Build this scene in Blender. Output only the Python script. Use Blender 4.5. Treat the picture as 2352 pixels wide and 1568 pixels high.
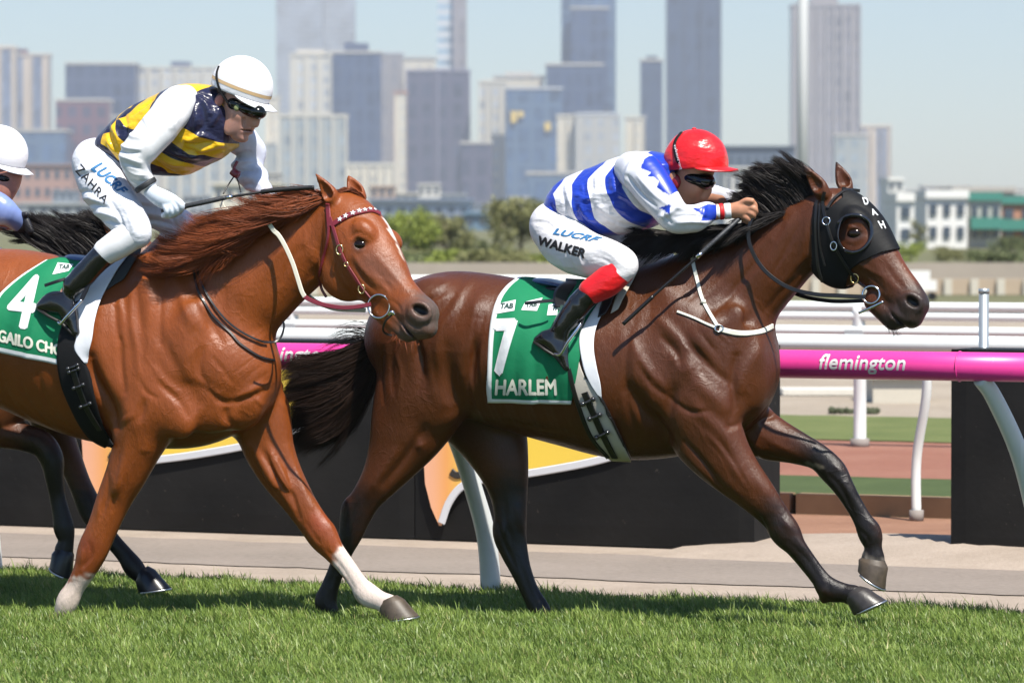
import bpy, math, random
import numpy as np
from mathutils import Vector
from mathutils.bvhtree import BVHTree
from bpy_extras.object_utils import world_to_camera_view
random.seed(7); RNG = np.random.default_rng(7)
for o in list(bpy.data.objects): bpy.data.objects.remove(o)
S = bpy.context.scene
COL = S.collection
R = math.radians
# ------------------------------------------------------------------ camera
FD = 9540.0                       # focal length in units of a 2352-wide picture
CAMZ = 1.7
PITCH = math.atan((783.5-505)/FD)
cam = bpy.data.cameras.new('camera'); co = bpy.data.objects.new('camera', cam); COL.objects.link(co)
cam.sensor_width = 36; cam.lens = 36*FD/2352; cam.clip_start = .5; cam.clip_end = 30000
co.location = (0, 0, CAMZ); co.rotation_euler = (R(90)-PITCH, 0, 0)
cam.dof.use_dof = True; cam.dof.focus_distance = 17.2; cam.dof.aperture_fstop = 5.2
S.camera = co
# ------------------------------------------------------------------ sky, sun, exposure
SUN_EL, SUN_AZ = 58.0, 27.0       # azimuth: degrees from straight behind the camera towards its right
w = bpy.data.worlds.new('World'); S.world = w; w.use_nodes = True
nt = w.node_tree; nt.nodes.clear()
sky = nt.nodes.new('ShaderNodeTexSky'); sky.sky_type = 'NISHITA'; sky.sun_disc = False
sky.sun_elevation = R(SUN_EL); sky.sun_rotation = R(180-SUN_AZ)
sky.air_density = 1.0; sky.dust_density = .3; sky.ozone_density = 5.5; sky.altitude = 0
bg = nt.nodes.new('ShaderNodeBackground'); bg.inputs[1].default_value = .095
out = nt.nodes.new('ShaderNodeOutputWorld')
nt.links.new(sky.outputs[0], bg.inputs[0]); nt.links.new(bg.outputs[0], out.inputs[0])
sl = bpy.data.lights.new('sun', 'SUN'); so = bpy.data.objects.new('sun', sl); COL.objects.link(so)
sl.energy = 5.0; sl.angle = R(.55); sl.color = (1, .95, .86)
sd = Vector((math.cos(R(SUN_EL))*math.sin(R(SUN_AZ)), -math.cos(R(SUN_EL))*math.cos(R(SUN_AZ)), math.sin(R(SUN_EL))))
so.rotation_euler = sd.to_track_quat('Z', 'Y').to_euler()
S.view_settings.view_transform = 'Standard'; S.view_settings.look = 'None'
S.view_settings.exposure = 0.62; S.view_settings.gamma = 1
S.render.engine = 'CYCLES'
S.cycles.max_bounces = 6; S.cycles.diffuse_bounces = 1; S.cycles.glossy_bounces = 3
S.cycles.transmission_bounces = 4; S.cycles.volume_bounces = 0; S.cycles.transparent_max_bounces = 8
# ------------------------------------------------------------------ picture point -> place
UPV = np.array([0, math.sin(PITCH), math.cos(PITCH)]); FWD = np.array([0, math.cos(PITCH), -math.sin(PITCH)])
def ray(px, py):
    return np.array([1., 0, 0])*((px-1176)/FD) - UPV*((py-783.5)/FD) + FWD
CAM = np.array([0, 0, CAMZ])
def at(px, py, Y):                 # point of the view ray at depth Y
    d = ray(px, py); return CAM + d*(Y/d[1])
def proj(P):                       # n x 3 world points -> picture coordinates
    q = np.asarray(P)-CAM; z = q@FWD
    return np.stack([1176+FD*q[:, 0]/z, 783.5-FD*(q@UPV)/z], 1)
class Frame:                       # a thing's own upright frame: x forward, y to its left (away from camera), z up
    def __init__(s, x, y, deg):
        s.o = np.array([x, y, 0.]); t = R(deg); s.deg = deg
        s.u = np.array([math.cos(t), -math.sin(t), 0]); s.v = np.array([math.sin(t), math.cos(t), 0])
        s.M = np.stack([s.u, s.v, [0, 0, 1.]])
    def L(s, px, py, yl=0.):
        d = ray(px, py); t = (yl-np.dot(CAM-s.o, s.v))/np.dot(d, s.v)
        return s.M@(CAM+d*t-s.o)
    def loc(s, P): return (np.asarray(P)-s.o)@s.M.T
    def wor(s, P): return np.asarray(P)@s.M+s.o
# ------------------------------------------------------------------ objects
def tag(o, label=None, cat=None, group=None, kind=None):
    for k, v in (('label', label), ('category', cat), ('group', group), ('kind', kind)):
        if v: o[k] = v
    return o
def empty(name, loc=(0, 0, 0), rz=0, parent=None):
    o = bpy.data.objects.new(name, None); COL.objects.link(o); o.empty_display_size = .1
    o.location = loc; o.rotation_euler = (0, 0, rz); o.parent = parent; return o
def mesh(name, V, F, mat=None, parent=None, smooth=True, attrs=None, uv=None):
    V = np.asarray(V, np.float32); me = bpy.data.meshes.new(name)
    if isinstance(F, np.ndarray) and F.ndim == 2:
        n, k = F.shape
        me.vertices.add(len(V)); me.vertices.foreach_set('co', V.ravel())
        me.loops.add(n*k); me.loops.foreach_set('vertex_index', F.ravel().astype(np.int32))
        me.polygons.add(n); me.polygons.foreach_set('loop_start', np.arange(0, n*k, k, dtype=np.int32))
        me.polygons.foreach_set('loop_total', np.full(n, k, np.int32))
        me.update(calc_edges=True)
    else:
        me.from_pydata([tuple(v) for v in V], [], [tuple(int(i) for i in f) for f in F]); me.update()
    if smooth: me.polygons.foreach_set('use_smooth', np.ones(len(me.polygons), bool))
    for k, a in (attrs or {}).items():
        a = np.asarray(a, np.float32)
        if a.ndim == 2:
            at_ = me.color_attributes.new(k, 'FLOAT_COLOR', 'POINT')
            c = np.ones((len(V), 4), np.float32); c[:, :3] = a; at_.data.foreach_set('color', c.ravel())
        else:
            at_ = me.attributes.new(k, 'FLOAT', 'POINT'); at_.data.foreach_set('value', a)
    o = bpy.data.objects.new(name, me); COL.objects.link(o)
    if mat: me.materials.append(mat)
    o.parent = parent; return o
class MB:                          # collects simple shapes into ONE mesh
    def __init__(s): s.v = []; s.f = []; s.n = 0
    def add(s, V, F):
        V = np.asarray(V, float); s.v.append(V)
        s.f += [tuple(int(i)+s.n for i in f) for f in F]; s.n += len(V); return s
    def box(s, c, d, rz=0., rx=0.):
        x, y, z = (d[0]/2, d[1]/2, d[2]/2)
        V = np.array([(a*x, b*y, e*z) for e in (-1, 1) for b in (-1, 1) for a in (-1, 1)])
        if rx:
            cx, sx = math.cos(rx), math.sin(rx); V = V@np.array([[1, 0, 0], [0, cx, sx], [0, -sx, cx]])
        if rz:
            cz, sz = math.cos(rz), math.sin(rz); V = V@np.array([[cz, sz, 0], [-sz, cz, 0], [0, 0, 1]])
        return s.add(V+np.array(c), [(0, 2, 3, 1), (4, 5, 7, 6), (0, 1, 5, 4), (2, 6, 7, 3), (0, 4, 6, 2), (1, 3, 7, 5)])
    def tube(s, pts, r, n=10, flat=None, cap=True):
        P = np.asarray(pts, float); m = len(P); r = np.broadcast_to(np.asarray(r, float), (m,))
        T = np.gradient(P, axis=0); T /= np.linalg.norm(T, axis=1)[:, None]+1e-12
        ref = np.array([0, 0, 1.]) if abs(T[0][2]) < .9 else np.array([0, 1., 0]); V = []
        a = np.cross(T[0], ref); a /= np.linalg.norm(a)
        for i in range(m):
            a = a-T[i]*np.dot(a, T[i]); a /= np.linalg.norm(a); b = np.cross(T[i], a)
            for k in range(n):
                t = 2*math.pi*k/n; V.append(P[i]+r[i]*(a*math.cos(t)+b*math.sin(t)))
        F = [(i*n+k, i*n+(k+1) % n, (i+1)*n+(k+1) % n, (i+1)*n+k) for i in range(m-1) for k in range(n)]
        if cap: F += [tuple(range(n-1, -1, -1)), tuple(range((m-1)*n, m*n))]
        return s.add(V, F)
    def ring(s, c, r, rt, nrm, n=28, m=8, sq=1.):
        nrm = np.array(nrm, float); nrm /= np.linalg.norm(nrm)
        a = np.cross(nrm, [0, 0, 1.]); a /= np.linalg.norm(a); b = np.cross(nrm, a); V = []
        for i in range(n):
            t = 2*math.pi*i/n; d = a*math.cos(t)+b*math.sin(t)*sq
            for k in range(m):
                p = 2*math.pi*k/m; V.append(np.array(c)+d*(r+rt*math.cos(p))+nrm*rt*math.sin(p))
        return s.add(V, [(i*m+k, i*m+(k+1) % m, ((i+1) % n)*m+(k+1) % m, ((i+1) % n)*m+k) for i in range(n) for k in range(m)])
    def ball(s, c, r, n=12, m=8):
        r = np.broadcast_to(np.asarray(r, float), (3,)); V = []
        for i in range(m+1):
            p = math.pi*i/m
            for k in range(n):
                t = 2*math.pi*k/n; V.append(np.array(c)+r*np.array([math.sin(p)*math.cos(t), math.sin(p)*math.sin(t), math.cos(p)]))
        return s.add(V, [(i*n+k, (i+1)*n+k, (i+1)*n+(k+1) % n, i*n+(k+1) % n) for i in range(m) for k in range(n)])
    def build(s, name, mat, parent=None, smooth=False, attrs=None):
        return mesh(name, np.concatenate(s.v), s.f, mat, parent, smooth, attrs)
# ------------------------------------------------------------------ materials
def new_mat(name):
    m = bpy.data.materials.new(name); m.use_nodes = True
    return m, m.node_tree, m.node_tree.nodes['Principled BSDF']
def link(nt, a, b): nt.links.new(a, b)
def node(nt, t, **k):
    n = nt.nodes.new(t)
    for a, b in k.items(): setattr(n, a, b)
    return n
def math_(nt, op, a, b=None, c=None):
    n = node(nt, 'ShaderNodeMath', operation=op)
    for i, x in enumerate((a, b, c)):
        if x is None: continue
        if hasattr(x, 'links'): link(nt, x, n.inputs[i])
        else: n.inputs[i].default_value = x
    return n.outputs[0]
def mixc(nt, f, a, b):
    n = node(nt, 'ShaderNodeMix', data_type='RGBA')
    for s_, x in ((n.inputs[0], f), (n.inputs[6], a), (n.inputs[7], b)):
        if hasattr(x, 'links'): link(nt, x, s_)
        elif isinstance(x, (int, float)): s_.default_value = x
        else: s_.default_value = (*x[:3], 1)
    return n.outputs[2]
def noise(nt, scale, detail=4, rough=.55, vec=None, stretch=None):
    n = node(nt, 'ShaderNodeTexNoise'); n.inputs['Scale'].default_value = scale
    n.inputs['Detail'].default_value = detail; n.inputs['Roughness'].default_value = rough
    tc = node(nt, 'ShaderNodeTexCoord'); v = vec or tc.outputs['Object']
    if stretch:
        mp = node(nt, 'ShaderNodeMapping'); mp.inputs['Scale'].default_value = stretch[0]
        mp.inputs['Rotation'].default_value = stretch[1]; link(nt, v, mp.inputs[0]); v = mp.outputs[0]
    link(nt, v, n.inputs['Vector']); return n.outputs[0]
def bump(nt, b, h, strength=.3, dist=.005, prev=None):
    n = node(nt, 'ShaderNodeBump'); n.inputs['Strength'].default_value = strength; n.inputs['Distance'].default_value = dist
    link(nt, h, n.inputs['Height'])
    if prev: link(nt, prev, n.inputs['Normal'])
    link(nt, n.outputs[0], b.inputs['Normal']); return n.outputs[0]
def ramp(nt, x, lo, hi):
    n = node(nt, 'ShaderNodeMapRange'); n.inputs[1].default_value = lo; n.inputs[2].default_value = hi
    link(nt, x, n.inputs[0]); return n.outputs[0]
MATS = {}
def M(name, col, rough=.5, metal=0., var=.12, nscale=18., spec=.5, coat=0., sheen=0., bmp=0., bdist=.002, bscale=60., emit=None, alpha=None):
    if name in MATS: return MATS[name]
    m, nt, b = new_mat(name); MATS[name] = m
    n = noise(nt, nscale)
    c = mixc(nt, n, [x*(1-var) for x in col], [min(1, x*(1+var)) for x in col])
    link(nt, c, b.inputs['Base Color'])
    b.inputs['Roughness'].default_value = rough; b.inputs['Metallic'].default_value = metal
    b.inputs['Specular IOR Level'].default_value = spec; b.inputs['Coat Weight'].default_value = coat
    b.inputs['Sheen Weight'].default_value = sheen
    if coat: b.inputs['Coat Roughness'].default_value = .06
    if bmp: bump(nt, b, noise(nt, bscale), bmp, bdist)
    return m
# ------------------------------------------------------------------ signed-field sculpting: one continuous surface from tapering limbs
def crom(P, sub):                  # resample rows (Catmull-Rom)
    P = np.asarray(P, float); n = len(P)
    if n < 3 or sub < 2: return P
    Q = np.vstack([2*P[0]-P[1], P, 2*P[-1]-P[-2]]); out = []
    for i in range(n-1):
        a, b, c, d = Q[i:i+4]
        for t in np.arange(sub)/sub:
            out.append(.5*((2*b)+(-a+c)*t+(2*a-5*b+4*c-d)*t*t+(-a+3*b-3*c+d)*t**3))
    out.append(P[-1]); return np.array(out)
class Field:
    def __init__(s, lo, hi, vox):
        s.lo = np.array(lo, float); s.vox = vox
        s.n = np.ceil((np.array(hi)-s.lo)/vox).astype(int)+1
        s.a = np.full(s.n, .5, np.float32)
    def win(s, lo, hi):
        i0 = np.maximum(np.floor((np.array(lo)-s.lo)/s.vox).astype(int), 0)
        i1 = np.minimum(np.ceil((np.array(hi)-s.lo)/s.vox).astype(int)+1, s.n)
        if np.any(i1 <= i0): return None
        ax = [(s.lo[k]+np.arange(i0[k], i1[k])*s.vox).astype(np.float32) for k in range(3)]
        return tuple(slice(i0[k], i1[k]) for k in range(3)), ax[0][:, None, None], ax[1][None, :, None], ax[2][None, None, :]
    def merge(s, sl, f, k, sub=False):
        g = s.a[sl]
        if sub: f = -f; h = np.clip(.5-.5*(f-g)/k, 0, 1); s.a[sl] = g*h+f*(1-h)+k*h*(1-h)   # smooth max
        else: h = np.clip(.5+.5*(g-f)/k, 0, 1); s.a[sl] = g*(1-h)+f*h-k*h*(1-h)
    def tube(s, nodes, k=.03, sub=False, res=6, pad=None):
        """nodes: rows (x, y, z, a, w): centre, radius in the upright plane, radius sideways"""
        N = crom(nodes, res); N[:, 3:] = np.maximum(N[:, 3:], .002); k = max(k, 1e-4)
        m = N[:, 3:5].max(1)+k*1.1+.012
        W = s.win(N[:, :3].min(0)-m.max(), N[:, :3].max(0)+m.max())
        if W is None: return
        sl0 = W[0]; T = np.full([q.stop-q.start for q in sl0], .5, np.float32)
        for i in range(len(N)-1):
            A, B = N[i], N[i+1]; mm = max(m[i], m[i+1])
            w_ = s.win(np.minimum(A[:3], B[:3])-mm, np.maximum(A[:3], B[:3])+mm)
            if w_ is None: continue
            sl, X, Y, Z = w_; d = B[:3]-A[:3]; L2 = max(float(d@d), 1e-9)
            t = np.clip(((X-A[0])*d[0]+(Y-A[1])*d[1]+(Z-A[2])*d[2])/L2, 0, 1)
            a = A[3]+(B[3]-A[3])*t; w = A[4]+(B[4]-A[4])*t
            qx = X-A[0]-d[0]*t; qy = Y-A[1]-d[1]*t; qz = Z-A[2]-d[2]*t
            r = np.sqrt((qx*qx+qz*qz)/(a*a)+qy*qy/(w*w))
            g2 = np.sqrt((qx*qx+qz*qz)/(a**4)+qy*qy/(w**4))+1e-6
            f = r*(r-1)/g2
            f = np.where(r < 1e-3, -np.minimum(a, w), f)
            loc = tuple(slice(sl[q].start-sl0[q].start, sl[q].stop-sl0[q].start) for q in range(3))
            T[loc] = np.minimum(T[loc], f)
        s.merge(sl0, T, k, sub)
    def blob(s, c, r, k=.02, rot=0., yaw=0., sub=False):
        """ellipsoid: r = (along, sideways, across) with the upright plane turned by rot degrees (nose down +)"""
        c = np.array(c, float); r = np.array(r, float); m = r.max()+k*1.1+.012
        W = s.win(c-m, c+m)
        if W is None: return
        sl, X, Y, Z = W; X = X-c[0]; Y = Y-c[1]; Z = Z-c[2]
        t = R(yaw); X, Y = X*math.cos(t)-Y*math.sin(t), X*math.sin(t)+Y*math.cos(t)
        t = R(rot); X, Z = X*math.cos(t)-Z*math.sin(t), X*math.sin(t)+Z*math.cos(t)
        q = np.sqrt((X/r[0])**2+(Y/r[1])**2+(Z/r[2])**2)
        g = np.sqrt((X/r[0]**2)**2+(Y/r[1]**2)**2+(Z/r[2]**2)**2)+1e-6
        s.merge(sl, (q*(q-1)/g).astype(np.float32), k, sub)
    def mesh(s, iso=0.):           # surface nets
        A = s.a-iso; I = A < 0
        e = lambda dx, dy, dz: I[dx:I.shape[0]-1+dx, dy:I.shape[1]-1+dy, dz:I.shape[2]-1+dz]
        cnt = np.zeros([q-1 for q in I.shape], np.int8)
        for dx in (0, 1):
            for dy in (0, 1):
                for dz in (0, 1): cnt += e(dx, dy, dz)
        act = np.argwhere((cnt > 0) & (cnt < 8)); idx = np.full(cnt.shape, -1, np.int64)
        idx[act[:, 0], act[:, 1], act[:, 2]] = np.arange(len(act))
        cor = [(x, y, z) for x in (0, 1) for y in (0, 1) for z in (0, 1)]
        val = np.stack([A[act[:, 0]+c[0], act[:, 1]+c[1], act[:, 2]+c[2]] for c in cor], 1)
        P = np.zeros((len(act), 3)); C = np.zeros(len(act))
        for i in range(8):
            for j in range(i+1, 8):
                if sum(abs(cor[i][q]-cor[j][q]) for q in range(3)) != 1: continue
                a, b = val[:, i], val[:, j]; m = (a < 0) != (b < 0)
                t = np.where(m, a/np.where(m, a-b, 1), 0)
                P += np.where(m[:, None], np.array(cor[i])+(np.array(cor[j])-np.array(cor[i]))*t[:, None], 0); C += m
        V = s.lo+(act+P/C[:, None])*s.vox; F = []
        for ax in range(3):
            sa = [slice(None)]*3; sb = [slice(None)]*3; sa[ax] = slice(0, -1); sb[ax] = slice(1, None)
            x = I[tuple(sa)] != I[tuple(sb)]; E = np.argwhere(x); o1, o2 = [q for q in range(3) if q != ax]
            ok = (E[:, o1] > 0) & (E[:, o2] > 0) & (E[:, o1] < cnt.shape[o1]) & (E[:, o2] < cnt.shape[o2]); E = E[ok]
            def cell(a, b):
                c = E.copy(); c[:, o1] -= a; c[:, o2] -= b; return idx[c[:, 0], c[:, 1], c[:, 2]]
            Q = np.stack([cell(1, 1), cell(0, 1), cell(0, 0), cell(1, 0)], 1)
            fl = I[E[:, 0], E[:, 1], E[:, 2]]
            if ax == 1: fl = ~fl
            Q[~fl] = Q[~fl][:, ::-1]; F.append(Q)
        F = np.concatenate(F); F = F[(F >= 0).all(1)]
        return V, F
def relax(V, F, its, lam=.5, wt=None):
    E = np.concatenate([F[:, [0, 1]], F[:, [1, 2]], F[:, [2, 3]], F[:, [3, 0]]]); n = len(V)
    a = np.r_[E[:, 0], E[:, 1]]; b = np.r_[E[:, 1], E[:, 0]]; c = np.bincount(a, minlength=n)[:, None]+1e-9; V = V.copy()
    for _ in range(its):
        A = np.stack([np.bincount(a, V[b, q], n) for q in range(3)], 1)/c; d = (A-V)*lam
        V += d if wt is None else d*wt[:, None]
    return V
def vnormals(V, F):
    a = V[F[:, 2]]-V[F[:, 0]]; b = V[F[:, 3]]-V[F[:, 1]]; n = np.cross(a, b); N = np.zeros_like(V)
    for k in range(4):
        for q in range(3): N[:, q] += np.bincount(F[:, k], n[:, q], len(V))
    return N/(np.linalg.norm(N, axis=1)[:, None]+1e-12)
def chisel(fr, V, F, strokes, yref=-.2, k=542.):
    """raise (+mm) or sink (-mm) the surface along lines: (h_mm, r_px, [(px, py)...], yl or None)"""
    N = vnormals(V, F); D = np.zeros(len(V)); side = np.clip(np.abs(N[:, 1])*1.6, 0, 1)
    for st in strokes:
        h, r, pts = st[:3]; yl = st[3] if len(st) > 3 else None
        h = h*(.6 if r < 4.6 else .9)
        P = np.array([fr.L(*p, yref if yl is None else yl)[[0, 2]] for p in pts]); P = crom(P, 5) if len(P) > 2 else P; r = r/k
        lo, hi = P.min(0)-3*r, P.max(0)+3*r
        m = np.flatnonzero((V[:, 0] > lo[0]) & (V[:, 0] < hi[0]) & (V[:, 2] > lo[1]) & (V[:, 2] < hi[1])); 
        if not len(m): continue
        Q = V[m][:, [0, 2]]; best = np.full(len(m), 9.); tt = np.zeros(len(m)); n = len(P)
        if n == 1: best = np.linalg.norm(Q-P[0], axis=1); tt[:] = .5
        for i in range(n-1):
            d = P[i+1]-P[i]; t = np.clip(((Q-P[i])@d)/max(d@d, 1e-9), 0, 1); q = np.linalg.norm(Q-P[i]-t[:, None]*d, axis=1); b = q < best; best[b] = q[b]; tt[b] = ((i+t)/(n-1))[b]
        w = np.exp(-(best/r)**2)*(.35+.65*np.sin(np.pi*np.clip(tt, .02, .98))**.6 if n > 1 else 1.)
        if yl is not None: w = w*np.exp(-((V[m, 1]-yl)/.10)**2)
        D[m] += w*h/1000*side[m]
    return V+N*D[:, None]
def nodes(fr, rows, k=542.):       # rows (px, py, a_px, w_m, yl) -> local tube nodes
    out = []
    for r in rows:
        px, py, a, w = r[:4]; yl = r[4] if len(r) > 4 else 0.
        out.append((*fr.L(px, py, yl), a/k, w))
    return out
def sstep(x, a, b):
    t = np.clip((x-a)/(b-a), 0, 1); return t*t*(3-2*t)
def vnoise(P, f, seed=0):          # cheap smooth noise from sines
    r = np.random.default_rng(seed); o = np.zeros(len(P))
    for i in range(7):
        d = r.normal(size=3)*f; o += np.sin(P@d+r.uniform(0, 6.28))
    return o/7*1.6
def paint(fr, V, C, rows, col, soft=.02, k=542., jag=.0, amt=1.):
    """lay a coat colour along a chain of rows (px, py, radius_px, -, yl)"""
    N = np.array(nodes(fr, rows, k)); best = np.full(len(V), 9.)
    for i in range(max(1, len(N)-1)):
        A = N[i]; B = N[min(i+1, len(N)-1)]; d = B[:3]-A[:3]; L2 = max(d@d, 1e-9)
        t = np.clip(((V-A[:3])@d)/L2, 0, 1); q = np.linalg.norm(V-A[:3]-t[:, None]*d, axis=1)
        best = np.minimum(best, q-(A[3]+(B[3]-A[3])*t))
    if jag: best = best+vnoise(V, 90, 3)*jag
    w = (1-sstep(best, -soft, soft))*amt
    C[:] = C*(1-w[:, None])+np.array(col)*w[:, None]
# ------------------------------------------------------------------ laying straps, cloth and letters on a sculpted surface
def bvh(objs):
    bpy.context.view_layer.update()
    V = []; F = []; n = 0
    for o in objs:
        M_ = np.array(o.matrix_world); me = o.data; v = np.empty(len(me.vertices)*3); me.vertices.foreach_get('co', v)
        v = v.reshape(-1, 3)@M_[:3, :3].T+M_[:3, 3]; V.append(v)
        F += [[i+n for i in p.vertices] for p in me.polygons]; n += len(v)
    return BVHTree.FromPolygons(np.concatenate(V).tolist(), F)
def hit(bv, px, py, default=None):
    d = Vector(ray(px, py)).normalized(); h = bv.ray_cast(Vector(CAM), d, 60)
    if h[0] is None: return default, None
    n = h[1];
    if n.dot(d) > 0: n = -n
    return np.array(h[0]), np.array(n)
def line_on(bv, pts, lift=.004, step=6., fallY=None, smooth=2):
    """picture polyline -> world points lying on the surface (where it misses, the last depth is kept)"""
    P = crom(np.array([p[:2] for p in pts], float), 8); seg = np.r_[0, np.cumsum(np.linalg.norm(np.diff(P, axis=0), axis=1))]
    n = max(3, int(seg[-1]/step)); t = np.linspace(0, seg[-1], n)
    P = np.stack([np.interp(t, seg, P[:, 0]), np.interp(t, seg, P[:, 1])], 1)
    out = []; nr = []
    for p in P:
        h, nn = hit(bv, *p) if fallY is None else (None, None)
        out.append(h); nr.append(nn)
    good = [i for i, h in enumerate(out) if h is not None]
    Y = np.interp(range(n), good, [out[i][1] for i in good]) if good else np.full(n, fallY or 17.3)
    res = []; N2 = []
    for i, p in enumerate(P):
        h = out[i] if out[i] is not None else at(p[0], p[1], Y[i]); m = nr[i] if nr[i] is not None else np.array([0, -1., 0])
        res.append(h+m*lift); N2.append(m)
    res = np.array(res); N2 = np.array(N2)
    for _ in range(smooth):
        res[1:-1] = (res[:-2]+2*res[1:-1]+res[2:])/4; N2[1:-1] = (N2[:-2]+2*N2[1:-1]+N2[2:])/4
    N2 /= np.linalg.norm(N2, axis=1)[:, None]
    return res, N2
def strap(mb, P, N, w, th=.003):
    """flat band of width w (scalar or per point) along P, facing N"""
    m = len(P); T = np.gradient(P, axis=0); T /= np.linalg.norm(T, axis=1)[:, None]+1e-9
    B = np.cross(N, T); B /= np.linalg.norm(B, axis=1)[:, None]+1e-9; w = np.broadcast_to(w, (m,))
    V = []
    for i in range(m):
        for a, b in ((-.5, 0), (-.38, 1), (.38, 1), (.5, 0), (.4, -.6), (-.4, -.6)):
            V.append(P[i]+B[i]*w[i]*a+N[i]*th*b)
    F = [(i*6+k, i*6+(k+1) % 6, (i+1)*6+(k+1) % 6, (i+1)*6+k) for i in range(m-1) for k in range(6)]
    F += [(5, 4, 3, 2, 1, 0), tuple((m-1)*6+k for k in range(6))]
    mb.add(V, F); return mb
def text_mesh(s, bold=0., shear=0., space=1., sub=0):
    c = bpy.data.curves.new('lettering', 'FONT'); c.body = s; c.offset = bold; c.shear = shear; c.space_character = space
    c.resolution_u = 4; c.align_x = 'CENTER'; c.align_y = 'CENTER'
    o = bpy.data.objects.new('lettering', c); COL.objects.link(o)
    dg = bpy.context.evaluated_depsgraph_get(); me = bpy.data.meshes.new_from_object(o.evaluated_get(dg))
    import bmesh
    bm = bmesh.new(); bm.from_mesh(me); bmesh.ops.triangulate(bm, faces=bm.faces)
    for _ in range(min(sub, 2)): bmesh.ops.subdivide_edges(bm, edges=bm.edges[:], cuts=1, use_grid_fill=True)
    bmesh.ops.triangulate(bm, faces=bm.faces[:])
    V = np.array([v.co[:] for v in bm.verts]); F = [[v.index for v in f.verts] for f in bm.faces]; bm.free()
    bpy.data.objects.remove(o); bpy.data.curves.remove(c); bpy.data.meshes.remove(me)
    lo, hi = V[:, :2].min(0), V[:, :2].max(0)
    V[:, :2] = (V[:, :2]-lo)/(hi-lo); return V[:, :2], F      # letters fill the unit square
def lettering(name, s, quad, bv, mat, parent, inv, lift=.003, bold=0., shear=0., sub=3, space=1., warp=None, heavy=(0., 0.)):
    """letters laid on a surface inside the picture quad (bottom-left, bottom-right, top-right, top-left)"""
    U, F = text_mesh(s, bold, shear, space, sub); q = np.array(quad, float); V = []; hx, hy = heavy; F0 = F; F = []
    U = U*np.array([1-2*hx, 1-2*hy])+np.array([hx, hy]); n0 = len(U); offs = [(0, 0)]
    if hx or hy: offs += [(hx*a, hy*b) for a, b in ((-1, 0), (1, 0), (0, 1), (0, -1), (-.5, .5), (.5, -.5), (-.5, -.5), (.5, .5))]
    for k, (ou, ov) in enumerate(offs):
        F += [[i+k*n0 for i in f] for f in F0]
        for u, v in U:
            u = u+ou; v = v+ov; p = (1-u)*(1-v)*q[0]+u*(1-v)*q[1]+u*v*q[2]+(1-u)*v*q[3]
            h, n = hit(bv, *p); V.append((None if h is None else h+n*(lift+.00012*k)))
    ok = [v is not None for v in V]; F = [f for f in F if all(ok[i] for i in f)]
    if not F: return None
    V = np.array([v if v is not None else (0, 0, 0) for v in V]); used = sorted({i for f in F for i in f}); mp = {j: i for i, j in enumerate(used)}
    return mesh(name, inv(V[used]), [[mp[i] for i in f] for f in F], mat, parent, smooth=False)
def hair(name, guides, n, mat, parent, inv, wid=.0035, seg=9, jit=.02, curl=.012, seed=1, yj=.03, lenj=.25, lock=52):
    """strands between neighbouring guide polylines (lists of world points of equal length)"""
    r = np.random.default_rng(seed); G = np.array([crom(np.array(g), 6) for g in guides]); m = G.shape[1]; ng = len(G)
    ts = np.linspace(0, 1, seg+1); nc = max(6, n//lock); c_s = r.uniform(0, ng-1.001, nc); c_off = r.normal(size=(nc, 3))*jit*np.array([1.5, yj/max(jit, 1e-6), 1.5]); c_len = 1-r.uniform(0, lenj, nc); c_ph = r.uniform(0, 6.28, (nc, 3)); c_fq = r.uniform(2, 6, (nc, 3))
    ci = r.integers(0, nc, n); sp = .5*(ng-1)/math.sqrt(nc)
    def path(s_, L):
        s_ = np.clip(s_, 0, ng-1.001); i = s_.astype(int); f = (s_-i)[:, None, None]; C = G[i]*(1-f)+G[i+1]*f
        x = np.clip(ts[None, :]*L[:, None]*(m-1), 0, m-1.001); k = x.astype(int); fr_ = (x-k)[..., None]; idx = np.arange(len(s_))[:, None]; return C[idx, k]*(1-fr_)+C[idx, k+1]*fr_
    L = c_len[ci]*(1-r.uniform(0, .12, n)); P = path(c_s[ci]+r.normal(size=n)*sp, L); Pc = path(c_s[ci], L); grow = (ts**1.2)[None, :, None]; g = (.6*ts**.8)[None, :, None]
    P = P+r.normal(size=(n, 1, 3))*jit*np.array([1, yj/max(jit, 1e-6), 1])*(.35+.3*grow); Pc = Pc
    P = P*(1-g)+Pc*g+c_off[ci][:, None, :]*grow
    P = P+np.sin(ts[None, :, None]*c_fq[ci][:, None, :]+c_ph[ci][:, None, :])*curl*grow*1.3
    ph = r.uniform(0, 6.28, (n, 3)); fq = r.uniform(3, 8, (n, 3)); P = P+np.sin(ts[None, :, None]*fq[:, None, :]+ph[:, None, :])*curl*grow*.35
    T = np.gradient(P, axis=1); T /= np.linalg.norm(T, axis=2)[..., None]+1e-9
    view = P-CAM; B = np.cross(T, view); B /= np.linalg.norm(B, axis=2)[..., None]+1e-9
    B2 = np.cross(T, B); a = r.uniform(-.9, .9, n)[:, None, None]; B = B*np.cos(a)+B2*np.sin(a)
    wd = wid*r.uniform(.5, 1.2, (n, 1, 1))*(1-ts**2.5*.92)[None, :, None]
    V = np.stack([P-B*wd, P+B*wd], 2).reshape(-1, 3); b0 = (np.arange(n)*(seg+1)*2)[:, None]; j = np.arange(seg)[None, :]*2
    Fq = np.stack([b0+j, b0+j+1, b0+j+3, b0+j+2], 2).reshape(-1, 4)
    tone = np.repeat(np.clip(r.uniform(0, .5, n)+r.uniform(0, .5, nc)[ci], 0, 1), (seg+1)*2)
    return mesh(name, inv(V), Fq, mat, parent, smooth=True, attrs={'tone': tone})
FR = Frame(-.08, 18.86, 24)       # the rail's frame: x along the rail, y away from the track, origin at the foot of a post
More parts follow.
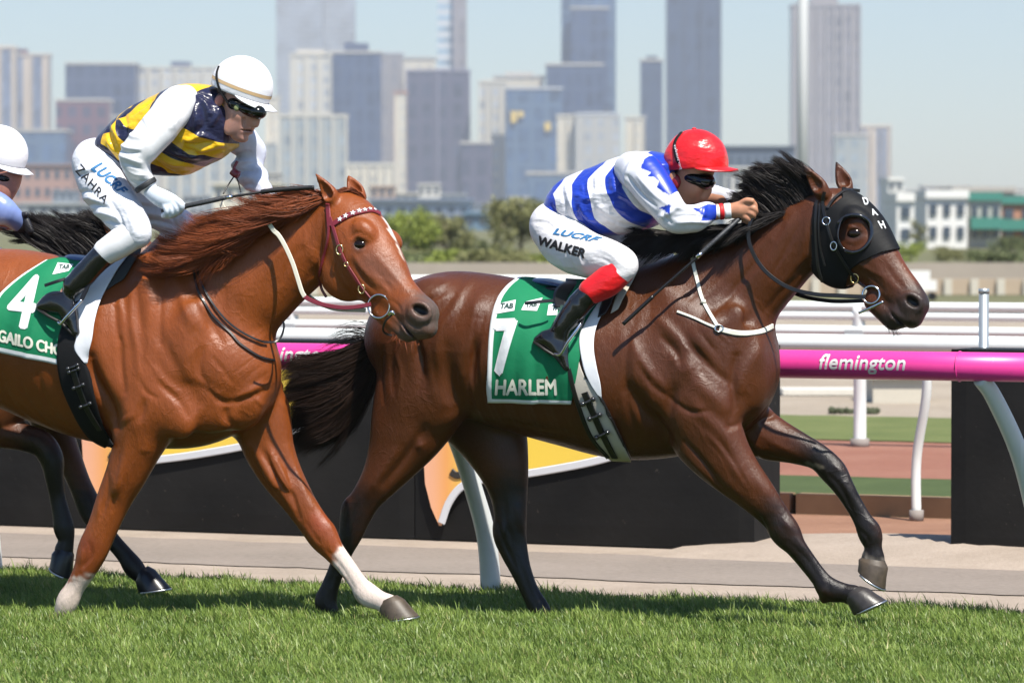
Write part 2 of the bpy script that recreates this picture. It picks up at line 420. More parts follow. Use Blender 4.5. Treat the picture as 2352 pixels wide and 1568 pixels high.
def ground_mat(name, c1, c2, c3=None, scale=3., rough=.95, bscale=60, bd=.01, fine=.35):
    m, nt, b = new_mat(name)
    n = noise(nt, scale, 6, .65); c = mixc(nt, ramp(nt, n, .3, .7), c1, c2)
    n2 = noise(nt, scale*22, 3, .7); c = mixc(nt, math_(nt, 'MULTIPLY', ramp(nt, n2, .35, .75), fine), c, c3 or [x*.55 for x in c1])
    link(nt, c, b.inputs['Base Color']); b.inputs['Roughness'].default_value = rough; b.inputs['Specular IOR Level'].default_value = .2
    bump(nt, b, noise(nt, bscale, 5, .7), .5, bd); return m
def strip(name, v0, v1, z, mat, u0=-30, u1=40, fr=FR, bumpy=0., nu=1):
    a, b = max(u0, -12), min(u1, 14); U = np.r_[u0, np.arange(a, b, .06), u1]; r = np.random.default_rng(int(abs(v0*100))+3); j = np.interp(np.arange(len(U)), np.arange(0, len(U)+9, 4), r.normal(size=len(np.arange(0, len(U)+9, 4)))*.02)+r.normal(size=len(U))*.007
    P = np.concatenate([np.stack([U, v0+j, np.full(len(U), z)], 1), np.stack([U, v1+j[::-1], np.full(len(U), z)], 1)]); n = len(U)
    o = mesh(name, fr.wor(P), [(i, i+1, n+i+1, n+i) for i in range(n-1)], mat, None, False); tag(o, kind='structure'); return o
g = mesh('ground', [(-9000, -200, -.03), (9000, -200, -.03), (9000, 14000, -.03), (-9000, 14000, -.03)], [(0, 1, 2, 3)],
         ground_mat('far ground', (.12, .125, .06), (.19, .18, .10), scale=.02), None, False); tag(g, kind='structure')
strip('turf', -14, -.02, 0, ground_mat('turf soil', (.03, .045, .01), (.05, .07, .018), scale=4))
strip('path', -.05, 3.6, -.008, ground_mat('sand', (.34, .28, .225), (.44, .365, .30), (.2, .15, .12), scale=2.5, bd=.02))
strip('path', .95, 2.35, -.003, ground_mat('bitumen', (.19, .16, .135), (.25, .21, .18), (.34, .29, .25), scale=1.2, bd=.006, fine=.5))
strip('sand_track', 3.6, 5.6, -.012, ground_mat('dirt', (.26, .135, .085), (.36, .2, .13), scale=2.2, bd=.03))
strip('grass_strip', 5.62, 7.35, .098, ground_mat('far grass', (.055, .08, .028), (.085, .115, .042), scale=2))
strip('running_track', 7.35, 11.45, .092, ground_mat('red dirt', (.27, .115, .08), (.34, .17, .12), scale=.9, bd=.03), -60, 80)
strip('grass_strip', 11.45, 15, .098, ground_mat('lawn', (.10, .13, .04), (.17, .19, .07), scale=1.5), -60, 80)
strip('road', 15, 60, .092, ground_mat('pale road', (.30, .25, .195), (.40, .34, .27), scale=.5), -200, 200)
# mound of loose sand where the padding ends
mb = MB(); nx, ny = 40, 14; V = []
for i in range(nx+1):
    for j in range(ny+1):
        u = -.2+3.2*i/nx; v = 2.2+1.75*j/ny; a = max(0, 1-((u-1.2)/1.5)**2)*max(0, 1-((v-3.1)/.85)**2)
        V.append((u, v, -.01+.085*a**.7+.006*math.sin(u*37+v*23)*a))
V = FR.wor(np.array(V)); F = [(i*(ny+1)+j, (i+1)*(ny+1)+j, (i+1)*(ny+1)+j+1, i*(ny+1)+j+1) for i in range(nx) for j in range(ny)]
tag(mesh('sand_mound', V, F, bpy.data.materials['sand']), kind='structure')
# ================================================================== the horses
VOX = .0068
FH = Frame(0.0, 17.62, 20)        # the bay's frame
FC = Frame(-.70, 17.30, 20)       # the chestnut's
FT = Frame(-2.0, 18.55, 20)       # the dark horse behind
def coat_mat(name, rough=.40, spec=.42, coat=.0):
    m, nt, b = new_mat(name)
    a = node(nt, 'ShaderNodeAttribute', attribute_name='coat')
    n1 = noise(nt, 7, 5); n2 = noise(nt, 260, 3, .6, stretch=((1, 1, .22), (0, R(35), 0)))
    f = math_(nt, 'ADD', math_(nt, 'MULTIPLY', n1, .55), math_(nt, 'ADD', math_(nt, 'MULTIPLY', n2, .3), math_(nt, 'MULTIPLY', noise(nt, 60, 5, .7), .3)))
    v = math_(nt, 'ADD', f, .44)
    mx = node(nt, 'ShaderNodeVectorMath', operation='SCALE'); link(nt, a.outputs['Color'], mx.inputs[0]); link(nt, v, mx.inputs['Scale'])
    link(nt, mx.outputs[0], b.inputs['Base Color'])
    r = math_(nt, 'ADD', math_(nt, 'MULTIPLY', noise(nt, 34, 6, .75), .5), rough-.27); link(nt, r, b.inputs['Roughness'])
    b.inputs['Specular IOR Level'].default_value = spec; b.inputs['Coat Weight'].default_value = coat
    b.inputs['Coat Roughness'].default_value = .38; b.inputs['Sheen Weight'].default_value = .0
    v1 = noise(nt, 9, 4, .6, stretch=((1, 1, .45), (0, R(30), 0)))
    h0 = bump(nt, b, v1, .35, .014)
    vor = node(nt, 'ShaderNodeTexNoise'); tc = node(nt, 'ShaderNodeTexCoord'); link(nt, tc.outputs['Object'], vor.inputs['Vector'])
    vor.inputs['Scale'].default_value = 7.5; vor.inputs['Detail'].default_value = 3; vor.inputs['Distortion'].default_value = .9
    vein = math_(nt, 'ABSOLUTE', math_(nt, 'SUBTRACT', vor.outputs[0], .5)); vein = math_(nt, 'SUBTRACT', 1., ramp(nt, vein, 0., .035))
    gate = ramp(nt, noise(nt, 3.1, 2), .47, .6); vein = math_(nt, 'MULTIPLY', vein, gate)
    h1 = bump(nt, b, vein, .22, .0035, h0); h1 = bump(nt, b, noise(nt, 42, 6, .75, stretch=((1, 1, .5), (0, R(30), 0))), .5, .007, h1)
    bump(nt, b, noise(nt, 230, 2, .6, stretch=((1, 1, .2), (0, R(35), 0))), .4, .002, h1)
    return m
HOOF = M('hoof_horn', (.032, .027, .024), .38, var=.5, nscale=40, bmp=.3, bscale=90)
HOOFPALE = M('pale_hoof_horn', (.072, .053, .036), .5, var=.75, nscale=28, bmp=.3, bscale=90)
HOOFBLACK = M('black_hoof_horn', (.012, .012, .016), .3, var=.3)
STEEL = M('shoe_steel', (.62, .62, .62), .32, metal=1.)
def hoof(fr, root, cf, cb, toe, heel, yl, wc, ws, mat, shoe=True, lean=0.):
    """coronet front/back and sole toe/heel as picture points, all in the leg's own upright plane"""
    P = [fr.L(*p, yl) for p in (cf, cb, toe, heel)]; rings = []; n = 28
    for t in (-.22, 0, .08, .5, .93, 1.):
        f = P[0]+(P[2]-P[0])*t; b = P[1]+(P[3]-P[1])*t; c = (f+b)/2; u = (f-b)/2; wd = wc+(ws-wc)*max(t, 0)
        if t == -.22: u = u*.8; wd = wd*.8
        if t == .08: u = u*1.05; wd *= 1.04
        if t == 1.: u = u*.985; wd *= .985
        ring = []
        for k in range(n):
            a = 2*math.pi*k/n; cu = math.cos(a); su = math.sin(a)
            if cu < 0: cu *= (1-.12*(1-abs(su)))
            ring.append(c+u*cu+np.array([0, wd*su*(1.0 if cu > -.3 else .93), 0])+np.array([0, lean*t, 0]))
        rings.append(ring)
    V = [p for r_ in rings for p in r_]; m = len(rings)
    F = [(i*n+k, i*n+(k+1) % n, (i+1)*n+(k+1) % n, (i+1)*n+k) for i in range(m-1) for k in range(n)]
    cs = np.mean(rings[-1], axis=0); up = (np.mean(rings[0], axis=0)-cs); up /= np.linalg.norm(up)
    V += [cs+(p-cs)*.8+up*.008 for p in rings[-1]]; V.append(cs+up*.012); b0 = m*n
    F += [((m-1)*n+k, (m-1)*n+(k+1) % n, b0+(k+1) % n, b0+k) for k in range(n)] + [(b0+k, b0+(k+1) % n, b0+n) for k in range(n)]
    h = mesh('hoof', V, F, mat, root)
    if shoe:
        mb = MB(); pts = [cs+(rings[-1][k % n]-cs)*.97-up*.004 for k in range(-10, 11)]
        mb.tube(pts, .0052, 8); s_ = mb.build('horseshoe', STEEL, h, smooth=True)
    return h
def ear(F, fr, base, mid, tip, yb, yt, w=.026, cup=0.):
    """a hollow leaf-shaped ear"""
    a = nodes(fr, [(*base, 16, w, yb), ((base[0]*.45+mid[0]*.55), base[1]*.45+mid[1]*.55, 19, w*.95, yb*.6+yt*.4), (*mid, 16, w*.8, (yb+yt)/2), ((mid[0]+tip[0])/2, (mid[1]+tip[1])/2, 9.5, w*.5, yt*.8+yb*.2), (*tip, 1.8, .004, yt)])
    F.tube(a, .012, res=3)
    c = [(q[0]+.012*cup, q[1]-.021, q[2]+.004, q[3]*.72, q[4]*.75) for q in a[1:4]]
    F.tube(c, .006, sub=True, res=3)
def horse_field(fr, rec, lo, hi, vox):
    F = Field(lo, hi, vox)
    for kind, rows, k in rec:
        if kind == 'T': F.tube(nodes(fr, rows), k)
        elif kind == 'C': F.tube(nodes(fr, rows), k, sub=True)
        elif kind == 'B':          # blob rows: px, py, yl, (rx px, ry m, rz px), rot
            for px, py, yl, rx, ry, rz, rot in rows: F.blob(fr.L(px, py, yl), (rx/542, ry, rz/542), k, rot)
        elif kind == 'D':
            for px, py, yl, rx, ry, rz, rot in rows: F.blob(fr.L(px, py, yl), (rx/542, ry, rz/542), k, rot, sub=True)
        elif kind == 'E': ear(F, fr, *rows)
    return F
def both(rows):                    # mirror blob rows to the far side
    return rows+[(r[0], r[1], -r[2], *r[3:6], r[6]) for r in rows]
# ---- the bay
HB = [
 ('T', [(925, 775, 66, .17), (955, 775, 118, .235), (1030, 775, 152, .275), (1110, 795, 168, .285), (1220, 822, 176, .30), (1330, 842, 186, .305), (1440, 848, 205, .285), (1540, 838, 206, .245), (1610, 832, 182, .225), (1665, 838, 112, .20)], .05),
 ('T', [(1530, 770, 165, .17), (1610, 720, 146, .145), (1672, 668, 126, .118), (1748, 612, 101, .10), (1815, 556, 88, .088), (1880, 520, 80, .085)], .07),
 # head
 ('T', [(1893, 500, 66, .08, 0), (1925, 512, 76, .092, 0), (1960, 548, 79, .102, -.015), (2001, 590, 62, .080, -.035), (2038, 636, 51, .056, -.055), (2072, 672, 44, .05, -.07), (2096, 698, 38, .058, -.08)], .02),
 ('B', [(1925, 590, -.055, 72, .035, 62, 40), (1925, 590, .035, 72, .035, 62, 40)], .02),       # cheeks
 ('B', [(1968, 505, -.085, 30, .028, 20, 35), (2006, 522, .06, 24, .035, 18, 35)], .018),        # brows
 ('B', [(2002, 612, -.07, 60, .012, 9, 48), (2010, 600, .0, 60, .03, 40, 50)], .014),            # facial crest
 ('T', [(2010, 690, 26, .04, -.06), (2040, 722, 24, .036, -.075), (2052, 735, 23, .034, -.08)], .018),        # lower jaw and lip
 ('T', [(2068, 722, 30, .05, -.08), (2094, 726, 27, .048, -.085)], .014),
 ('B', [(2096, 694, -.115, 27, .022, 21, 30)], .01), ('D', [(2094, 693, -.14, 18, .03, 10, 35)], .004),
 ('C', [(2020, 700, 2.2, .02, -.125), (2045, 722, 2.2, .025, -.135), (2072, 748, 3, .05, -.13), (2080, 760, 4, .06, -.12)], .006),   # mouth
 ('B', [(1958, 521, -.098, 26, .018, 7, 18), (1962, 553, -.092, 24, .016, 7, 10)], .01),
 ('E', ((1893, 446), (1872, 415), (1841, 374), -.06, -.085, .028, -.5), 0), ('E', ((1944, 432), (1934, 405), (1920, 371), .055, .075, .028, .6), 0),
 # haunch, near and far hind
 ('T', [(1000, 800, 125, .10, -.12), (975, 890, 118, .10, -.13), (945, 965, 98, .085, -.14), (915, 1030, 72, .068, -.14), (880, 1090, 50, .055, -.14), (845, 1138, 38, .043, -.14), (818, 1180, 38, .04, -.14), (806, 1222, 30, .036, -.14), (790, 1262, 23, .03, -.14), (772, 1310, 20, .028, -.13), (757, 1350, 22, .03, -.13), (748, 1382, 27, .035, -.13), (758, 1403, 21, .03, -.13)], .045),
 ('B', [(797, 1163, -.14, 12, .028, 24, 15)], .012),
 ('T', [(1050, 820, 120, .10, .12), (1090, 920, 110, .10, .13), (1130, 1000, 85, .085, .13), (1155, 1070, 62, .068, .12), (1168, 1130, 46, .055, .12), (1172, 1180, 40, .044, .11), (1170, 1222, 41, .042, .11), (1180, 1262, 34, .037, .11), (1197, 1310, 25, .03, .10), (1216, 1355, 22, .028, .10), (1238, 1396, 25, .032, .10), (1250, 1420, 22, .03, .10)], .045),
 # near fore
 ('T', [(1560, 790, 95, .075, -.155), (1610, 880, 105, .10, -.15), (1612, 965, 92, .10, -.155), (1645, 1030, 74, .085, -.165), (1690, 1085, 57, .068, -.165), (1738, 1135, 44, .053, -.16), (1780, 1185, 34, .042, -.15), (1803, 1220, 35, .042, -.15), (1826, 1252, 25, .034, -.15), (1855, 1291, 21, .027, -.14), (1884, 1328, 21, .026, -.14), (1905, 1352, 27, .035, -.14), (1938, 1360, 22, .030, -.13), (1960, 1366, 24, .034, -.13)], .04),
 ('B', [(1894, 1371, -.14, 12, .02, 14, 20)], .01),
 # far fore
 ('T', [(1650, 900, 80, .08, .14), (1700, 960, 66, .085, .14), (1760, 1000, 54, .07, .14), (1822, 1024, 40, .052, .13), (1878, 1048, 31, .042, .13), (1912, 1080, 32, .043, .13), (1934, 1112, 26, .036, .12), (1958, 1152, 22, .028, .12), (1980, 1190, 22, .027, .12), (1998, 1224, 28, .035, .12), (2006, 1256, 20, .029, .12), (2005, 1284, 28, .035, .12)], .035),
 # muscle masses on both sides
 ('B', both([(1570, 735, -.155, 90, .03, 26, 55), (1655, 800, -.165, 36, .035, 105, 25), (1535, 880, -.20, 80, .045, 50, 40), (1610, 935, -.205, 78, .04, 44, 55), (1705, 850, -.11, 46, .055, 85, 8), (1718, 900, -.07, 38, .05, 58, 0), (1590, 820, -.19, 26, .04, 95, 35),
   (1010, 700, -.15, 75, .07, 50, 30), (945, 850, -.17, 42, .06, 105, 10), (1010, 905, -.19, 55, .045, 70, 0), (1085, 745, -.17, 30, .06, 60, 35)]), .06),
 ('B', [(1690, 1075, -.215, 55, .022, 14, 50), (1665, 1090, -.21, 60, .02, 12, 48), (1720, 1085, -.195, 60, .02, 12, 50)], .014),
 ('D', both([(1585, 800, -.265, 60, .03, 7, 55), (1530, 945, -.275, 12, .035, 60, 15), (1660, 860, -.262, 8, .03, 60, -8), (1075, 860, -.285, 14, .035, 95, 10), (960, 800, -.26, 70, .02, 6, 78)]), .03),
 ('D', [(1735, 905, 0, 22, .018, 75, -8)], .03),
 ('T', [(1728, 760, 9, .012, -.03), (1752, 830, 11, .014, -.03), (1752, 880, 9, .014, -.03)], .03),
 # jugular groove and windpipe
 ('T', [(1790, 655, 26, .035), (1740, 712, 30, .04), (1712, 770, 32, .05)], .03),
 ('C', [(1830, 622, 5, .02, -.09), (1772, 672, 6, .02, -.115), (1712, 740, 6, .02, -.14)], .03),
]
# ---- the chestnut
HC = [
 ('T', [(-400, 745, 60, .17), (-365, 745, 118, .235), (-290, 740, 152, .275), (-190, 750, 172, .29), (-80, 752, 180, .30), (30, 755, 186, .305), (140, 785, 198, .305), (240, 805, 212, .285), (340, 815, 212, .255), (430, 832, 195, .235), (510, 850, 140, .205)], .05),
 ('T', [(370, 740, 165, .18), (460, 715, 158, .16), (545, 660, 135, .135), (620, 612, 112, .112), (690, 565, 98, .10), (745, 535, 86, .092)], .07),
 ('T', [(762, 510, 66, .085, 0), (788, 512, 74, .098, -.01), (822, 560, 84, .112, -.04), (862, 620, 74, .092, -.075), (902, 668, 54, .064, -.105), (938, 702, 46, .056, -.13), (966, 722, 42, .064, -.15)], .02),
 ('B', [(795, 622, -.085, 72, .04, 66, 45), (800, 622, .03, 72, .035, 62, 45)], .02),
 ('B', [(836, 530, -.13, 32, .03, 22, 40), (897, 550, .05, 32, .04, 22, 40)], .018),
 ('B', [(868, 630, -.15, 62, .014, 9, 52)], .014),
 ('T', [(880, 712, 28, .042, -.11), (915, 745, 26, .04, -.13), (935, 762, 23, .036, -.14)], .018),
 ('T', [(952, 752, 30, .052, -.15), (980, 752, 25, .05, -.155)], .014),
 ('B', [(964, 716, -.2, 30, .022, 25, 20)], .012), ('D', [(963, 712, -.225, 21, .036, 13, 26)], .004),
 ('C', [(890, 712, 2.2, .02, -.185), (915, 738, 2.2, .025, -.2), (945, 772, 3, .05, -.2), (950, 782, 4, .06, -.18)], .006),
 ('D', [(826, 560, -.158, 15, .012, 10, 20)], .008),
 ('E', ((766, 462), (752, 436), (725, 398), -.07, -.1, .032, -.5), 0), ('E', ((826, 452), (812, 428), (799, 402), .045, .06, .032, .6), 0),
 # hinds (mostly beyond the picture)
 ('T', [(-330, 800, 125, .10, -.12), (-365, 890, 118, .10, -.13), (-395, 965, 98, .085, -.14), (-425, 1030, 72, .068, -.14), (-460, 1090, 50, .055, -.14), (-495, 1138, 38, .043, -.14), (-522, 1180, 38, .04, -.14), (-534, 1222, 30, .036, -.14), (-550, 1262, 23, .03, -.14), (-580, 1340, 20, .028, -.13), (-590, 1390, 27, .035, -.13), (-580, 1425, 21, .03, -.13)], .045),
 ('T', [(-300, 820, 120, .10, .12), (-270, 920, 110, .10, .13), (-250, 1000, 85, .085, .13), (-235, 1070, 62, .068, .12), (-240, 1130, 46, .055, .12), (-250, 1222, 41, .042, .11), (-235, 1310, 25, .03, .10), (-215, 1355, 22, .028, .10), (-190, 1396, 25, .032, .10), (-175, 1420, 22, .03, .10)], .045),
 # near fore (trailing, planted)
 ('T', [(300, 800, 95, .075, -.16), (330, 880, 102, .10, -.16), (330, 960, 80, .10, -.165), (316, 1020, 60, .085, -.165), (293, 1080, 50, .07, -.165), (262, 1145, 42, .055, -.16), (236, 1210, 37, .045, -.16), (213, 1262, 37, .044, -.16), (196, 1305, 28, .036, -.16), (174, 1345, 23, .03, -.155), (156, 1378, 27, .036, -.155), (146, 1404, 23, .03, -.15)], .035),
 # far fore (reaching)
 ('T', [(560, 900, 95, .09, .13), (600, 970, 72, .09, .14), (618, 1030, 60, .078, .14), (645, 1088, 50, .062, .14), (685, 1150, 39, .05, .13), (716, 1195, 36, .045, .13), (741, 1230, 36, .045, .13), (764, 1262, 27, .035, .13), (795, 1300, 22, .028, .13), (824, 1340, 22, .027, .12), (843, 1363, 28, .036, .12), (872, 1378, 23, .030, .12), (893, 1388, 25, .036, .12)], .035),
 ('B', both([(345, 700, -.175, 60, .03, 24, 65), (430, 790, -.19, 34, .035, 100, 15), (330, 890, -.20, 75, .05, 50, 40), (395, 950, -.205, 66, .045, 44, 45), (505, 850, -.13, 44, .06, 75, 10), (560, 925, -.075, 46, .05, 60, 0), (480, 945, -.14, 60, .04, 40, 20)]), .06),
 ('D', both([(375, 800, -.27, 66, .03, 7, 60), (262, 960, -.29, 12, .035, 62, 12), (455, 830, -.262, 8, .03, 70, -6), (480, 895, -.24, 60, .025, 8, 10)]), .03),
 ('D', [(545, 975, -.03, 60, .02, 12, 20)], .025),
 ('T', [(560, 790, 9, .012, -.03), (590, 860, 11, .014, -.03)], .03),
 ('T', [(665, 655, 26, .035), (620, 705, 30, .04), (580, 775, 34, .05)], .03),
 ('C', [(715, 622, 5, .02, -.1), (650, 672, 6, .02, -.13), (590, 740, 6, .02, -.155)], .03),
 ('B', [(610, 1075, .07, 55, .02, 12, 62), (640, 1075, .07, 60, .02, 10, 62), (280, 1080, -.225, 12, .02, 60, 20)], .014),
]
# ---- the dark horse behind, mostly hidden
HT = [
 ('T', [(-640, 740, 60, .16), (-600, 740, 112, .22), (-530, 735, 142, .26), (-440, 742, 160, .275), (-330, 745, 168, .285), (-230, 748, 174, .29), (-120, 765, 180, .285), (-20, 775, 186, .26), (70, 790, 186, .235), (150, 800, 172, .215), (220, 810, 122, .19)], .05),
 ('T', [(90, 735, 150, .16), (150, 690, 122, .135), (200, 648, 100, .11), (240, 612, 84, .095), (275, 590, 74, .085)], .07),
 ('T', [(280, 585, 58, .075), (305, 600, 66, .09), (340, 645, 68, .09), (375, 690, 50, .065), (405, 730, 40, .05), (425, 750, 36, .055)], .02),
 ('E', ((276, 545), (258, 532), (236, 512), -.06, -.085, .028, -.5), 0), ('E', ((300, 545), (290, 525), (278, 500), .055, .075, .028, .6), 0),
 ('T', [(-560, 800, 115, .10, -.12), (-600, 890, 108, .10, -.13), (-650, 1000, 70, .07, -.14), (-690, 1090, 44, .05, -.14), (-720, 1160, 36, .04, -.14), (-740, 1260, 22, .03, -.14), (-760, 1340, 24, .03, -.14)], .045),
 ('T', [(-540, 820, 115, .10, .12), (-500, 920, 100, .10, .13), (-470, 1020, 70, .07, .13), (-470, 1120, 44, .05, .12), (-480, 1190, 38, .04, .11), (-460, 1290, 22, .03, .10), (-430, 1370, 24, .03, .10)], .045),
 # near fore, folded high
 ('T', [(60, 860, 80, .09, -.14), (10, 930, 62, .085, -.14), (-10, 985, 40, .07, -.14), (50, 1002, 34, .055, -.14), (95, 1018, 33, .048, -.14), (118, 1052, 31, .044, -.14), (124, 1090, 25, .036, -.14), (132, 1140, 21, .028, -.13), (142, 1185, 24, .03, -.13), (147, 1212, 27, .034, -.13), (152, 1240, 20, .028, -.13), (147, 1262, 24, .033, -.13)], .03),
 # far fore
 ('T', [(90, 880, 70, .08, .13), (110, 950, 52, .075, .13), (135, 1000, 40, .06, .13), (158, 1050, 33, .05, .13), (183, 1110, 29, .043, .13), (207, 1165, 32, .043, .13), (225, 1200, 26, .035, .12), (258, 1240, 21, .028, .12), (288, 1275, 22, .028, .12), (306, 1300, 26, .034, .12), (325, 1322, 20, .03, .12)], .03),
]
BAY = (.080, .0215, .0045); CHEST = (.222, .054, .0095); DARKBAY = (.13, .042, .016); BLACK = (.0075, .0045, .0035)
def make_horse(name, label, fr, rec, body_col, painter, box, headx, strokes=()):
    root = empty(name, fr.o, -R(fr.deg)); tag(root, label, 'horse', 'racehorses galloping along the rail')
    F = horse_field(fr, rec, *box, VOX); V, Fq = F.mesh(); hz = fr.L(*headx, 0)
    wt = 1-.85*sstep(V[:, 0], hz[0]-.12, hz[0]+.02)*sstep(V[:, 2], .95, 1.05); wt *= .25+.75*sstep(V[:, 2], .25, .7); V = relax(V, Fq, 9, .5, wt); V = chisel(fr, V, Fq, strokes)
    C = np.tile(np.array(body_col), (len(V), 1)); C *= (1+.13*vnoise(V, 5, 2))[:, None]
    painter(V, C)
    b = mesh('body', V, Fq, coat_mat(name+' coat'), root, attrs={'coat': np.clip(C, 0, 1)})
    bpy.context.view_layer.update(); return root, b
def paint_H(V, C):
    f = FH
    paint(f, V, C, [(1060, 640, 20, 0), (1480, 620, 25, 0)], (.04, .012, .006), .12)                       # darker topline
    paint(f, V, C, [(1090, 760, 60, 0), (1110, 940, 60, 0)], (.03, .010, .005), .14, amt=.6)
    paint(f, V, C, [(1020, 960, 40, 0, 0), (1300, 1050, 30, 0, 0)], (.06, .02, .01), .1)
    for rows in ([(1775, 1180, 40, 0, -.15), (1850, 1290, 45, 0, -.14), (1960, 1370, 55, 0, -.13)], [(1850, 1010, 30, 0, .14), (1890, 1060, 55, 0, .13), (1960, 1150, 50, 0, .12), (2005, 1300, 60, 0, .12)],
                 [(835, 1150, 42, 0, -.14), (800, 1230, 45, 0, -.14), (755, 1400, 60, 0, -.14)], [(1175, 1130, 50, 0, .12), (1175, 1230, 50, 0, .11), (1245, 1420, 60, 0, .1)]):
        paint(f, V, C, rows, BLACK, .055, jag=.01)
    paint(f, V, C, [(1820, 975, 18, 0, .19), (1900, 1030, 20, 0, .18)], BLACK, .05)
    paint(f, V, C, [(2075, 690, 20, 0, -.07), (2110, 710, 55, 0, -.08), (2040, 745, 38, 0, -.08)], (.03, .02, .017), .05, jag=.01)
    paint(f, V, C, [(2060, 585, 12, 0, -.03), (2098, 645, 12, 0, -.05)], (.2, .045, .015), .04)
    paint(f, V, C, [(1950, 541, 10, 0, -.10), (1968, 536, 12, 0, -.11)], (.012, .007, .006), .02)
    paint(f, V, C, [(1858, 400, 3, 0, -.09), (1838, 370, 12, 0, -.09)], BLACK, .02); paint(f, V, C, [(1920, 368, 12, 0, .07)], BLACK, .02)
    paint(f, V, C, [(2090, 690, 9, 0, -.115), (2100, 697, 9, 0, -.115)], (.004, .003, .003), .006)
    paint(f, V, C, [(1855, 1064, 10, 0, .09), (1885, 1072, 6, 0, .09)], (.12, .1, .07), .006, jag=.01)      # chestnut callus
    paint(f, V, C, [(1990, 1282, 10, 0, .1), (2030, 1298, 10, 0, .1)], (.22, .19, .16), .016, jag=.012)
def paint_C(V, C):
    f = FC
    paint(f, V, C, [(200, 1320, 20, 0, -.155), (150, 1410, 55, 0, -.155)], (.62, .5, .42), .012, jag=.014)
    paint(f, V, C, [(215, 1250, 30, 0, -.155), (200, 1300, 20, 0, -.155)], (.16, .03, .01), .03)
    paint(f, V, C, [(800, 1283, 33, 0, .13), (900, 1400, 60, 0, .12)], (.68, .56, .49), .012, jag=.014)
    paint(f, V, C, [(735, 1200, 30, 0, .12), (765, 1240, 12, 0, .12)], (.22, .045, .012), .03)
    paint(f, V, C, [(881, 506, 7, 0, -.03), (900, 540, 8, 0, -.055)], (.75, .68, .62), .008, jag=.008)       # blaze
    paint(f, V, C, [(900, 540, 6, 0, -.055), (925, 585, 3, 0, -.085), (958, 634, 3.5, 0, -.12)], (.7, .6, .5), .008, jag=.008)
    paint(f, V, C, [(950, 690, 16, 0, -.14), (985, 725, 56, 0, -.15), (940, 770, 40, 0, -.15)], (.1, .068, .055), .05, jag=.01)
    paint(f, V, C, [(900, 640, 20, 0, -.15), (850, 600, 25, 0, -.16)], (.17, .06, .03), .05)
    paint(f, V, C, [(824, 562, 14, 0, -.155)], (.03, .018, .014), .018)
    paint(f, V, C, [(955, 709, 10, 0, -.195), (970, 716, 10, 0, -.195)], (.008, .006, .006), .006)
def paint_T(V, C):
    f = FT
    for rows in ([(60, 1000, 30, 0, -.14), (118, 1060, 55, 0, -.14), (150, 1260, 60, 0, -.13)], [(150, 1080, 12, 0, .13), (200, 1160, 50, 0, .13), (340, 1340, 60, 0, .12)]):
        paint(f, V, C, rows, BLACK, .06, jag=.012)
c9 = lambda *p: [(1378.1+.3125*x, 643.1+.3125*y) for x, y in p]
c8 = lambda *p: [(826.9+.3125*x, 578.8+.3125*y) for x, y in p]
c4 = lambda *p: [(1617+.3125*x, 321.6+.3125*y) for x, y in p]
c5 = lambda *p: [(.3125*x, 505.3+.3125*y) for x, y in p]
c2 = lambda *p: [(367.5+.3125*x, 367.5+.3125*y) for x, y in p]
c6 = lambda *p: [(.3125*x, 949.1+.3125*y) for x, y in p]
c7 = lambda *p: [(551.3+.3125*x, 949.1+.3125*y) for x, y in p]
ca = lambda *p: [(1617+.3125*x, 1010.6+.3125*y) for x, y in p]
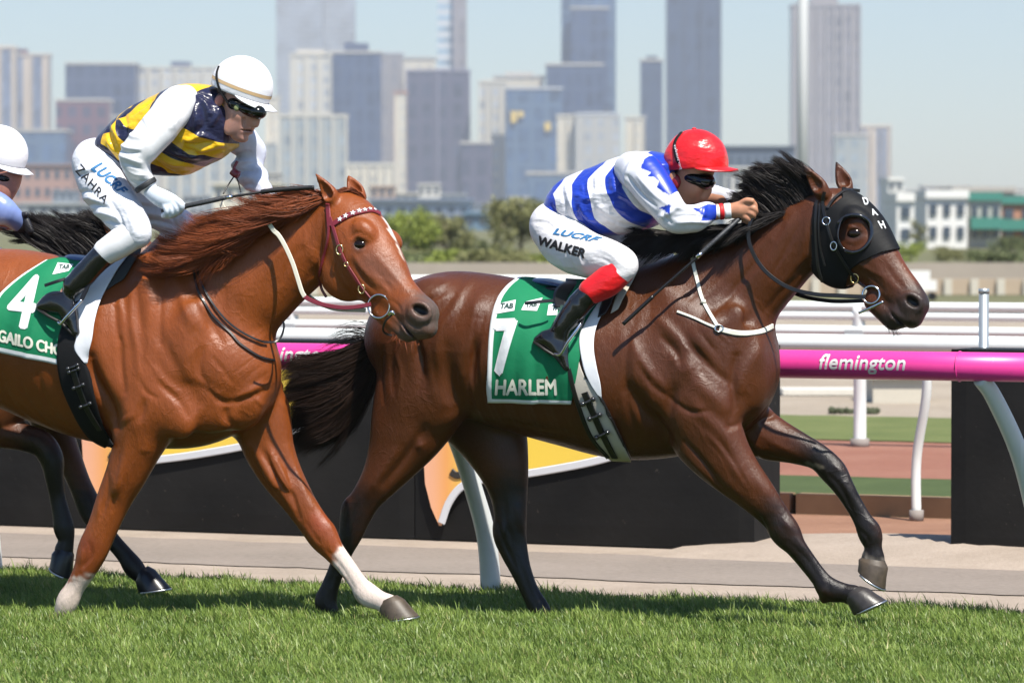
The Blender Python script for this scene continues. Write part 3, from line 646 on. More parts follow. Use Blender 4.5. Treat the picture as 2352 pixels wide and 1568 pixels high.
SH = [
 (-26, 17, c9((270, 800), (360, 960), (450, 1100), (530, 1220))), (12, 26, c9((220, 430), (320, 640), (440, 880), (600, 1040))), (11, 13, c9((430, 280), (560, 390), (650, 490))), (9, 11, c9((280, 470), (380, 640), (500, 770))),
 (-9, 8, c9((480, 420), (580, 520), (640, 640))), (14, 20, c9((640, 640), (780, 780), (900, 890), (970, 980))), (-17, 9, c9((1000, 560), (982, 720), (998, 880), (968, 1060))), (-9, 9, c9((720, 500), (840, 640), (960, 760))),
 (10, 15, c9((1185, 440), (1085, 620), (1035, 800))), (9, 13, c9((1200, 690), (1150, 860), (1080, 960))), (-14, 7, c9((975, 1075), (1100, 1020), (1225, 925))), (8, 13, c9((700, 850), (810, 1000), (950, 1160), (1050, 1350))),
 (-10, 6, c9((650, 1180), (780, 1330), (900, 1500))), (7, 7, c9((610, 1240), (740, 1380), (900, 1560))), (7, 15, c9((680, 640),)), (8, 15, c9((560, 560), (600, 600))), (-6, 6, c9((330, 620), (420, 760), (540, 860))), (-5, 5, c9((760, 380), (860, 520))),
 (-7, 6, c9((560, 880), (700, 960), (820, 960))), (6, 8, c9((820, 1130), (940, 1260), (1050, 1420))), (-8, 6, c9((900, 1180), (1000, 1330), (1100, 1500))), (3.5, 3.2, c9((600, 400), (630, 470), (690, 540), (700, 640))), (3, 3, c9((1050, 130), (1110, 170), (1150, 240), (1210, 300))), (3, 3, c9((860, 1000), (940, 1120), (960, 1240))),
 (-3.5, 3.5, c9((850, 380), (930, 470))), (-3.5, 3.5, c9((890, 360), (975, 450))), (-3.5, 3.5, c9((930, 360), (1010, 430))),
 (11, 12, c8((760, 190), (745, 340), (700, 460), (640, 570), (618, 720), (640, 1100))), (-20, 24, c8((700, 720), (690, 900), (720, 1130))), (8, 9, c8((905, 590), (850, 700), (820, 850), (785, 940))), (-8, 11, c8((560, 620), (480, 800), (470, 1000))), (7, 15, c8((540, 850), (570, 1000), (600, 1120))),
 (8, 11, c8((430, 1400), (450, 1440))), (-7, 9, c8((270, 680), (250, 850), (265, 1020))), (-6, 7, c8((700, 330), (610, 420), (560, 480))), (9, 26, c8((900, 330), (880, 480))), (-4, 5, c8((1100, 1240), (1300, 1290), (1500, 1310))), (-4, 4, c8((1250, 1330), (1450, 1370), (1650, 1400))), (3, 6, c8((1100, 1190), (1300, 1230), (1500, 1250))),
 (5, 12, [(1480, 700), (1470, 850), (1480, 980)]), (-5, 8, [(1455, 760), (1450, 900), (1462, 1010)]), (4, 8, [(1505, 880), (1500, 1000)]), (-5, 8, [(1520, 960), (1525, 1040)]),
 (-12, 10, [(980, 980), (930, 1050), (880, 1110)]), (10, 13, [(905, 1040), (870, 1095), (845, 1130)]), (-8, 6, [(830, 1150), (812, 1190), (808, 1220)], -.14), (-5, 5, [(800, 1240), (780, 1290), (764, 1340)], -.14), (4, 4, [(792, 1240), (770, 1300)], -.14),
 (-8, 7, [(1165, 1150), (1168, 1195), (1180, 1240)], .1), (6, 6, [(1190, 1160), (1196, 1215)], .08), (-5, 5, [(1196, 1280), (1216, 1340), (1238, 1390)], .1), (4, 4, [(1210, 1290), (1232, 1350)], .1),
 (-6, 5, ca((380, 520), (430, 580), (470, 680)), -.16), (6, 7, ca((600, 580), (660, 660)), -.16), (-6, 4, ca((640, 730), (760, 860), (860, 1010)), -.14), (4, 4, ca((600, 760), (720, 890), (810, 1020)), -.14), (4, 5, ca((700, 720), (820, 870), (900, 960)), -.14), (-5, 4, ca((930, 1060), (950, 1110)), -.14), (5, 5, ca((900, 1080), (890, 1120)), -.14),
 (6, 6, ca((960, 180), (1010, 230)), .1), (-6, 5, ca((930, 260), (1000, 330), (1060, 450), (1110, 560)), .1), (4, 4, ca((1010, 280), (1090, 400), (1160, 520)), .1), (5, 6, ca((1220, 590), (1270, 640)), .1), (-5, 4, ca((1120, 640), (1200, 700), (1220, 760)), .1), (-5, 7, c9((1130, 1240), (1300, 1310), (1450, 1340)), .12), (4, 8, c9((1200, 1120), (1330, 1210), (1450, 1260)), .12),
 (-8, 7, c4((800, 860), (700, 980), (560, 1110), (430, 1260)), -.1), (6, 8, c4((740, 830), (640, 960), (520, 1080)), -.1), (-5, 4, c4((760, 880), (700, 930), (690, 990)), -.09), (-6, 8, c4((560, 640), (480, 800), (330, 980), (200, 1150)), -.11), (5, 10, c4((640, 560), (560, 700), (450, 860)), -.1),
 (4, 5, c4((1130, 900), (1240, 960), (1330, 1010)), -.1), (-4.5, 5, c4((1150, 960), (1260, 1040), (1330, 1110)), -.1), (3.5, 7, c4((1240, 850), (1330, 1000), (1450, 1110)), -.08), (-3, 5, c4((1330, 900), (1420, 1020), (1500, 1100)), -.08), (-3, 3.5, c4((1180, 1010), (1230, 1090), (1290, 1130)), -.1),
 (5, 4.5, c4((1430, 1160), (1500, 1120), (1590, 1160), (1610, 1220), (1560, 1270)), -.13), (-5, 3, c4((1310, 1200), (1390, 1280), (1450, 1350)), -.12), (-4, 3.5, c4((1420, 1180), (1430, 1240), (1500, 1300)), -.12), (4, 6, c4((1330, 1240), (1380, 1300)), -.12), (6, 3.6, c4((1045, 690), (1070, 650), (1110, 640), (1160, 665)), -.11), (5, 3.2, c4((1050, 730), (1100, 745), (1160, 715)), -.11), (-4, 3, c4((1050, 765), (1110, 785), (1180, 750)), -.11), (4, 5, c4((1050, 620), (1110, 600), (1170, 620)), -.11), (2.6, 2.6, c4((1170, 920), (1200, 1000), (1290, 1080), (1300, 1140)), -.1) ]
SH += [(4, 6, [(1100+i*46, 700+i*3), (1090+i*46, 850), (1105+i*46, 980)]) for i in range(5)] + [(-4, 6, [(1122+i*46, 720), (1112+i*46, 860), (1128+i*46, 975)]) for i in range(5)]
SH += [(5, 5, c8((300, 760), (330, 900), (300, 1050))), (-6, 6, c8((180, 700), (150, 900), (180, 1100))), (-6, 6, c8((620, 300), (540, 350), (440, 380))), (6, 9, c8((520, 250), (420, 330), (330, 450))), (3, 2.6, c8((450, 900), (500, 960), (480, 1040), (540, 1120))), (3, 2.6, c8((820, 1180), (950, 1220), (1100, 1210), (1250, 1270))), (3, 2.6, c9((380, 560), (420, 640), (400, 720), (470, 800))), (3, 2.6, c9((700, 560), (760, 620), (750, 700), (820, 760))), (2.6, 2.6, c9((1100, 700), (1060, 780), (1080, 850))), (3, 2.8, c9((640, 1000), (760, 1080), (800, 1180), (900, 1300), (960, 1440))),
 (6, 12, [(1700, 560), (1660, 640), (1600, 700)], -.12), (-6, 9, [(1760, 560), (1700, 640), (1650, 720)], -.12), (-5, 6, [(1830, 520), (1800, 580), (1770, 640)], -.1), (5, 7, [(1855, 500), (1845, 560), (1830, 610)], -.09), (3, 2.6, [(1740, 640), (1720, 690), (1728, 730)], -.12), (3, 2.6, [(1800, 590), (1770, 640), (1745, 700)], -.11),
 (6, 9, [(1020, 650), (960, 700), (915, 760)]), (-7, 8, [(1040, 700), (990, 760), (960, 830)]), (7, 8, [(1175, 1190), (1160, 1225)], .1), (-7, 5, [(1150, 1200), (1165, 1250), (1190, 1300)], .1)]
SC = [
 (-8, 8, c5((1165, 330), (1178, 540), (1190, 720), (1205, 900))), (6, 14, c5((1090, 400), (1115, 700), (1130, 1000))), (9, 12, c5((1255, 400), (1330, 590), (1430, 760))), (-9, 9, c5((1340, 440), (1490, 690), (1620, 900))), (8, 9, c5((965, 540), (1000, 750), (1050, 950), (1065, 1110))), (-11, 8, c5((925, 880), (940, 1080), (965, 1250))),
 (-28, 14, c5((730, 1010), (760, 1150), (835, 1340), (870, 1500))), (13, 24, c5((800, 690), (785, 900), (840, 1150), (960, 1340), (1060, 1470))), (-9, 8, c5((1110, 1330), (1080, 1460))), (8, 22, c5((970, 1430), (1000, 1480))), (9, 9, c5((1655, 1355), (1790, 1265), (1900, 1205))), (-11, 8, c5((1560, 1275), (1640, 1340), (1790, 1300), (1900, 1225))),
 (10, 32, c5((1850, 1400), (1880, 1380))), (-14, 9, c5((1645, 1370), (1640, 1440), (1660, 1520))), (8, 26, c5((1440, 1390), (1500, 1440))), (-8, 8, c5((1220, 1200), (1340, 1320), (1400, 1440))), (-7, 8, c5((1500, 950), (1480, 1100), (1540, 1240))), (7, 14, c5((1420, 900), (1390, 1050), (1440, 1200))), (-3, 3.2, c5((1900, 1110), (1800, 1210))), (-3, 3.2, c5((1870, 1050), (1760, 1180))), (-3, 3.2, c5((1820, 1010), (1700, 1130))),
 (-6, 6, c5((860, 600), (900, 800), (930, 900))), (6, 8, c5((880, 560), (930, 700), (960, 900))), (3, 3, c5((1440, 830), (1480, 900), (1430, 1000), (1450, 1100))), (3, 3, c5((870, 520), (850, 600), (900, 640))), (-5, 7, c5((1000, 430), (1030, 600), (1070, 800))),
 (-10, 8, c5((2250, 560), (2060, 720), (1920, 900)), -.12), (6, 9, c5((2130, 590), (1990, 740), (1860, 900)), -.13), (-6, 12, c5((1640, 450), (1610, 620), (1660, 800)), -.18), (5, 14, c5((1780, 420), (1760, 600), (1800, 760)), -.17),
 (-9, 8, c2((1185, 420), (1172, 600), (1160, 760), (1165, 900)), -.11), (5, 8, c2((1110, 760), (1020, 850), (960, 940)), -.12), (-5, 4, c2((1150, 800), (1060, 860)), -.12), (-5, 4, c2((1130, 900), (1060, 980)), -.1), (7, 14, c2((1130, 640), (1100, 760)), -.1),
 (6, 7, c2((1430, 700), (1500, 800), (1600, 900)), -.16), (-6, 6, c2((1410, 760), (1500, 880), (1570, 950)), -.16), (-4, 6, c2((1540, 740), (1640, 860), (1720, 960)), -.15), (4, 7, c2((1600, 700), (1740, 860), (1860, 980)), -.14), (5, 4, c2((1395, 600), (1460, 560), (1530, 590)), -.15), (-4, 3, c2((1400, 570), (1460, 530), (1540, 560)), -.15), (-3.5, 3.5, c2((1380, 470), (1450, 450), (1480, 500)), -.14),
 (4, 3.5, c2((1420, 655), (1470, 665), (1530, 650)), -.15), (6, 5, c2((1835, 1090), (1850, 1060), (1930, 1050), (2000, 1110), (1980, 1170), (1900, 1190)), -.2), (-6, 3.5, c2((1690, 1030), (1740, 1070), (1770, 1110)), -.2), (-5, 3.5, c2((1820, 1160), (1860, 1210), (1920, 1240)), -.2), (-5, 3, c2((1740, 1200), (1800, 1290), (1870, 1330)), -.19), (4, 5, c2((1660, 1120), (1740, 1190), (1800, 1250)), -.19), (2.6, 2.6, c2((1560, 900), (1640, 930), (1700, 1000)), -.17), (2.4, 2.6, c2((1580, 860), (1660, 880), (1760, 960)), -.17),
 (6, 11, c6((1000, 120), (965, 350), (900, 600)), -.17), (-7, 6, c6((835, 430), (820, 600), (770, 760)), -.17), (-6, 6, c6((930, 300), (900, 500), (850, 700)), -.17), (7, 13, c6((1110, 230), (1120, 290)), -.17), (5, 7, c6((760, 620), (740, 760)), -.17), (-6, 5, c6((700, 960), (700, 1040), (640, 1120)), -.16), (5, 6, c6((640, 1000), (620, 1080)), -.16), (-5, 4, c6((560, 1230), (520, 1290), (450, 1380)), -.16), (4, 4, c6((590, 1260), (540, 1350)), -.16),
 (-9, 6, c6((2040, 320), (2150, 560), (2210, 760)), .1), (6, 8, c6((1950, 340), (2080, 560), (2160, 700)), .1), (5, 8, c6((2120, 250), (2200, 480), (2290, 680)), .1), (7, 9, c6((1830, 200), (1860, 250)), .1), (-5, 4, c7((500, 800), (560, 900), (600, 950)), .1), (5, 6, c7((640, 790), (690, 860)), .1), (-6, 4, c7((640, 1000), (760, 1150), (850, 1290)), .1), (4, 4, c7((720, 980), (830, 1120), (930, 1260)), .1) ]
SC += [(-4, 7, [(20+i*44, 850), (30+i*44, 930), (60+i*44, 985)]) for i in range(3)]
SC += [(3, 2.6, c5((1100, 820), (1130, 900), (1110, 1000), (1180, 1100), (1160, 1200))), (3, 2.6, c5((1500, 600), (1560, 700), (1620, 760), (1640, 860))), (3, 2.6, c5((1300, 760), (1380, 840), (1370, 930))), (3, 2.6, c5((1700, 1380), (1780, 1440), (1760, 1500))), (2.6, 2.6, c5((1880, 640), (1820, 740), (1840, 800), (1760, 900))), (-4, 5, c5((1560, 1000), (1640, 1100), (1700, 1200))), (5, 7, c5((1480, 1180), (1560, 1240), (1600, 1290))), (-5, 5, c5((1080, 1180), (1130, 1260), (1200, 1300))), (5, 8, c5((1180, 1080), (1240, 1180), (1330, 1260))), (3, 2.6, c6((1060, 180), (1040, 300), (980, 420), (960, 560))), (3, 2.6, c6((2000, 150), (2080, 300), (2120, 460)), .1),
 (6, 10, c2((900, 640), (820, 720), (760, 860)), -.14), (-5, 7, c2((1000, 640), (930, 760), (860, 900)), -.13), (4, 6, c2((1060, 560), (1040, 640)), -.12), (-4, 4, c2((1330, 520), (1360, 600), (1330, 700)), -.14), (4, 6, c2((1290, 760), (1330, 880), (1400, 960)), -.15)]
bay, bay_body = make_horse('racehorse', 'dark bay racehorse in a black hood, galloping in front with the number 7 cloth', FH, HB, BAY, paint_H, ((-1.15, -.36, -.06), (2.15, .36, 1.95)), (1880, 450), SH)
che, che_body = make_horse('racehorse', 'chestnut racehorse with a white blaze and white pasterns, carrying the number 4 cloth', FC, HC, CHEST, paint_C, ((-2.6, -.36, -.06), (1.0, .36, 1.95)), (735, 450), SC)
drk, drk_body = make_horse('racehorse', 'dark racehorse mostly hidden behind the chestnut, only black legs and mane showing', FT, HT, DARKBAY, paint_T, ((-1.9, -.34, -.02), (.95, .34, 1.85)), (250, 500))
hoof(FH, bay, (1989, 1348), (1942, 1377), (2035, 1377), (1958, 1414), -.13, .045, .062, HOOF)
hoof(FH, bay, (2038, 1300), (1971, 1281), (2033, 1353), (1968, 1306), .12, .043, .058, HOOFPALE)
hoof(FH, bay, (776, 1408), (738, 1410), (792, 1430), (738, 1432), -.13, .043, .058, HOOF)
hoof(FH, bay, (1268, 1428), (1228, 1432), (1282, 1448), (1230, 1450), .10, .043, .056, HOOF)
hoof(FC, che, (923, 1372), (872, 1392), (962, 1414), (874, 1428), .12, .046, .064, HOOFPALE)
hoof(FC, che, (166, 1412), (122, 1410), (176, 1436), (120, 1434), -.15, .044, .06, HOOFPALE)
hoof(FC, che, (-560, 1428), (-600, 1428), (-548, 1450), (-602, 1450), -.13, .043, .06, HOOF)
hoof(FC, che, (-155, 1424), (-195, 1424), (-142, 1446), (-198, 1446), .10, .043, .06, HOOF)
hoof(FT, drk, (122, 1268), (170, 1272), (116, 1300), (165, 1330), -.13, .04, .055, HOOFBLACK)
hoof(FT, drk, (352, 1305), (312, 1335), (392, 1350), (316, 1360), .12, .042, .058, HOOFBLACK)
def inv(fr): return lambda P: fr.loc(P)
def wor(fr, px, py, yl): return fr.wor(fr.L(px, py, yl))
def guides(fr, G): return [[wor(fr, *p) for p in g] for g in G]
def hair_mat(name, a, b_, rough=.55):
    m, nt, b = new_mat(name); t = node(nt, 'ShaderNodeAttribute', attribute_name='tone')
    link(nt, mixc(nt, t.outputs['Fac'], a, b_), b.inputs['Base Color']); b.inputs['Roughness'].default_value = rough
    b.inputs['Specular IOR Level'].default_value = .22; return m
HTAIL = hair_mat('brown_black_hair', (.007, .004, .003), (.034, .018, .012)); HBLK = hair_mat('black_hair', (.005, .004, .004), (.02, .015, .013)); HRED = hair_mat('red_hair', (.085, .018, .006), (.30, .075, .022))
# bay: mane blown up behind the poll, then lying back over the withers; tail streaming
hair('mane', guides(FH, [
  [(1888, 432, -.03), (1868, 404, -.03), (1835, 386, -.02), (1795, 376, 0)],
  [(1862, 448, -.03), (1835, 408, -.03), (1800, 384, -.02), (1765, 374, 0)],
  [(1835, 462, -.03), (1800, 420, -.03), (1765, 394, -.02), (1728, 388, 0)],
  [(1805, 478, -.03), (1775, 440, -.03), (1740, 416, -.02), (1704, 412, 0)],
  [(1775, 492, -.03), (1745, 462, -.03), (1715, 440, -.02), (1690, 440, 0)],
  [(1745, 508, -.035), (1718, 488, -.035), (1695, 472, -.03), (1672, 470, 0)]]), 8500, HBLK, bay, inv(FH), .0016, 9, .012, .012, 3, .03)
hair('mane', guides(FH, [
  [(1800, 486, -.07), (1770, 500, -.09), (1735, 520, -.11), (1700, 545, -.12)],
  [(1760, 504, -.06), (1715, 520, -.09), (1670, 545, -.12), (1640, 565, -.125)],
  [(1710, 525, -.05), (1660, 532, -.09), (1600, 550, -.13), (1560, 580, -.14)],
  [(1650, 545, -.04), (1600, 540, -.07), (1540, 555, -.12), (1490, 595, -.14)],
  [(1600, 560, -.03), (1540, 545, -.05), (1480, 555, -.09), (1440, 580, -.12)],
  [(1560, 575, -.03), (1510, 550, -.04), (1460, 545, -.06), (1420, 560, -.09)]]), 9000, HBLK, bay, inv(FH), .0018, 9, .014, .01, 4, .025)
hair('tail', guides(FH, [
  [(882, 770, 0), (835, 800, 0), (770, 830, 0), (690, 845, .02), (650, 880, .04)],
  [(880, 790, 0), (830, 840, 0), (765, 880, 0), (690, 900, .02), (645, 930, .04)],
  [(875, 805, 0), (835, 870, 0), (780, 930, 0), (705, 960, .02), (655, 985, .04)],
  [(870, 820, 0), (840, 890, 0), (790, 965, 0), (725, 1005, .02), (680, 1045, .04)]]), 18000, HTAIL, bay, inv(FH), .0013, 11, .026, .022, 5, .03, .35)
hair('tail_wisps', guides(FH, [
  [(880, 765, 0), (835, 775, 0), (775, 785, 0), (700, 800, .02), (600, 830, .04)],
  [(880, 780, 0), (830, 815, 0), (750, 850, 0), (660, 880, .02), (560, 940, .04)]]), 260, HBLK, bay, inv(FH), .0018, 12, .035, .04, 6, .03, .6)
# chestnut: long mane streaming back over the near side of the neck
hair('mane', guides(FC, [
  [(764, 446, -.04), (735, 450, -.06), (700, 452, -.08), (655, 464, -.09), (610, 468, -.09)],
  [(750, 456, -.05), (700, 470, -.09), (650, 482, -.12), (600, 488, -.13), (550, 484, -.12)],
  [(720, 468, -.05), (665, 488, -.10), (600, 502, -.14), (545, 502, -.15), (480, 492, -.13)],
  [(680, 482, -.05), (620, 508, -.11), (550, 530, -.16), (480, 535, -.17), (430, 512, -.14)],
  [(640, 500, -.05), (580, 530, -.11), (510, 556, -.17), (440, 565, -.18), (375, 545, -.15)],
  [(590, 520, -.05), (530, 552, -.11), (460, 582, -.17), (390, 590, -.19), (345, 570, -.16)],
  [(540, 540, -.05), (480, 572, -.11), (420, 598, -.18), (365, 605, -.2), (328, 590, -.18)]]), 19000, HRED, che, inv(FC), .0014, 11, .02, .018, 8, .03)
hair('mane_wisps', guides(FC, [
  [(750, 450, -.04), (700, 445, -.06), (650, 455, -.08), (590, 455, -.09), (540, 460, -.09)],
  [(650, 490, -.05), (580, 500, -.11), (500, 500, -.16), (430, 490, -.17), (380, 500, -.14)],
  [(560, 560, -.1), (540, 585, -.14), (500, 600, -.17), (460, 615, -.19), (410, 620, -.2)]]), 900, HRED, che, inv(FC), .0015, 12, .03, .035, 9, .03, .4)
hair('tail', guides(FC, [
  [(-420, 760, 0), (-470, 800, 0), (-560, 840, 0), (-640, 880, 0)],
  [(-420, 790, 0), (-460, 880, 0), (-520, 960, 0), (-600, 1020, 0)]]), 900, HRED, che, inv(FC), .005, 9, .03, .02, 10, .03)
hair('mane', guides(FT, [
  [(275, 540, -.03), (262, 522, -.03), (245, 512, -.02), (225, 508, 0)],
  [(240, 560, -.05), (215, 528, -.05), (180, 512, -.03), (150, 508, 0)],
  [(205, 575, -.07), (165, 535, -.07), (125, 512, -.05), (95, 498, 0)],
  [(170, 590, -.08), (120, 545, -.08), (80, 520, -.06), (50, 500, 0)],
  [(130, 592, -.1), (85, 560, -.1), (45, 535, -.07), (10, 520, 0)]]), 8000, HBLK, drk, inv(FT), .0018, 9, .016, .015, 11, .04)
hair('tail', guides(FT, [
  [(-650, 750, 0), (-700, 790, 0), (-780, 830, 0), (-860, 850, 0)],
  [(-650, 780, 0), (-700, 860, 0), (-760, 930, 0), (-820, 980, 0)]]), 700, HBLK, drk, inv(FT), .005, 9, .03, .02, 12, .03)
hair('forelock', guides(FC, [
  [(800, 446, -.02), (788, 440, -.03), (772, 446, -.05), (758, 452, -.07)],
  [(812, 452, -.01), (800, 440, -.02), (784, 436, -.03), (766, 440, -.05)],
  [(828, 462, 0), (818, 446, -.01), (800, 440, -.02), (782, 446, -.04)],
  [(838, 474, 0), (836, 456, -.01), (822, 444, -.02), (800, 444, -.03)]]), 1500, HRED, che, inv(FC), .0016, 8, .006, .006, 21, .01, .3, 60)
hair('whiskers', guides(FC, [[(900, 762, -.17), (896, 775, -.175), (888, 788, -.18)], [(925, 782, -.17), (922, 794, -.175), (914, 806, -.18)], [(955, 786, -.17), (955, 798, -.18), (950, 808, -.185)]]), 60, HRED, che, inv(FC), .0006, 6, .008, .008, 22, .02, .5, 4)
hair('whiskers', guides(FH, [[(2035, 745, -.1), (2036, 757, -.105), (2034, 768, -.11)], [(2060, 762, -.1), (2064, 772, -.105), (2066, 780, -.11)]]), 40, HBLK, bay, inv(FH), .0006, 6, .008, .008, 23, .02, .5, 4)
# eyes
EYE = M('dark_eye', (.010, .005, .003), .14, spec=.3, coat=.12)
def eye(fr, root, px, py, yl, r):
    mb = MB(); c = fr.L(px, py, yl); mb.ball(c, (r*1.2, r*.8, r*.88), 20, 14); mb.build('eye', EYE, root, smooth=True)
eye(FH, bay, 1961, 536, -.098, .031); eye(FH, bay, 2013, 530, .07, .026); eye(FC, che, 827, 562, -.138, .027); eye(FC, che, 898, 562, .056, .026)
BVH_H = bvh([bay_body]); BVH_C = bvh([che_body])
# ================================================================== riders
class Sculpt:
    def __init__(s, fr, k=542.): s.fr = fr; s.k = k; s.ops = []; s.P = []
    def T(s, rows, k=.02, sub=False, res=5, mirror=False):
        n = nodes(s.fr, rows, s.k)
        for m in ([n, [(a, -b, c, d, e) for a, b, c, d, e in n]] if mirror else [n]):
            s.ops.append(('T', m, k, sub, res))
            if not sub: s.P += [(q[0], q[1], q[2], max(q[3], q[4])) for q in m]
        return s
    def B(s, px, py, yl, rx, ry, rz, rot=0., k=.012, sub=False, yaw=0.):
        c = s.fr.L(px, py, yl); s.ops.append(('B', c, (rx/s.k, ry, rz/s.k), k, rot, yaw, sub))
        if not sub: s.P.append((*c, max(rx/s.k, ry, rz/s.k)))
        return s
    def mesh(s, vox, relaxn=2, disp=None):
        P = np.array(s.P); lo = (P[:, :3]-P[:, 3:]).min(0)-.03; hi = (P[:, :3]+P[:, 3:]).max(0)+.03
        F = Field(lo, hi, vox)
        for o in s.ops:
            if o[0] == 'T': F.tube(o[1], o[2], o[3], o[4])
            else: F.blob(o[1], o[2], o[3], o[4], o[5], o[6])
        if disp is not None:
            ax = [(F.lo[q]+np.arange(F.n[q])*vox).astype(np.float32) for q in range(3)]
            F.a += disp(ax[0][:, None, None], ax[1][None, :, None], ax[2][None, None, :])
        V, Q = F.mesh(); return relax(V, Q, relaxn), Q
def folds(amp, f, seed, dirs=None):         # soft cloth folds: ridged waves drifting across the cloth
    r = np.random.default_rng(seed); W = []
    for i in range(5):
        d = r.normal(size=3) if dirs is None else np.array(dirs)+r.normal(size=3)*.45
        d = d/np.linalg.norm(d)*f*r.uniform(.6, 1.7); e = r.normal(size=3)*f*.35; W.append((d, r.uniform(0, 6.28), e, r.uniform(0, 6.28), r.uniform(.5, 1)))
    def g(X, Y, Z):
        o = 0
        for d, p, e, p2, a in W:
            o = o+a*np.sin(X*d[0]+Y*d[1]+Z*d[2]+p+1.6*np.sin(X*e[0]+Y*e[1]+Z*e[2]+p2))*(.5+.5*np.sin(X*e[1]+Y*e[2]+Z*e[0]+p))
        return (amp*o/3).astype(np.float32)
    return g
def satin(name, cols, stops=None, rough=.29, attr=None, crinkle=.5, spec=.5, coat=0.):
    """cloth; cols by the stripe coordinate in attribute 'u' (constant steps)"""
    m, nt, b = new_mat(name)
    if attr:
        a = node(nt, 'ShaderNodeAttribute', attribute_name=attr); r_ = node(nt, 'ShaderNodeValToRGB'); cr = r_.color_ramp; cr.interpolation = 'CONSTANT'
        link(nt, math_(nt, 'MULTIPLY', a.outputs['Fac'], .1), r_.inputs[0])
        cr.elements[0].position = 0; cr.elements[0].color = (*cols[0], 1); cr.elements[1].position = stops[0]*.1; cr.elements[1].color = (*cols[1], 1)
        for p, c in zip(stops[1:], cols[2:]): e = cr.elements.new(p*.1); e.color = (*c, 1)
        c = r_.outputs[0]
    else: c = mixc(nt, noise(nt, 30), [x*.95 for x in cols[0]], cols[0])
    link(nt, c, b.inputs['Base Color']); b.inputs['Roughness'].default_value = rough; b.inputs['Specular IOR Level'].default_value = spec
    b.inputs['Sheen Weight'].default_value = .1; b.inputs['Coat Weight'].default_value = coat; b.inputs['Anisotropic'].default_value = .4
    h = bump(nt, b, noise(nt, 9, 3, .5, stretch=((1, 1, 2.2), (0, R(-35), 0))), crinkle, .03)
    h2 = bump(nt, b, noise(nt, 34, 3, .55, stretch=((1.6, 1, .6), (0, R(40), 0))), crinkle*.7, .006, h)
    return m
def coatcol(name, rough=.5, spec=.4, nscale=60, sss=0.):
    m, nt, b = new_mat(name); a = node(nt, 'ShaderNodeAttribute', attribute_name='coat')
    n = math_(nt, 'ADD', math_(nt, 'MULTIPLY', noise(nt, nscale, 4, .6), .35), .82)
    mx = node(nt, 'ShaderNodeVectorMath', operation='SCALE'); link(nt, a.outputs['Color'], mx.inputs[0]); link(nt, n, mx.inputs['Scale'])
    link(nt, mx.outputs[0], b.inputs['Base Color']); b.inputs['Roughness'].default_value = rough; b.inputs['Specular IOR Level'].default_value = spec
    if sss: b.inputs['Subsurface Weight'].default_value = sss; b.inputs['Subsurface Radius'].default_value = (.012, .005, .003); b.inputs['Subsurface Scale'].default_value = .6
    bump(nt, b, noise(nt, 300, 2), .12, .001); return m
SKIN = coatcol('skin', .5, .4, 45, .12)
LEATHER = M('black_patent_leather', (.008, .008, .010), .17, var=.3, coat=.7, bmp=.5, bdist=.012, bscale=16)
BLACKCLOTH = M('black_webbing', (.006, .006, .007), .7, var=.3, spec=.25)
WHITECLOTH = M('white_cloth', (.78, .78, .80), .75, var=.04, bmp=.25, bdist=.004, bscale=26)
CHROME = M('polished_steel', (.7, .7, .72), .16, metal=1.)
LENS = M('goggle_lens', (.004, .005, .004), .16, spec=.35, coat=.25)
def rbf(P, vals, X):
    P = np.array(P); n = len(P); D = np.linalg.norm(P[:, None]-P[None], axis=2)
    A = np.zeros((n+3, n+3)); A[:n, :n] = D+np.eye(n)*.004; A[:n, n] = 1; A[:n, n+1:] = P; A[n:, :n] = A[:n, n:].T
    w = np.linalg.solve(A, np.r_[vals, 0, 0, 0]); o = np.empty(len(X))
    for i in range(0, len(X), 20000):
        x = X[i:i+20000]; o[i:i+20000] = np.linalg.norm(x[:, None]-P[None], axis=2)@w[:n]+w[n]+x@w[n+1:]
    return o
def stripes(fr, V, ctrl, cv):      # ctrl: {u: [(crop x, crop y), ...]}
    P = []; u = []
    for k_, pts in ctrl.items():
        for p in pts:
            l = fr.L(*cv(p), -.14); P.append((l[0], l[2])); u.append(k_)
    return rbf(P, u, V[:, [0, 2]])
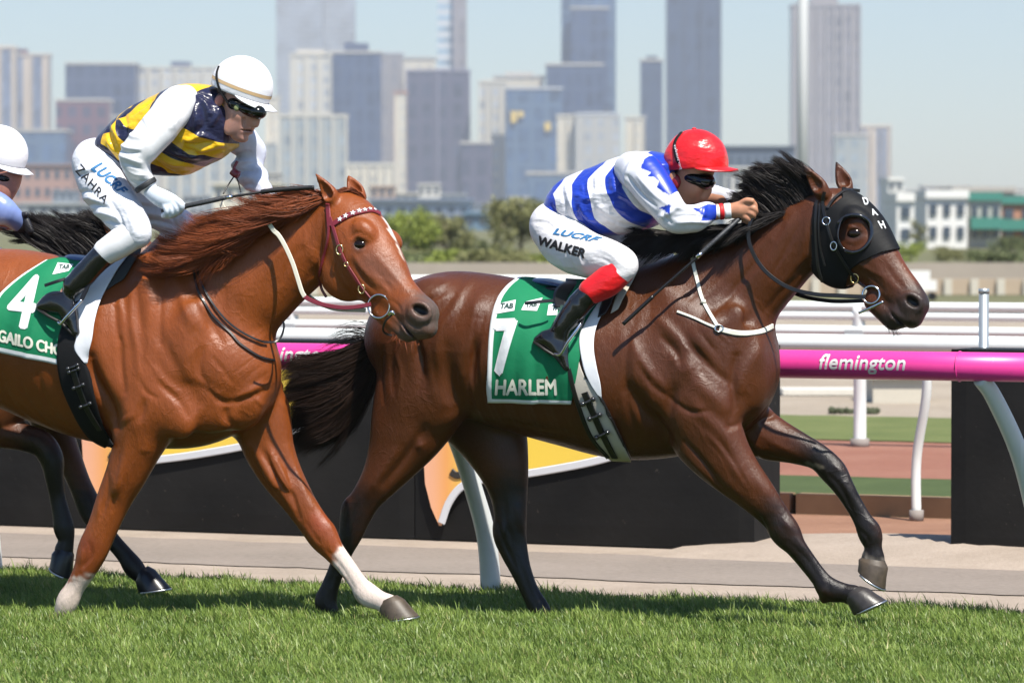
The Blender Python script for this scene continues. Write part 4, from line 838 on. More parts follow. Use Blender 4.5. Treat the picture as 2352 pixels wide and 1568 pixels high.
def helmet(fr, root, px, py, yl, rad, tilt, mat, peakmat, gores=6, peak=.05, cut=-.03, yaw=0., band=None, seam=.01):
    """domed skull cap with a short peak; tilt = nose-down degrees"""
    c = fr.L(px, py, yl); rx, ry, rz = rad; t = R(tilt); yw = R(yaw)
    def place(P):
        P = np.array(P, float); x = P[:, 0]*math.cos(t)+P[:, 2]*math.sin(t); z = -P[:, 0]*math.sin(t)+P[:, 2]*math.cos(t); y = P[:, 1]
        return np.stack([x*math.cos(yw)+y*math.sin(yw), -x*math.sin(yw)+y*math.cos(yw), z], 1)+c
    n, m = 96, 40; V = []; r = np.random.default_rng(5)
    for i in range(m+1):
        th = math.pi*(i/m)*.5*1.0+ (i/m)**2*math.asin(min(.95, -cut/rz))
        for k in range(n):
            ph = 2*math.pi*k/n; s_ = 1.
            if gores:
                g = (ph*gores/(2*math.pi)) % 1; d = min(g, 1-g)*2*math.pi/gores*math.sin(th)
                s_ -= seam*math.exp(-(d/.05)**2); s_ += .004*math.sin(th*60+3*math.sin(ph*9))*math.exp(-(d/.13)**2)
                s_ += .007*math.sin(7*th+5*ph)*math.sin(th)+.005*math.sin(13*ph+3*th)*math.sin(th)**2
            V.append((rx*s_*math.sin(th)*math.cos(ph), ry*s_*math.sin(th)*math.sin(ph), rz*s_*math.cos(th)))
    b0 = len(V)
    for k in range(n):             # inner edge turned under
        x, y, z = V[m*n+k]; V.append((x*.93, y*.93, z+.004))
    F = [(i*n+k, (i+1)*n+k, (i+1)*n+(k+1) % n, i*n+(k+1) % n) for i in range(m+1) for k in range(n)]
    h = mesh('helmet', place(V), F, mat, root)
    if gores: mb = MB(); mb.ball(place([(0, 0, rz)])[0], (.010, .010, .007)); mb.build('button', mat, h, smooth=True)
    pk = []; nn = 36; mm = 8      # peak
    for j in range(mm+1):
        for k in range(nn+1):
            ph = R(-78)+R(156)*k/nn; e = j/mm; f_ = max(0., math.cos(ph*90/78))**.75; ext = peak*f_
            pk.append(((rx*.985+ext*e)*math.cos(ph), (ry*.985+ext*e*.6)*math.sin(ph), cut*.95+.002-f_*(.012*e+.02*e*e*abs(math.sin(ph)))))
    q = len(pk); pk += [(x, y, z-.004) for x, y, z in pk]
    F = [(j*(nn+1)+k, j*(nn+1)+k+1, (j+1)*(nn+1)+k+1, (j+1)*(nn+1)+k) for j in range(mm) for k in range(nn)]
    F += [tuple(i+q for i in f[::-1]) for f in F]; F += [(mm*(nn+1)+k, mm*(nn+1)+k+1, q+mm*(nn+1)+k+1, q+mm*(nn+1)+k) for k in range(nn)]
    mesh('peak', place(pk), F, peakmat, h)
    if band:
        rg = [place([(rx*1.006*math.cos(2*math.pi*k/n)*.998, ry*1.006*math.sin(2*math.pi*k/n), cut+.026+dz)])[0] for dz in (0, .014) for k in range(n+1)]
        lo = np.array(rg[:n+1]); hi = np.array(rg[n+1:])
        for a in (lo, hi): pass
        mesh('hatband', np.concatenate([lo, hi]), [(k, k+1, n+2+k, n+1+k) for k in range(n)], band, h)
    return h
def cuff(fr, root, a, b, r, yl0, yl1, mat, name='wristband', k=542.):
    A = fr.L(*a, yl0); B = fr.L(*b, yl1); mb = MB(); n = 7; pts = [A+(B-A)*i/(n-1) for i in range(n)]
    rr = [r/k*(.9 if i in (0, n-1) else 1.) for i in range(n)]; mb.tube(pts, rr, 24); mb.build(name, mat, root, smooth=True)
CV3 = lambda p: (1102.5+.3125*p[0], 229.7+.3125*p[1]); CV1 = lambda p: (.3125*p[0], 91.9+.3125*p[1])
CV2 = lambda p: (367.5+.3125*p[0], 367.5+.3125*p[1]); CV4 = lambda p: (1617+.3125*p[0], 321.6+.3125*p[1])
CV5 = lambda p: (.3125*p[0], 505.3+.3125*p[1]); CV8 = lambda p: (826.9+.3125*p[0], 578.8+.3125*p[1]); CV9 = lambda p: (1378.1+.3125*p[0], 643.1+.3125*p[1])
BLUE = (.012, .045, .42); WHITE = (.74, .74, .80); NAVY = (.012, .013, .045); YEL = (.80, .47, .012)
def skin_mesh(fr, root, sc, base, spots, vox=.0042):
    V, Q = sc.mesh(vox, 1); C = np.tile(np.array(base), (len(V), 1)); C *= (1+.06*vnoise(V, 40, 4))[:, None]
    for rows, col, soft in spots: paint(fr, V, C, rows, col, soft)
    return mesh('body', V, Q, SKIN, root, attrs={'coat': np.clip(C, 0, 1)})
def hand_fist(sc, fr, pts, yl, palm, r=8.):
    """four curled fingers and a thumb: pts = list of finger polylines; palm rows"""
    sc.T(palm, .012)
    for i, f in enumerate(pts): sc.T([(p[0], p[1], r*(1.06-.12*j), (r*(1.06-.12*j))/542, yl+(p[2] if len(p) > 2 else 0)) for j, p in enumerate(f)], .0035, res=4)
# ------------------------------------------------------------------ the rider in blue and white
rw = empty('person', FH.wor(np.array([.25, 0, 1.0])), -R(20)); bpy.context.view_layer.update()
tag(rw, 'rider in blue and white hooped silks and a red cap, crouched over the bay', 'jockey', 'jockeys riding the racehorses')
OW = np.array([.25, 0, 1.0])
class Sub:                         # the same frame, measured from the rider's own origin
    def __init__(s, fr, o): s.fr = fr; s.off = o; s.u = fr.u; s.v = fr.v; s.o = fr.wor(o)
    def L(s, px, py, yl=0.): return s.fr.L(px, py, yl)-s.off
    def loc(s, P): return s.fr.loc(P)-s.off
    def wor(s, P): return s.fr.wor(np.asarray(P)+s.off)
class SFrame(Sub): pass
W_ = SFrame(FH, OW)
_n = nodes
def mirrory(rows): return rows
s = Sculpt(W_)
s.B(1590, 368, -.02, 56, .076, 56, k=.02).T([(1588, 395, 50, .074, -.02), (1588, 420, 43, .068, -.02), (1580, 446, 35, .056, -.02), (1576, 470, 21, .038, -.02)], .02)
s.T([(1560, 420, 34, .055, -.02), (1515, 405, 40, .06, -.01), (1470, 420, 50, .1, 0)], .03)
s.T([(1622, 418, 9, .012, -.025), (1626, 436, 9.5, .015, -.028), (1617, 452, 10, .02, -.028)], .01)              # nose
s.B(1604, 464, -.02, 9, .026, 5, 20, .008).B(1599, 473, -.02, 9, .023, 5, 20, .008).B(1590, 432, -.065, 20, .02, 16, 0, .02)
s.T([(1592, 468, 1.4, .026, -.035), (1610, 468, 1.6, .02, -.035)], .002, sub=True)
s.B(1543, 409, -.098, 10, .012, 16, 10, .006).B(1545, 409, -.115, 5, .01, 9, 10, .004, sub=True)
s.T([(1310, 500, 34, .12, 0), (1400, 465, 58, .14, 0), (1490, 430, 60, .14, 0)], .04)                      # trunk inside the silks
s.T([(1470, 400, 32, .05, -.17), (1530, 480, 26, .042, -.23), (1555, 502, 25, .04, -.23), (1620, 490, 20, .032, -.17), (1670, 484, 15.5, .028, -.13), (1690, 484, 15, .026, -.12)], .02)
s.T([(1500, 400, 32, .05, .17), (1560, 440, 24, .04, .22), (1620, 455, 22, .036, .22), (1680, 462, 15, .028, .12), (1715, 475, 14, .024, .06)], .02)
hand_fist(s, W_, [[(1716, 466, -.03), (1729, 466, -.035), (1734, 476, -.02), (1724, 482, -.012)], [(1717, 476, -.03), (1731, 478, -.037), (1735, 488, -.022), (1724, 491, -.012)],
    [(1713, 486, -.03), (1727, 490, -.037), (1729, 499, -.022), (1718, 500, -.012)], [(1706, 495, -.028), (1718, 501, -.035), (1719, 509, -.022), (1708, 508, -.01)],
    [(1700, 470, -.03), (1714, 461, -.04), (1727, 461, -.045)]], -.10, [(1684, 483, 16, .03, -.12), (1700, 482, 20, .03, -.125), (1714, 480, 18, .026, -.125)])
hand_fist(s, W_, [[(1735, 470, .0), (1746, 474, -.01), (1744, 484, -.01)], [(1733, 480, .0), (1744, 486, -.01), (1740, 494, -.01)], [(1728, 488, 0), (1738, 495, -.01), (1732, 502, 0)], [(1722, 494, 0), (1730, 503, -.01), (1724, 508, 0)], [(1722, 468, -.01), (1735, 463, -.02), (1744, 466, -.02)]],
    .03, [(1712, 476, 15, .026, .05), (1724, 480, 17, .026, .03)])
legs_in = [(1285, 540, 42, .07, -.08), (1350, 585, 40, .065, -.2), (1420, 610, 24, .044, -.26), (1395, 646, 21, .04, -.285), (1358, 669, 17, .034, -.298), (1312, 722, 15, .03, -.304), (1290, 752, 17, .03, -.3), (1268, 786, 9, .02, -.3)]
s.T(legs_in, .02, mirror=True)
skin_mesh(W_, rw, s, (.50, .235, .14), [([(1608, 465, 5, 0, -.03), (1616, 468, 4, 0, -.03)], (.42, .15, .12), .008), ([(1545, 380, 30, 0, -.06)], (.02, .012, .01), .01)])
tor = Sculpt(W_).T([(1292, 478, 42, .135, 0), (1318, 470, 62, .155, 0), (1350, 467, 75, .168, 0), (1392, 459, 82, .178, 0), (1442, 446, 89, .185, 0), (1486, 430, 82, .18, 0), (1520, 412, 60, .14, 0), (1540, 398, 42, .085, 0)], .03)
V, Q = tor.mesh(.0052, 2, folds(.0085, 26, 3, (.5, .1, -.8)))
u = stripes(W_, V, {.2: [(490, 760), (520, 900)], 1: [(575, 600), (530, 690), (560, 850), (610, 940)], 1.5: [(640, 700)], 2: [(705, 525), (672, 620), (690, 740), (745, 930)], 3: [(872, 470), (795, 580), (830, 720), (848, 860), (960, 990)], 4: [(990, 440), (930, 560), (975, 720), (1060, 870), (1180, 950)],
    5: [(1085, 425), (1058, 540), (1065, 640), (1180, 820), (1300, 900)], 6: [(1185, 385), (1170, 500), (1230, 600)], 7: [(1300, 400), (1330, 560)], 8: [(1400, 420), (1430, 600)]}, CV3)
V = chisel(W_, V, Q, [(h*1.5, r, [CV3(p) for p in P]) for h, r, P in (
 (-9, 5, [(490, 780), (620, 930), (760, 960)]), (9, 7, [(690, 700), (760, 720), (840, 700), (960, 690)]), (-6, 4, [(700, 715), (830, 705), (970, 700)]), (8, 7, [(720, 760), (760, 860), (850, 900)]), (-7, 5, [(700, 800), (740, 900), (800, 950)]), (8, 9, [(850, 760), (920, 860), (1040, 930)]), (-8, 5, [(880, 830), (990, 900), (1120, 950)]), (9, 9, [(980, 780), (1080, 860), (1180, 900)]), (-8, 6, [(1000, 700), (1100, 800), (1220, 860)]),
 (7, 8, [(950, 560), (980, 650), (1040, 720)]), (-7, 6, [(1050, 520), (1030, 620), (1060, 700)]), (7, 6, [(1180, 440), (1260, 470), (1340, 480)]), (-6, 4, [(1200, 480), (1290, 520), (1360, 600)]), (7, 6, [(1200, 400), (1290, 400), (1370, 380)]), (6, 5, [(1280, 560), (1330, 640), (1380, 700)]), (5, 5, [(820, 560), (840, 640), (830, 700)]), (-5, 4, [(560, 640), (600, 760), (620, 880)]), (6, 6, [(600, 640), (650, 760), (680, 880)]), (5, 4, [(720, 620), (740, 680)]), (5, 4, [(770, 600), (780, 690)]))])
jk = mesh('silks', V, Q, satin('blue_white_silk', [BLUE, WHITE, BLUE, WHITE, BLUE, WHITE, BLUE], [1, 2, 3, 4, 5, 6], attr='u'), rw, attrs={'u': np.clip(u, 0, 9)})
slv = coatcol('painted_satin', .34, .5, 30)
def inpoly(P, poly):
    x, y = P[:, 0], P[:, 1]; c = np.zeros(len(P), bool); n = len(poly)
    for i in range(n):
        (x1, y1), (x2, y2) = poly[i], poly[(i+1) % n]
        if y1 == y2: continue
        c ^= ((y1 > y) != (y2 > y)) & (x < (x2-x1)*(y-y1)/(y2-y1)+x1)
    return c
def sleeve(root, fr, rows, base, spots, seed, vox=.0048, amp=.007, st=()):
    sc = Sculpt(fr).T(rows, .02); V, Q = sc.mesh(vox, 2, folds(amp, 38, seed))
    if st: V = chisel(fr, V, Q, [(h, r, P, rows[len(rows)//2][4]) for h, r, P in st])
    C = np.tile(np.array(base), (len(V), 1))
    for r_, col, soft in spots:
        if soft == 'poly': C[inpoly(V[:, [0, 2]], np.array([fr.L(*CV3(p), rows[len(rows)//2][4]-.04)[[0, 2]] for p in r_]))] = col
        else: paint(fr, V, C, r_, col, soft)
    return mesh('sleeve', V, Q, slv, root, attrs={'coat': C})
sleeve(rw, W_, [(1448, 388, 38, .055, -.14), (1474, 398, 47, .066, -.19), (1500, 430, 45, .062, -.225), (1530, 472, 40, .056, -.245), (1554, 499, 35, .052, -.245), (1590, 502, 32, .048, -.215), (1620, 490, 25, .04, -.175), (1632, 487, 19, .033, -.16)],
       WHITE, [([(1320, 792), (1370, 778), (1405, 762), (1408, 850), (1365, 808)], BLUE, 'poly'), ([(1545, 795), (1600, 785), (1625, 762), (1690, 770), (1690, 875), (1605, 892), (1612, 845)], BLUE, 'poly'), ([(1185, 430), (1240, 380), (1450, 340), (1450, 640), (1400, 700), (1340, 670), (1300, 640), (1315, 600), (1270, 560), (1225, 560), (1250, 530), (1168, 500)], BLUE, 'poly')], 11, st=[(h*1.4, r, [CV3(p) for p in P]) for h, r, P in ((-8, 5, [(1090, 560), (1200, 680), (1320, 780)]), (8, 6, [(1180, 560), (1300, 680), (1400, 760)]), (-7, 4, [(1260, 560), (1340, 660), (1420, 740)]), (9, 6, [(1340, 860), (1420, 830), (1500, 770)]), (-9, 4, [(1400, 760), (1380, 830), (1430, 900)]), (8, 5, [(1430, 760), (1500, 800), (1600, 790)]), (-8, 4, [(1460, 860), (1560, 850), (1660, 870)]), (8, 5, [(1480, 900), (1580, 890), (1660, 900)]), (-6, 4, [(1560, 760), (1600, 820), (1590, 880)]), (7, 4, [(1630, 770), (1640, 830), (1630, 890)]), (7, 6, [(1120, 440), (1080, 540), (1060, 640)]))])
sleeve(rw, W_, [(1500, 400, 46, .065, .16), (1560, 438, 36, .05, .23), (1620, 452, 32, .045, .23), (1665, 456, 24, .036, .17), (1690, 462, 19, .03, .11)], WHITE, [([(1690, 450, 6, 0, .1), (1700, 458, 6, 0, .1)], BLUE, .005)], 12)
REDB = M('red_band', (.6, .012, .018), .55, var=.06)
cuff(W_, rw, (1628, 488), (1637, 487), 19.5, -.165, -.155, REDB); cuff(W_, rw, (1637, 487), (1652, 486), 17.5, -.155, -.142, WHITECLOTH, 'sleeve_gather')
cuff(W_, rw, (1652, 486), (1662, 485), 18.5, -.142, -.135, REDB); cuff(W_, rw, (1662, 485), (1680, 484), 17.8, -.135, -.122, WHITECLOTH, 'glove_cuff')
br = Sculpt(W_); br.T([(1274, 512, 50, .155, 0), (1300, 530, 55, .16, 0), (1330, 520, 50, .15, 0)], .04)
br.T([(1272, 528, 52, .09, -.08), (1303, 562, 57, .088, -.14), (1350, 585, 52, .08, -.2), (1398, 594, 44, .07, -.245), (1430, 606, 35, .058, -.265), (1420, 622, 34, .052, -.275)], .04, mirror=True)
V, Q = br.mesh(.0052, 2, folds(.0045, 34, 21, (.9, .2, .5)))
V = chisel(W_, V, Q, [(h, r, [CV3(p) for p in P]) for h, r, P in ((-7, 5, [(390, 900), (470, 900), (560, 960)]), (6, 5, [(480, 1180), (560, 1210), (700, 1240)]), (-5, 3, [(560, 1210), (680, 1240), (790, 1270)]), (5, 5, [(620, 1180), (640, 1230), (650, 1280)]), (-5, 4, [(700, 1180), (720, 1230), (730, 1280)]), (5, 5, [(780, 1160), (800, 1220)]), (6, 6, [(920, 1080), (1020, 1120), (1110, 1200)]), (-6, 4, [(900, 1150), (1000, 1180), (1090, 1250)]), (-5, 4, [(480, 1120), (500, 1170), (560, 1240)]))])
breech = mesh('breeches', V, Q, satin('white_breeches', [(.80, .78, .80)], rough=.5, crinkle=.3), rw)
RED = satin('red_satin', [(.70, .009, .014)], rough=.33, crinkle=.35)
g = Sculpt(W_).T([(1424, 618, 35, .056, -.268), (1395, 646, 35, .056, -.285), (1358, 668, 29, .047, -.298)], .01); V, Q = g.mesh(.0045, 2, folds(.0035, 40, 5)); mesh('knee_band', V, Q, RED, rw)
def boot(root, fr, rows, foot, sole, seed=1, stir=None):
    b = Sculpt(fr).T(rows, .012).T(foot, .03); V, Q = b.mesh(.0048, 2, folds(.0045, 45, seed, (.7, .1, .7))); o = mesh('boot', V, Q, LEATHER, root)
    mb = MB(); P = [fr.L(*p) for p in sole]; mb.tube(P, .007, 8); mb.build('sole_welt', M('boot_sole', (.02, .017, .015), .5), o, smooth=True); return o
boot(rw, W_, [(1352, 676, 26, .045, -.299), (1338, 690, 28, .046, -.30), (1312, 722, 27, .043, -.305), (1290, 754, 24, .038, -.305)], [(1237, 780, 13, .03, -.305), (1262, 780, 24, .036, -.305), (1282, 794, 24, .037, -.305), (1294, 820, 17, .036, -.305), (1304, 845, 9, .026, -.305)], [(1226, 784, -.325), (1252, 803, -.335), (1280, 820, -.335), (1298, 846, -.325), (1308, 855, -.305)])
boot(rw, W_, [(1360, 664, 28, .05, .298), (1338, 690, 28, .046, .30), (1312, 722, 27, .043, .305), (1290, 754, 24, .038, .305)], [(1238, 777, 14, .03, .305), (1266, 782, 21, .034, .305), (1284, 805, 18, .036, .305), (1305, 846, 8, .025, .305)], [(1226, 784, .325), (1280, 820, .335), (1308, 855, .305)])
hw = helmet(W_, rw, 1598, 372, -.02, (.138, .112, .138), -3, RED, RED, peak=.045, cut=-.03)
gg = Sculpt(W_).B(1602, 410, -.02, 43, .081, 23, 14, .01).B(1620, 416, -.05, 23, .052, 19, 14, .01); V, Q = gg.mesh(.004, 1); gog = mesh('goggles', V, Q, LENS, rw)
ep = Sculpt(W_).B(1549, 418, -.09, 15, .018, 19, 10, .01); V, Q = ep.mesh(.004, 1); mesh('ear_pad', V, Q, M('maroon_pad', (.25, .008, .02), .5), rw)
BW = bvh([hw])
P, N = line_on(BW, [(1573, 400), (1560, 378), (1551, 350), (1551, 325), (1566, 305)], .003); mb = MB(); strap(mb, W_.loc(P), N@FH.M.T, .016, .003); st = mb.build('goggle_strap', BLACKCLOTH, rw)
q = [(1560, 390), (1546, 332), (1554, 330), (1567, 388)]
WHITEINK = M('white_lettering', (.75, .75, .75), .6, var=.02); BLACKINK = M('black_lettering', (.012, .012, .014), .6, var=.02); BLUEINK = M('blue_lettering', (.03, .16, .36), .6, var=.1)
lettering('strap_lettering', 'persuader', [(1562, 389), (1547, 333), (1554.5, 331), (1569.5, 386)], BW, WHITEINK, st, lambda P: FH.loc(P)-OW, .0062, 0, 0, 1)
BB = bvh([breech]); iw = lambda P: FH.loc(P)-OW
lettering('name_lettering', 'WALKER', [CV3((425, 1062)), CV3((768, 1166)), CV3((785, 1095)), CV3((435, 992))], BB, BLACKINK, breech, iw, .002, .0, .1, 2, heavy=(.014, .07))
lettering('sponsor_lettering', 'LUCRF', [CV3((535, 985)), CV3((840, 1045)), CV3((905, 1012)), CV3((560, 940))], BB, BLUEINK, breech, iw, .002, .0, .1, 2, heavy=(.012, .06))
# ------------------------------------------------------------------ the rider in white with yellow and navy hoops
OZ = np.array([-.85, 0, 1.05])
rz = empty('person', FC.wor(OZ), -R(20)); tag(rz, 'rider in yellow and navy hooped vest with white sleeves and white cap', 'jockey', 'jockeys riding the racehorses')
Z_ = SFrame(FC, OZ); bpy.context.view_layer.update()
s = Sculpt(Z_)
s.B(556, 205, -.02, 62, .078, 60, k=.02).T([(560, 228, 54, .076, -.03), (560, 252, 45, .070, -.04), (552, 278, 36, .058, -.045), (549, 304, 21, .038, -.05)], .018)
s.T([(520, 262, 33, .055, -.02), (488, 280, 40, .06, 0), (450, 300, 55, .1, 0)], .03)
s.T([(584, 256, 8, .011, -.05), (590, 270, 8.5, .013, -.055), (586, 284, 9.5, .018, -.055)], .01)
s.B(574, 295, -.05, 9, .026, 5, 18, .008).B(572, 303, -.05, 9, .023, 5, 18, .008).B(556, 316, -.05, 15, .024, 10, 20, .012).B(546, 262, -.09, 22, .018, 12, 20, .014).B(530, 290, -.085, 16, .014, 22, 30, .014)
s.T([(560, 299, 1.4, .03, -.06), (582, 300, 1.6, .02, -.06)], .002, sub=True).B(592, 286, -.068, 3, .006, 2.5, 0, .003, sub=True)
s.T([(560, 272, 3, .012, -.1), (556, 290, 3, .012, -.1)], .008, sub=True)
s.B(504, 229, -.10, 11, .012, 17, 20, .006).B(507, 229, -.117, 5.5, .01, 10, 20, .004, sub=True)
s.T([(270, 350, 26, .1, 0), (345, 322, 58, .14, 0), (440, 290, 64, .14, 0)], .04)
s.T([(400, 250, 32, .05, -.16), (335, 325, 28, .042, -.26), (314, 358, 26, .04, -.27), (325, 400, 20, .032, -.25), (345, 436, 15, .026, -.235)], .02)
s.T([(530, 300, 22, .04, .14), (574, 350, 17, .03, .19), (572, 385, 16, .03, .19), (600, 430, 15, .028, .13), (625, 455, 14, .024, .1)], .02)
s.T([(220, 390, 42, .07, -.08), (270, 475, 40, .065, -.22), (306, 530, 26, .045, -.268), (272, 560, 21, .04, -.283), (243, 578, 18, .036, -.29), (200, 624, 16, .032, -.294), (168, 652, 17, .03, -.29), (130, 700, 9, .02, -.29)], .02)
s.T([(245, 402, 34, .06, .1), (320, 462, 30, .05, .2), (410, 514, 22, .04, .258), (370, 570, 25, .042, .28), (300, 630, 20, .035, .29), (260, 680, 14, .03, .29), (270, 720, 9, .025, .29)], .02)
s.B(630, 462, .09, 16, .03, 14, 10)
skin_mesh(Z_, rz, s, (.56, .29, .215), [([(566, 299, 5, 0, -.07), (580, 300, 4, 0, -.06)], (.42, .15, .12), .008), ([(504, 229, 12, 0, -.11)], (.55, .2, .16), .01), ([(500, 200, 34, 0, -.08), (492, 230, 12, 0, -.08)], (.05, .03, .02), .01), ([(548, 300, 24, 0, -.1)], (.47, .25, .2), .02)])
tor = Sculpt(Z_).T([(262, 332, 36, .135, 0), (292, 330, 60, .155, 0), (335, 322, 80, .17, 0), (382, 308, 95, .18, 0), (432, 292, 97, .182, 0), (478, 276, 78, .165, 0), (502, 262, 48, .10, 0)], .04).T([(430, 320, 70, .14, 0), (490, 318, 45, .13, 0)], .04)
V, Q = tor.mesh(.0052, 2, folds(.010, 24, 8, (.6, .1, .7)))
u = stripes(Z_, V, {.5: [(760, 640), (790, 850), (1150, 985)], 1: [(815, 548), (826, 588), (752, 690), (742, 760), (860, 880), (960, 900), (1070, 900), (1180, 975), (1320, 1000)], 2: [(912, 490), (835, 585), (872, 680), (900, 725), (1040, 780), (1130, 795), (1250, 870), (1440, 938)],
    3: [(1010, 440), (915, 545), (938, 640), (1080, 650), (1215, 690), (1380, 830), (1570, 890)], 4: [(1110, 392), (1010, 520), (1150, 560), (1340, 632), (1480, 715), (1560, 745), (1690, 780)], 4.9: [(1195, 400), (1300, 430), (1420, 400), (1500, 350)], 5.5: [(1215, 362), (1330, 318)], 4.6: [(1500, 550), (1600, 650)]}, CV1)
V = chisel(Z_, V, Q, [(h*1.5, r, [CV1(p) for p in P]) for h, r, P in (
 (10, 6, [(1240, 660), (1330, 740), (1450, 700), (1540, 770)]), (-9, 5, [(1270, 700), (1380, 770), (1500, 740)]), (11, 6, [(1350, 850), (1440, 800), (1540, 760)]), (-10, 5, [(1330, 800), (1420, 830), (1530, 800)]), (9, 7, [(1130, 860), (1210, 900), (1290, 910)]), (-8, 5, [(1150, 820), (1260, 880), (1330, 930)]), (8, 8, [(1260, 830), (1350, 850), (1440, 880)]), (-8, 6, [(1090, 880), (1140, 950), (1200, 990)]), (8, 6, [(1350, 400), (1440, 440), (1500, 540)]), (-8, 5, [(1380, 380), (1470, 420), (1540, 480)]), (8, 6, [(1400, 480), (1420, 580), (1400, 650)]), (-7, 5, [(1450, 480), (1470, 600), (1430, 680)]), (7, 5, [(1500, 420), (1540, 520), (1510, 620)]),
 (8, 7, [(770, 620), (830, 700), (850, 780)]), (-8, 5, [(740, 640), (780, 740), (830, 840)]), (8, 6, [(760, 740), (810, 810), (860, 860)]), (-7, 5, [(860, 560), (900, 640), (900, 720)]), (7, 6, [(820, 590), (890, 640), (950, 620)]), (-6, 5, [(930, 540), (980, 500), (1060, 430)]), (7, 7, [(1560, 760), (1600, 820), (1640, 780)]))])
zs = mesh('silks', V, Q, satin('navy_yellow_silk', [NAVY, YEL, NAVY, YEL, NAVY, YEL, NAVY], [1, 2, 3, 4, 5, 6.2], attr='u'), rz, attrs={'u': np.clip(u, 0, 9)})
sleeve(rz, Z_, [(425, 225, 30, .05, -.12), (404, 243, 43, .066, -.17), (375, 282, 44, .063, -.23), (338, 325, 41, .059, -.27), (312, 358, 38, .054, -.285), (316, 392, 31, .046, -.27), (334, 422, 24, .037, -.245), (345, 437, 19, .031, -.235)], (.80, .80, .82), [], 13, amp=.0055, st=[(h*1.4, r, [CV1(p) for p in P]) for h, r, P in ((-6, 4, [(1150, 500), (1180, 580), (1160, 680)]), (6, 6, [(1230, 500), (1280, 560), (1260, 640)]), (8, 5, [(880, 760), (960, 790), (1060, 800)]), (-8, 4, [(880, 800), (970, 830), (1060, 830)]), (7, 5, [(900, 850), (980, 870), (1060, 900)]), (-7, 4, [(920, 900), (1000, 920), (1060, 950)]), (6, 4, [(960, 960), (1020, 990), (1080, 990)]), (-6, 4, [(980, 1020), (1040, 1040), (1110, 1030)]), (-5, 5, [(1000, 560), (1080, 640), (1090, 740)]), (6, 5, [(930, 640), (980, 700), (1080, 720)]))])
sleeve(rz, Z_, [(520, 290, 46, .06, .12), (556, 318, 40, .056, .17), (582, 350, 32, .05, .2), (570, 385, 37, .05, .19), (588, 415, 30, .044, .16), (612, 444, 18, .03, .11)], (.66, .68, .80), [], 14, amp=.012, st=[(h*1.4, r, [CV1(p) for p in P]) for h, r, P in ((-11, 5, [(1660, 880), (1740, 860), (1860, 820)]), (10, 6, [(1700, 930), (1790, 900), (1890, 890)]), (-10, 5, [(1740, 980), (1830, 960), (1920, 960)]), (9, 6, [(1760, 1040), (1850, 1010), (1940, 1020)]), (-8, 5, [(1780, 1090), (1880, 1060), (1970, 1080)]))])
cuff(Z_, rz, (331, 419), (338, 430), 27, -.25, -.245, M('elastic', (.02, .022, .025), .6), 'elastic_band')
gl = Sculpt(Z_); gl.T([(346, 440, 17, .028, -.245), (362, 450, 20, .032, -.26), (380, 459, 21, .03, -.27), (396, 462, 16, .024, -.272)], .012)
for f in ([(404, 460), (415, 468), (416, 479), (409, 487)], [(396, 464), (406, 476), (406, 487), (398, 493)], [(387, 468), (396, 481), (395, 492), (387, 496)], [(377, 468), (385, 482), (383, 491), (376, 494)]):
    gl.T([(f[0][0], f[0][1], 9, .0165, -.276), (f[1][0], f[1][1], 8.4, .0155, -.292), (f[2][0], f[2][1], 7.8, .0145, -.285), (f[3][0], f[3][1], 7, .013, -.262)], .0035, res=4)
gl.T([(384, 452, 9, .016, -.24), (400, 462, 8.5, .015, -.232), (416, 470, 8, .014, -.236), (424, 474, 7, .013, -.25)], .005)
V, Q = gl.mesh(.004, 1); mesh('glove', V, Q, M('white_glove', (.62, .68, .76), .7, var=.1, bmp=.3, bdist=.002, bscale=120), rz)
gl = Sculpt(Z_).T([(612, 450, 16, .028, .1), (632, 460, 18, .03, .09)], .01).T([(640, 455, 8, .014, .05), (655, 466, 7, .013, .04)], .004).T([(640, 465, 8, .014, .07), (654, 474, 7, .013, .06)], .004); V, Q = gl.mesh(.005, 1); mesh('glove', V, Q, MATS['white_glove'], rz)
br = Sculpt(Z_); br.T([(222, 362, 46, .15, 0), (246, 372, 52, .155, 0), (275, 365, 48, .14, 0)], .04)
br.T([(218, 388, 50, .09, -.09), (238, 432, 53, .088, -.16), (270, 474, 50, .08, -.22), (303, 514, 42, .066, -.26), (312, 535, 36, .058, -.272)], .04).T([(245, 400, 48, .085, .1), (320, 460, 44, .075, .2), (385, 500, 37, .066, .25), (420, 516, 31, .058, .26), (395, 545, 30, .052, .275)], .04)
V, Q = br.mesh(.0052, 2, folds(.006, 34, 31, (.8, .1, .6)))
V = chisel(Z_, V, Q, [(h*1.5, r, [CV1(p) for p in P]) for h, r, P in ((7, 6, [(560, 950), (640, 960), (740, 930)]), (-7, 4, [(560, 1000), (660, 980), (760, 960)]), (-7, 4, [(560, 1130), (660, 1110), (740, 1120)]), (7, 6, [(600, 1170), (700, 1160), (800, 1190)]), (-7, 5, [(640, 1220), (760, 1210), (860, 1230)]), (7, 6, [(700, 1280), (820, 1270), (940, 1300)]), (-7, 5, [(760, 1330), (880, 1330), (1000, 1370)]), (6, 6, [(960, 1180), (1040, 1290), (1080, 1400)]), (-6, 5, [(900, 1200), (970, 1300), (1010, 1420)]))])
bz = mesh('breeches', V, Q, satin('pale_breeches', [(.76, .77, .83)], rough=.5, crinkle=.35), rz)
g = Sculpt(Z_).T([(306, 535, 37, .058, -.272), (272, 560, 34, .056, -.283), (243, 578, 30, .048, -.29)], .01); V, Q = g.mesh(.0045, 2, folds(.003, 40, 5)); mesh('gaiter', V, Q, WHITECLOTH, rz)
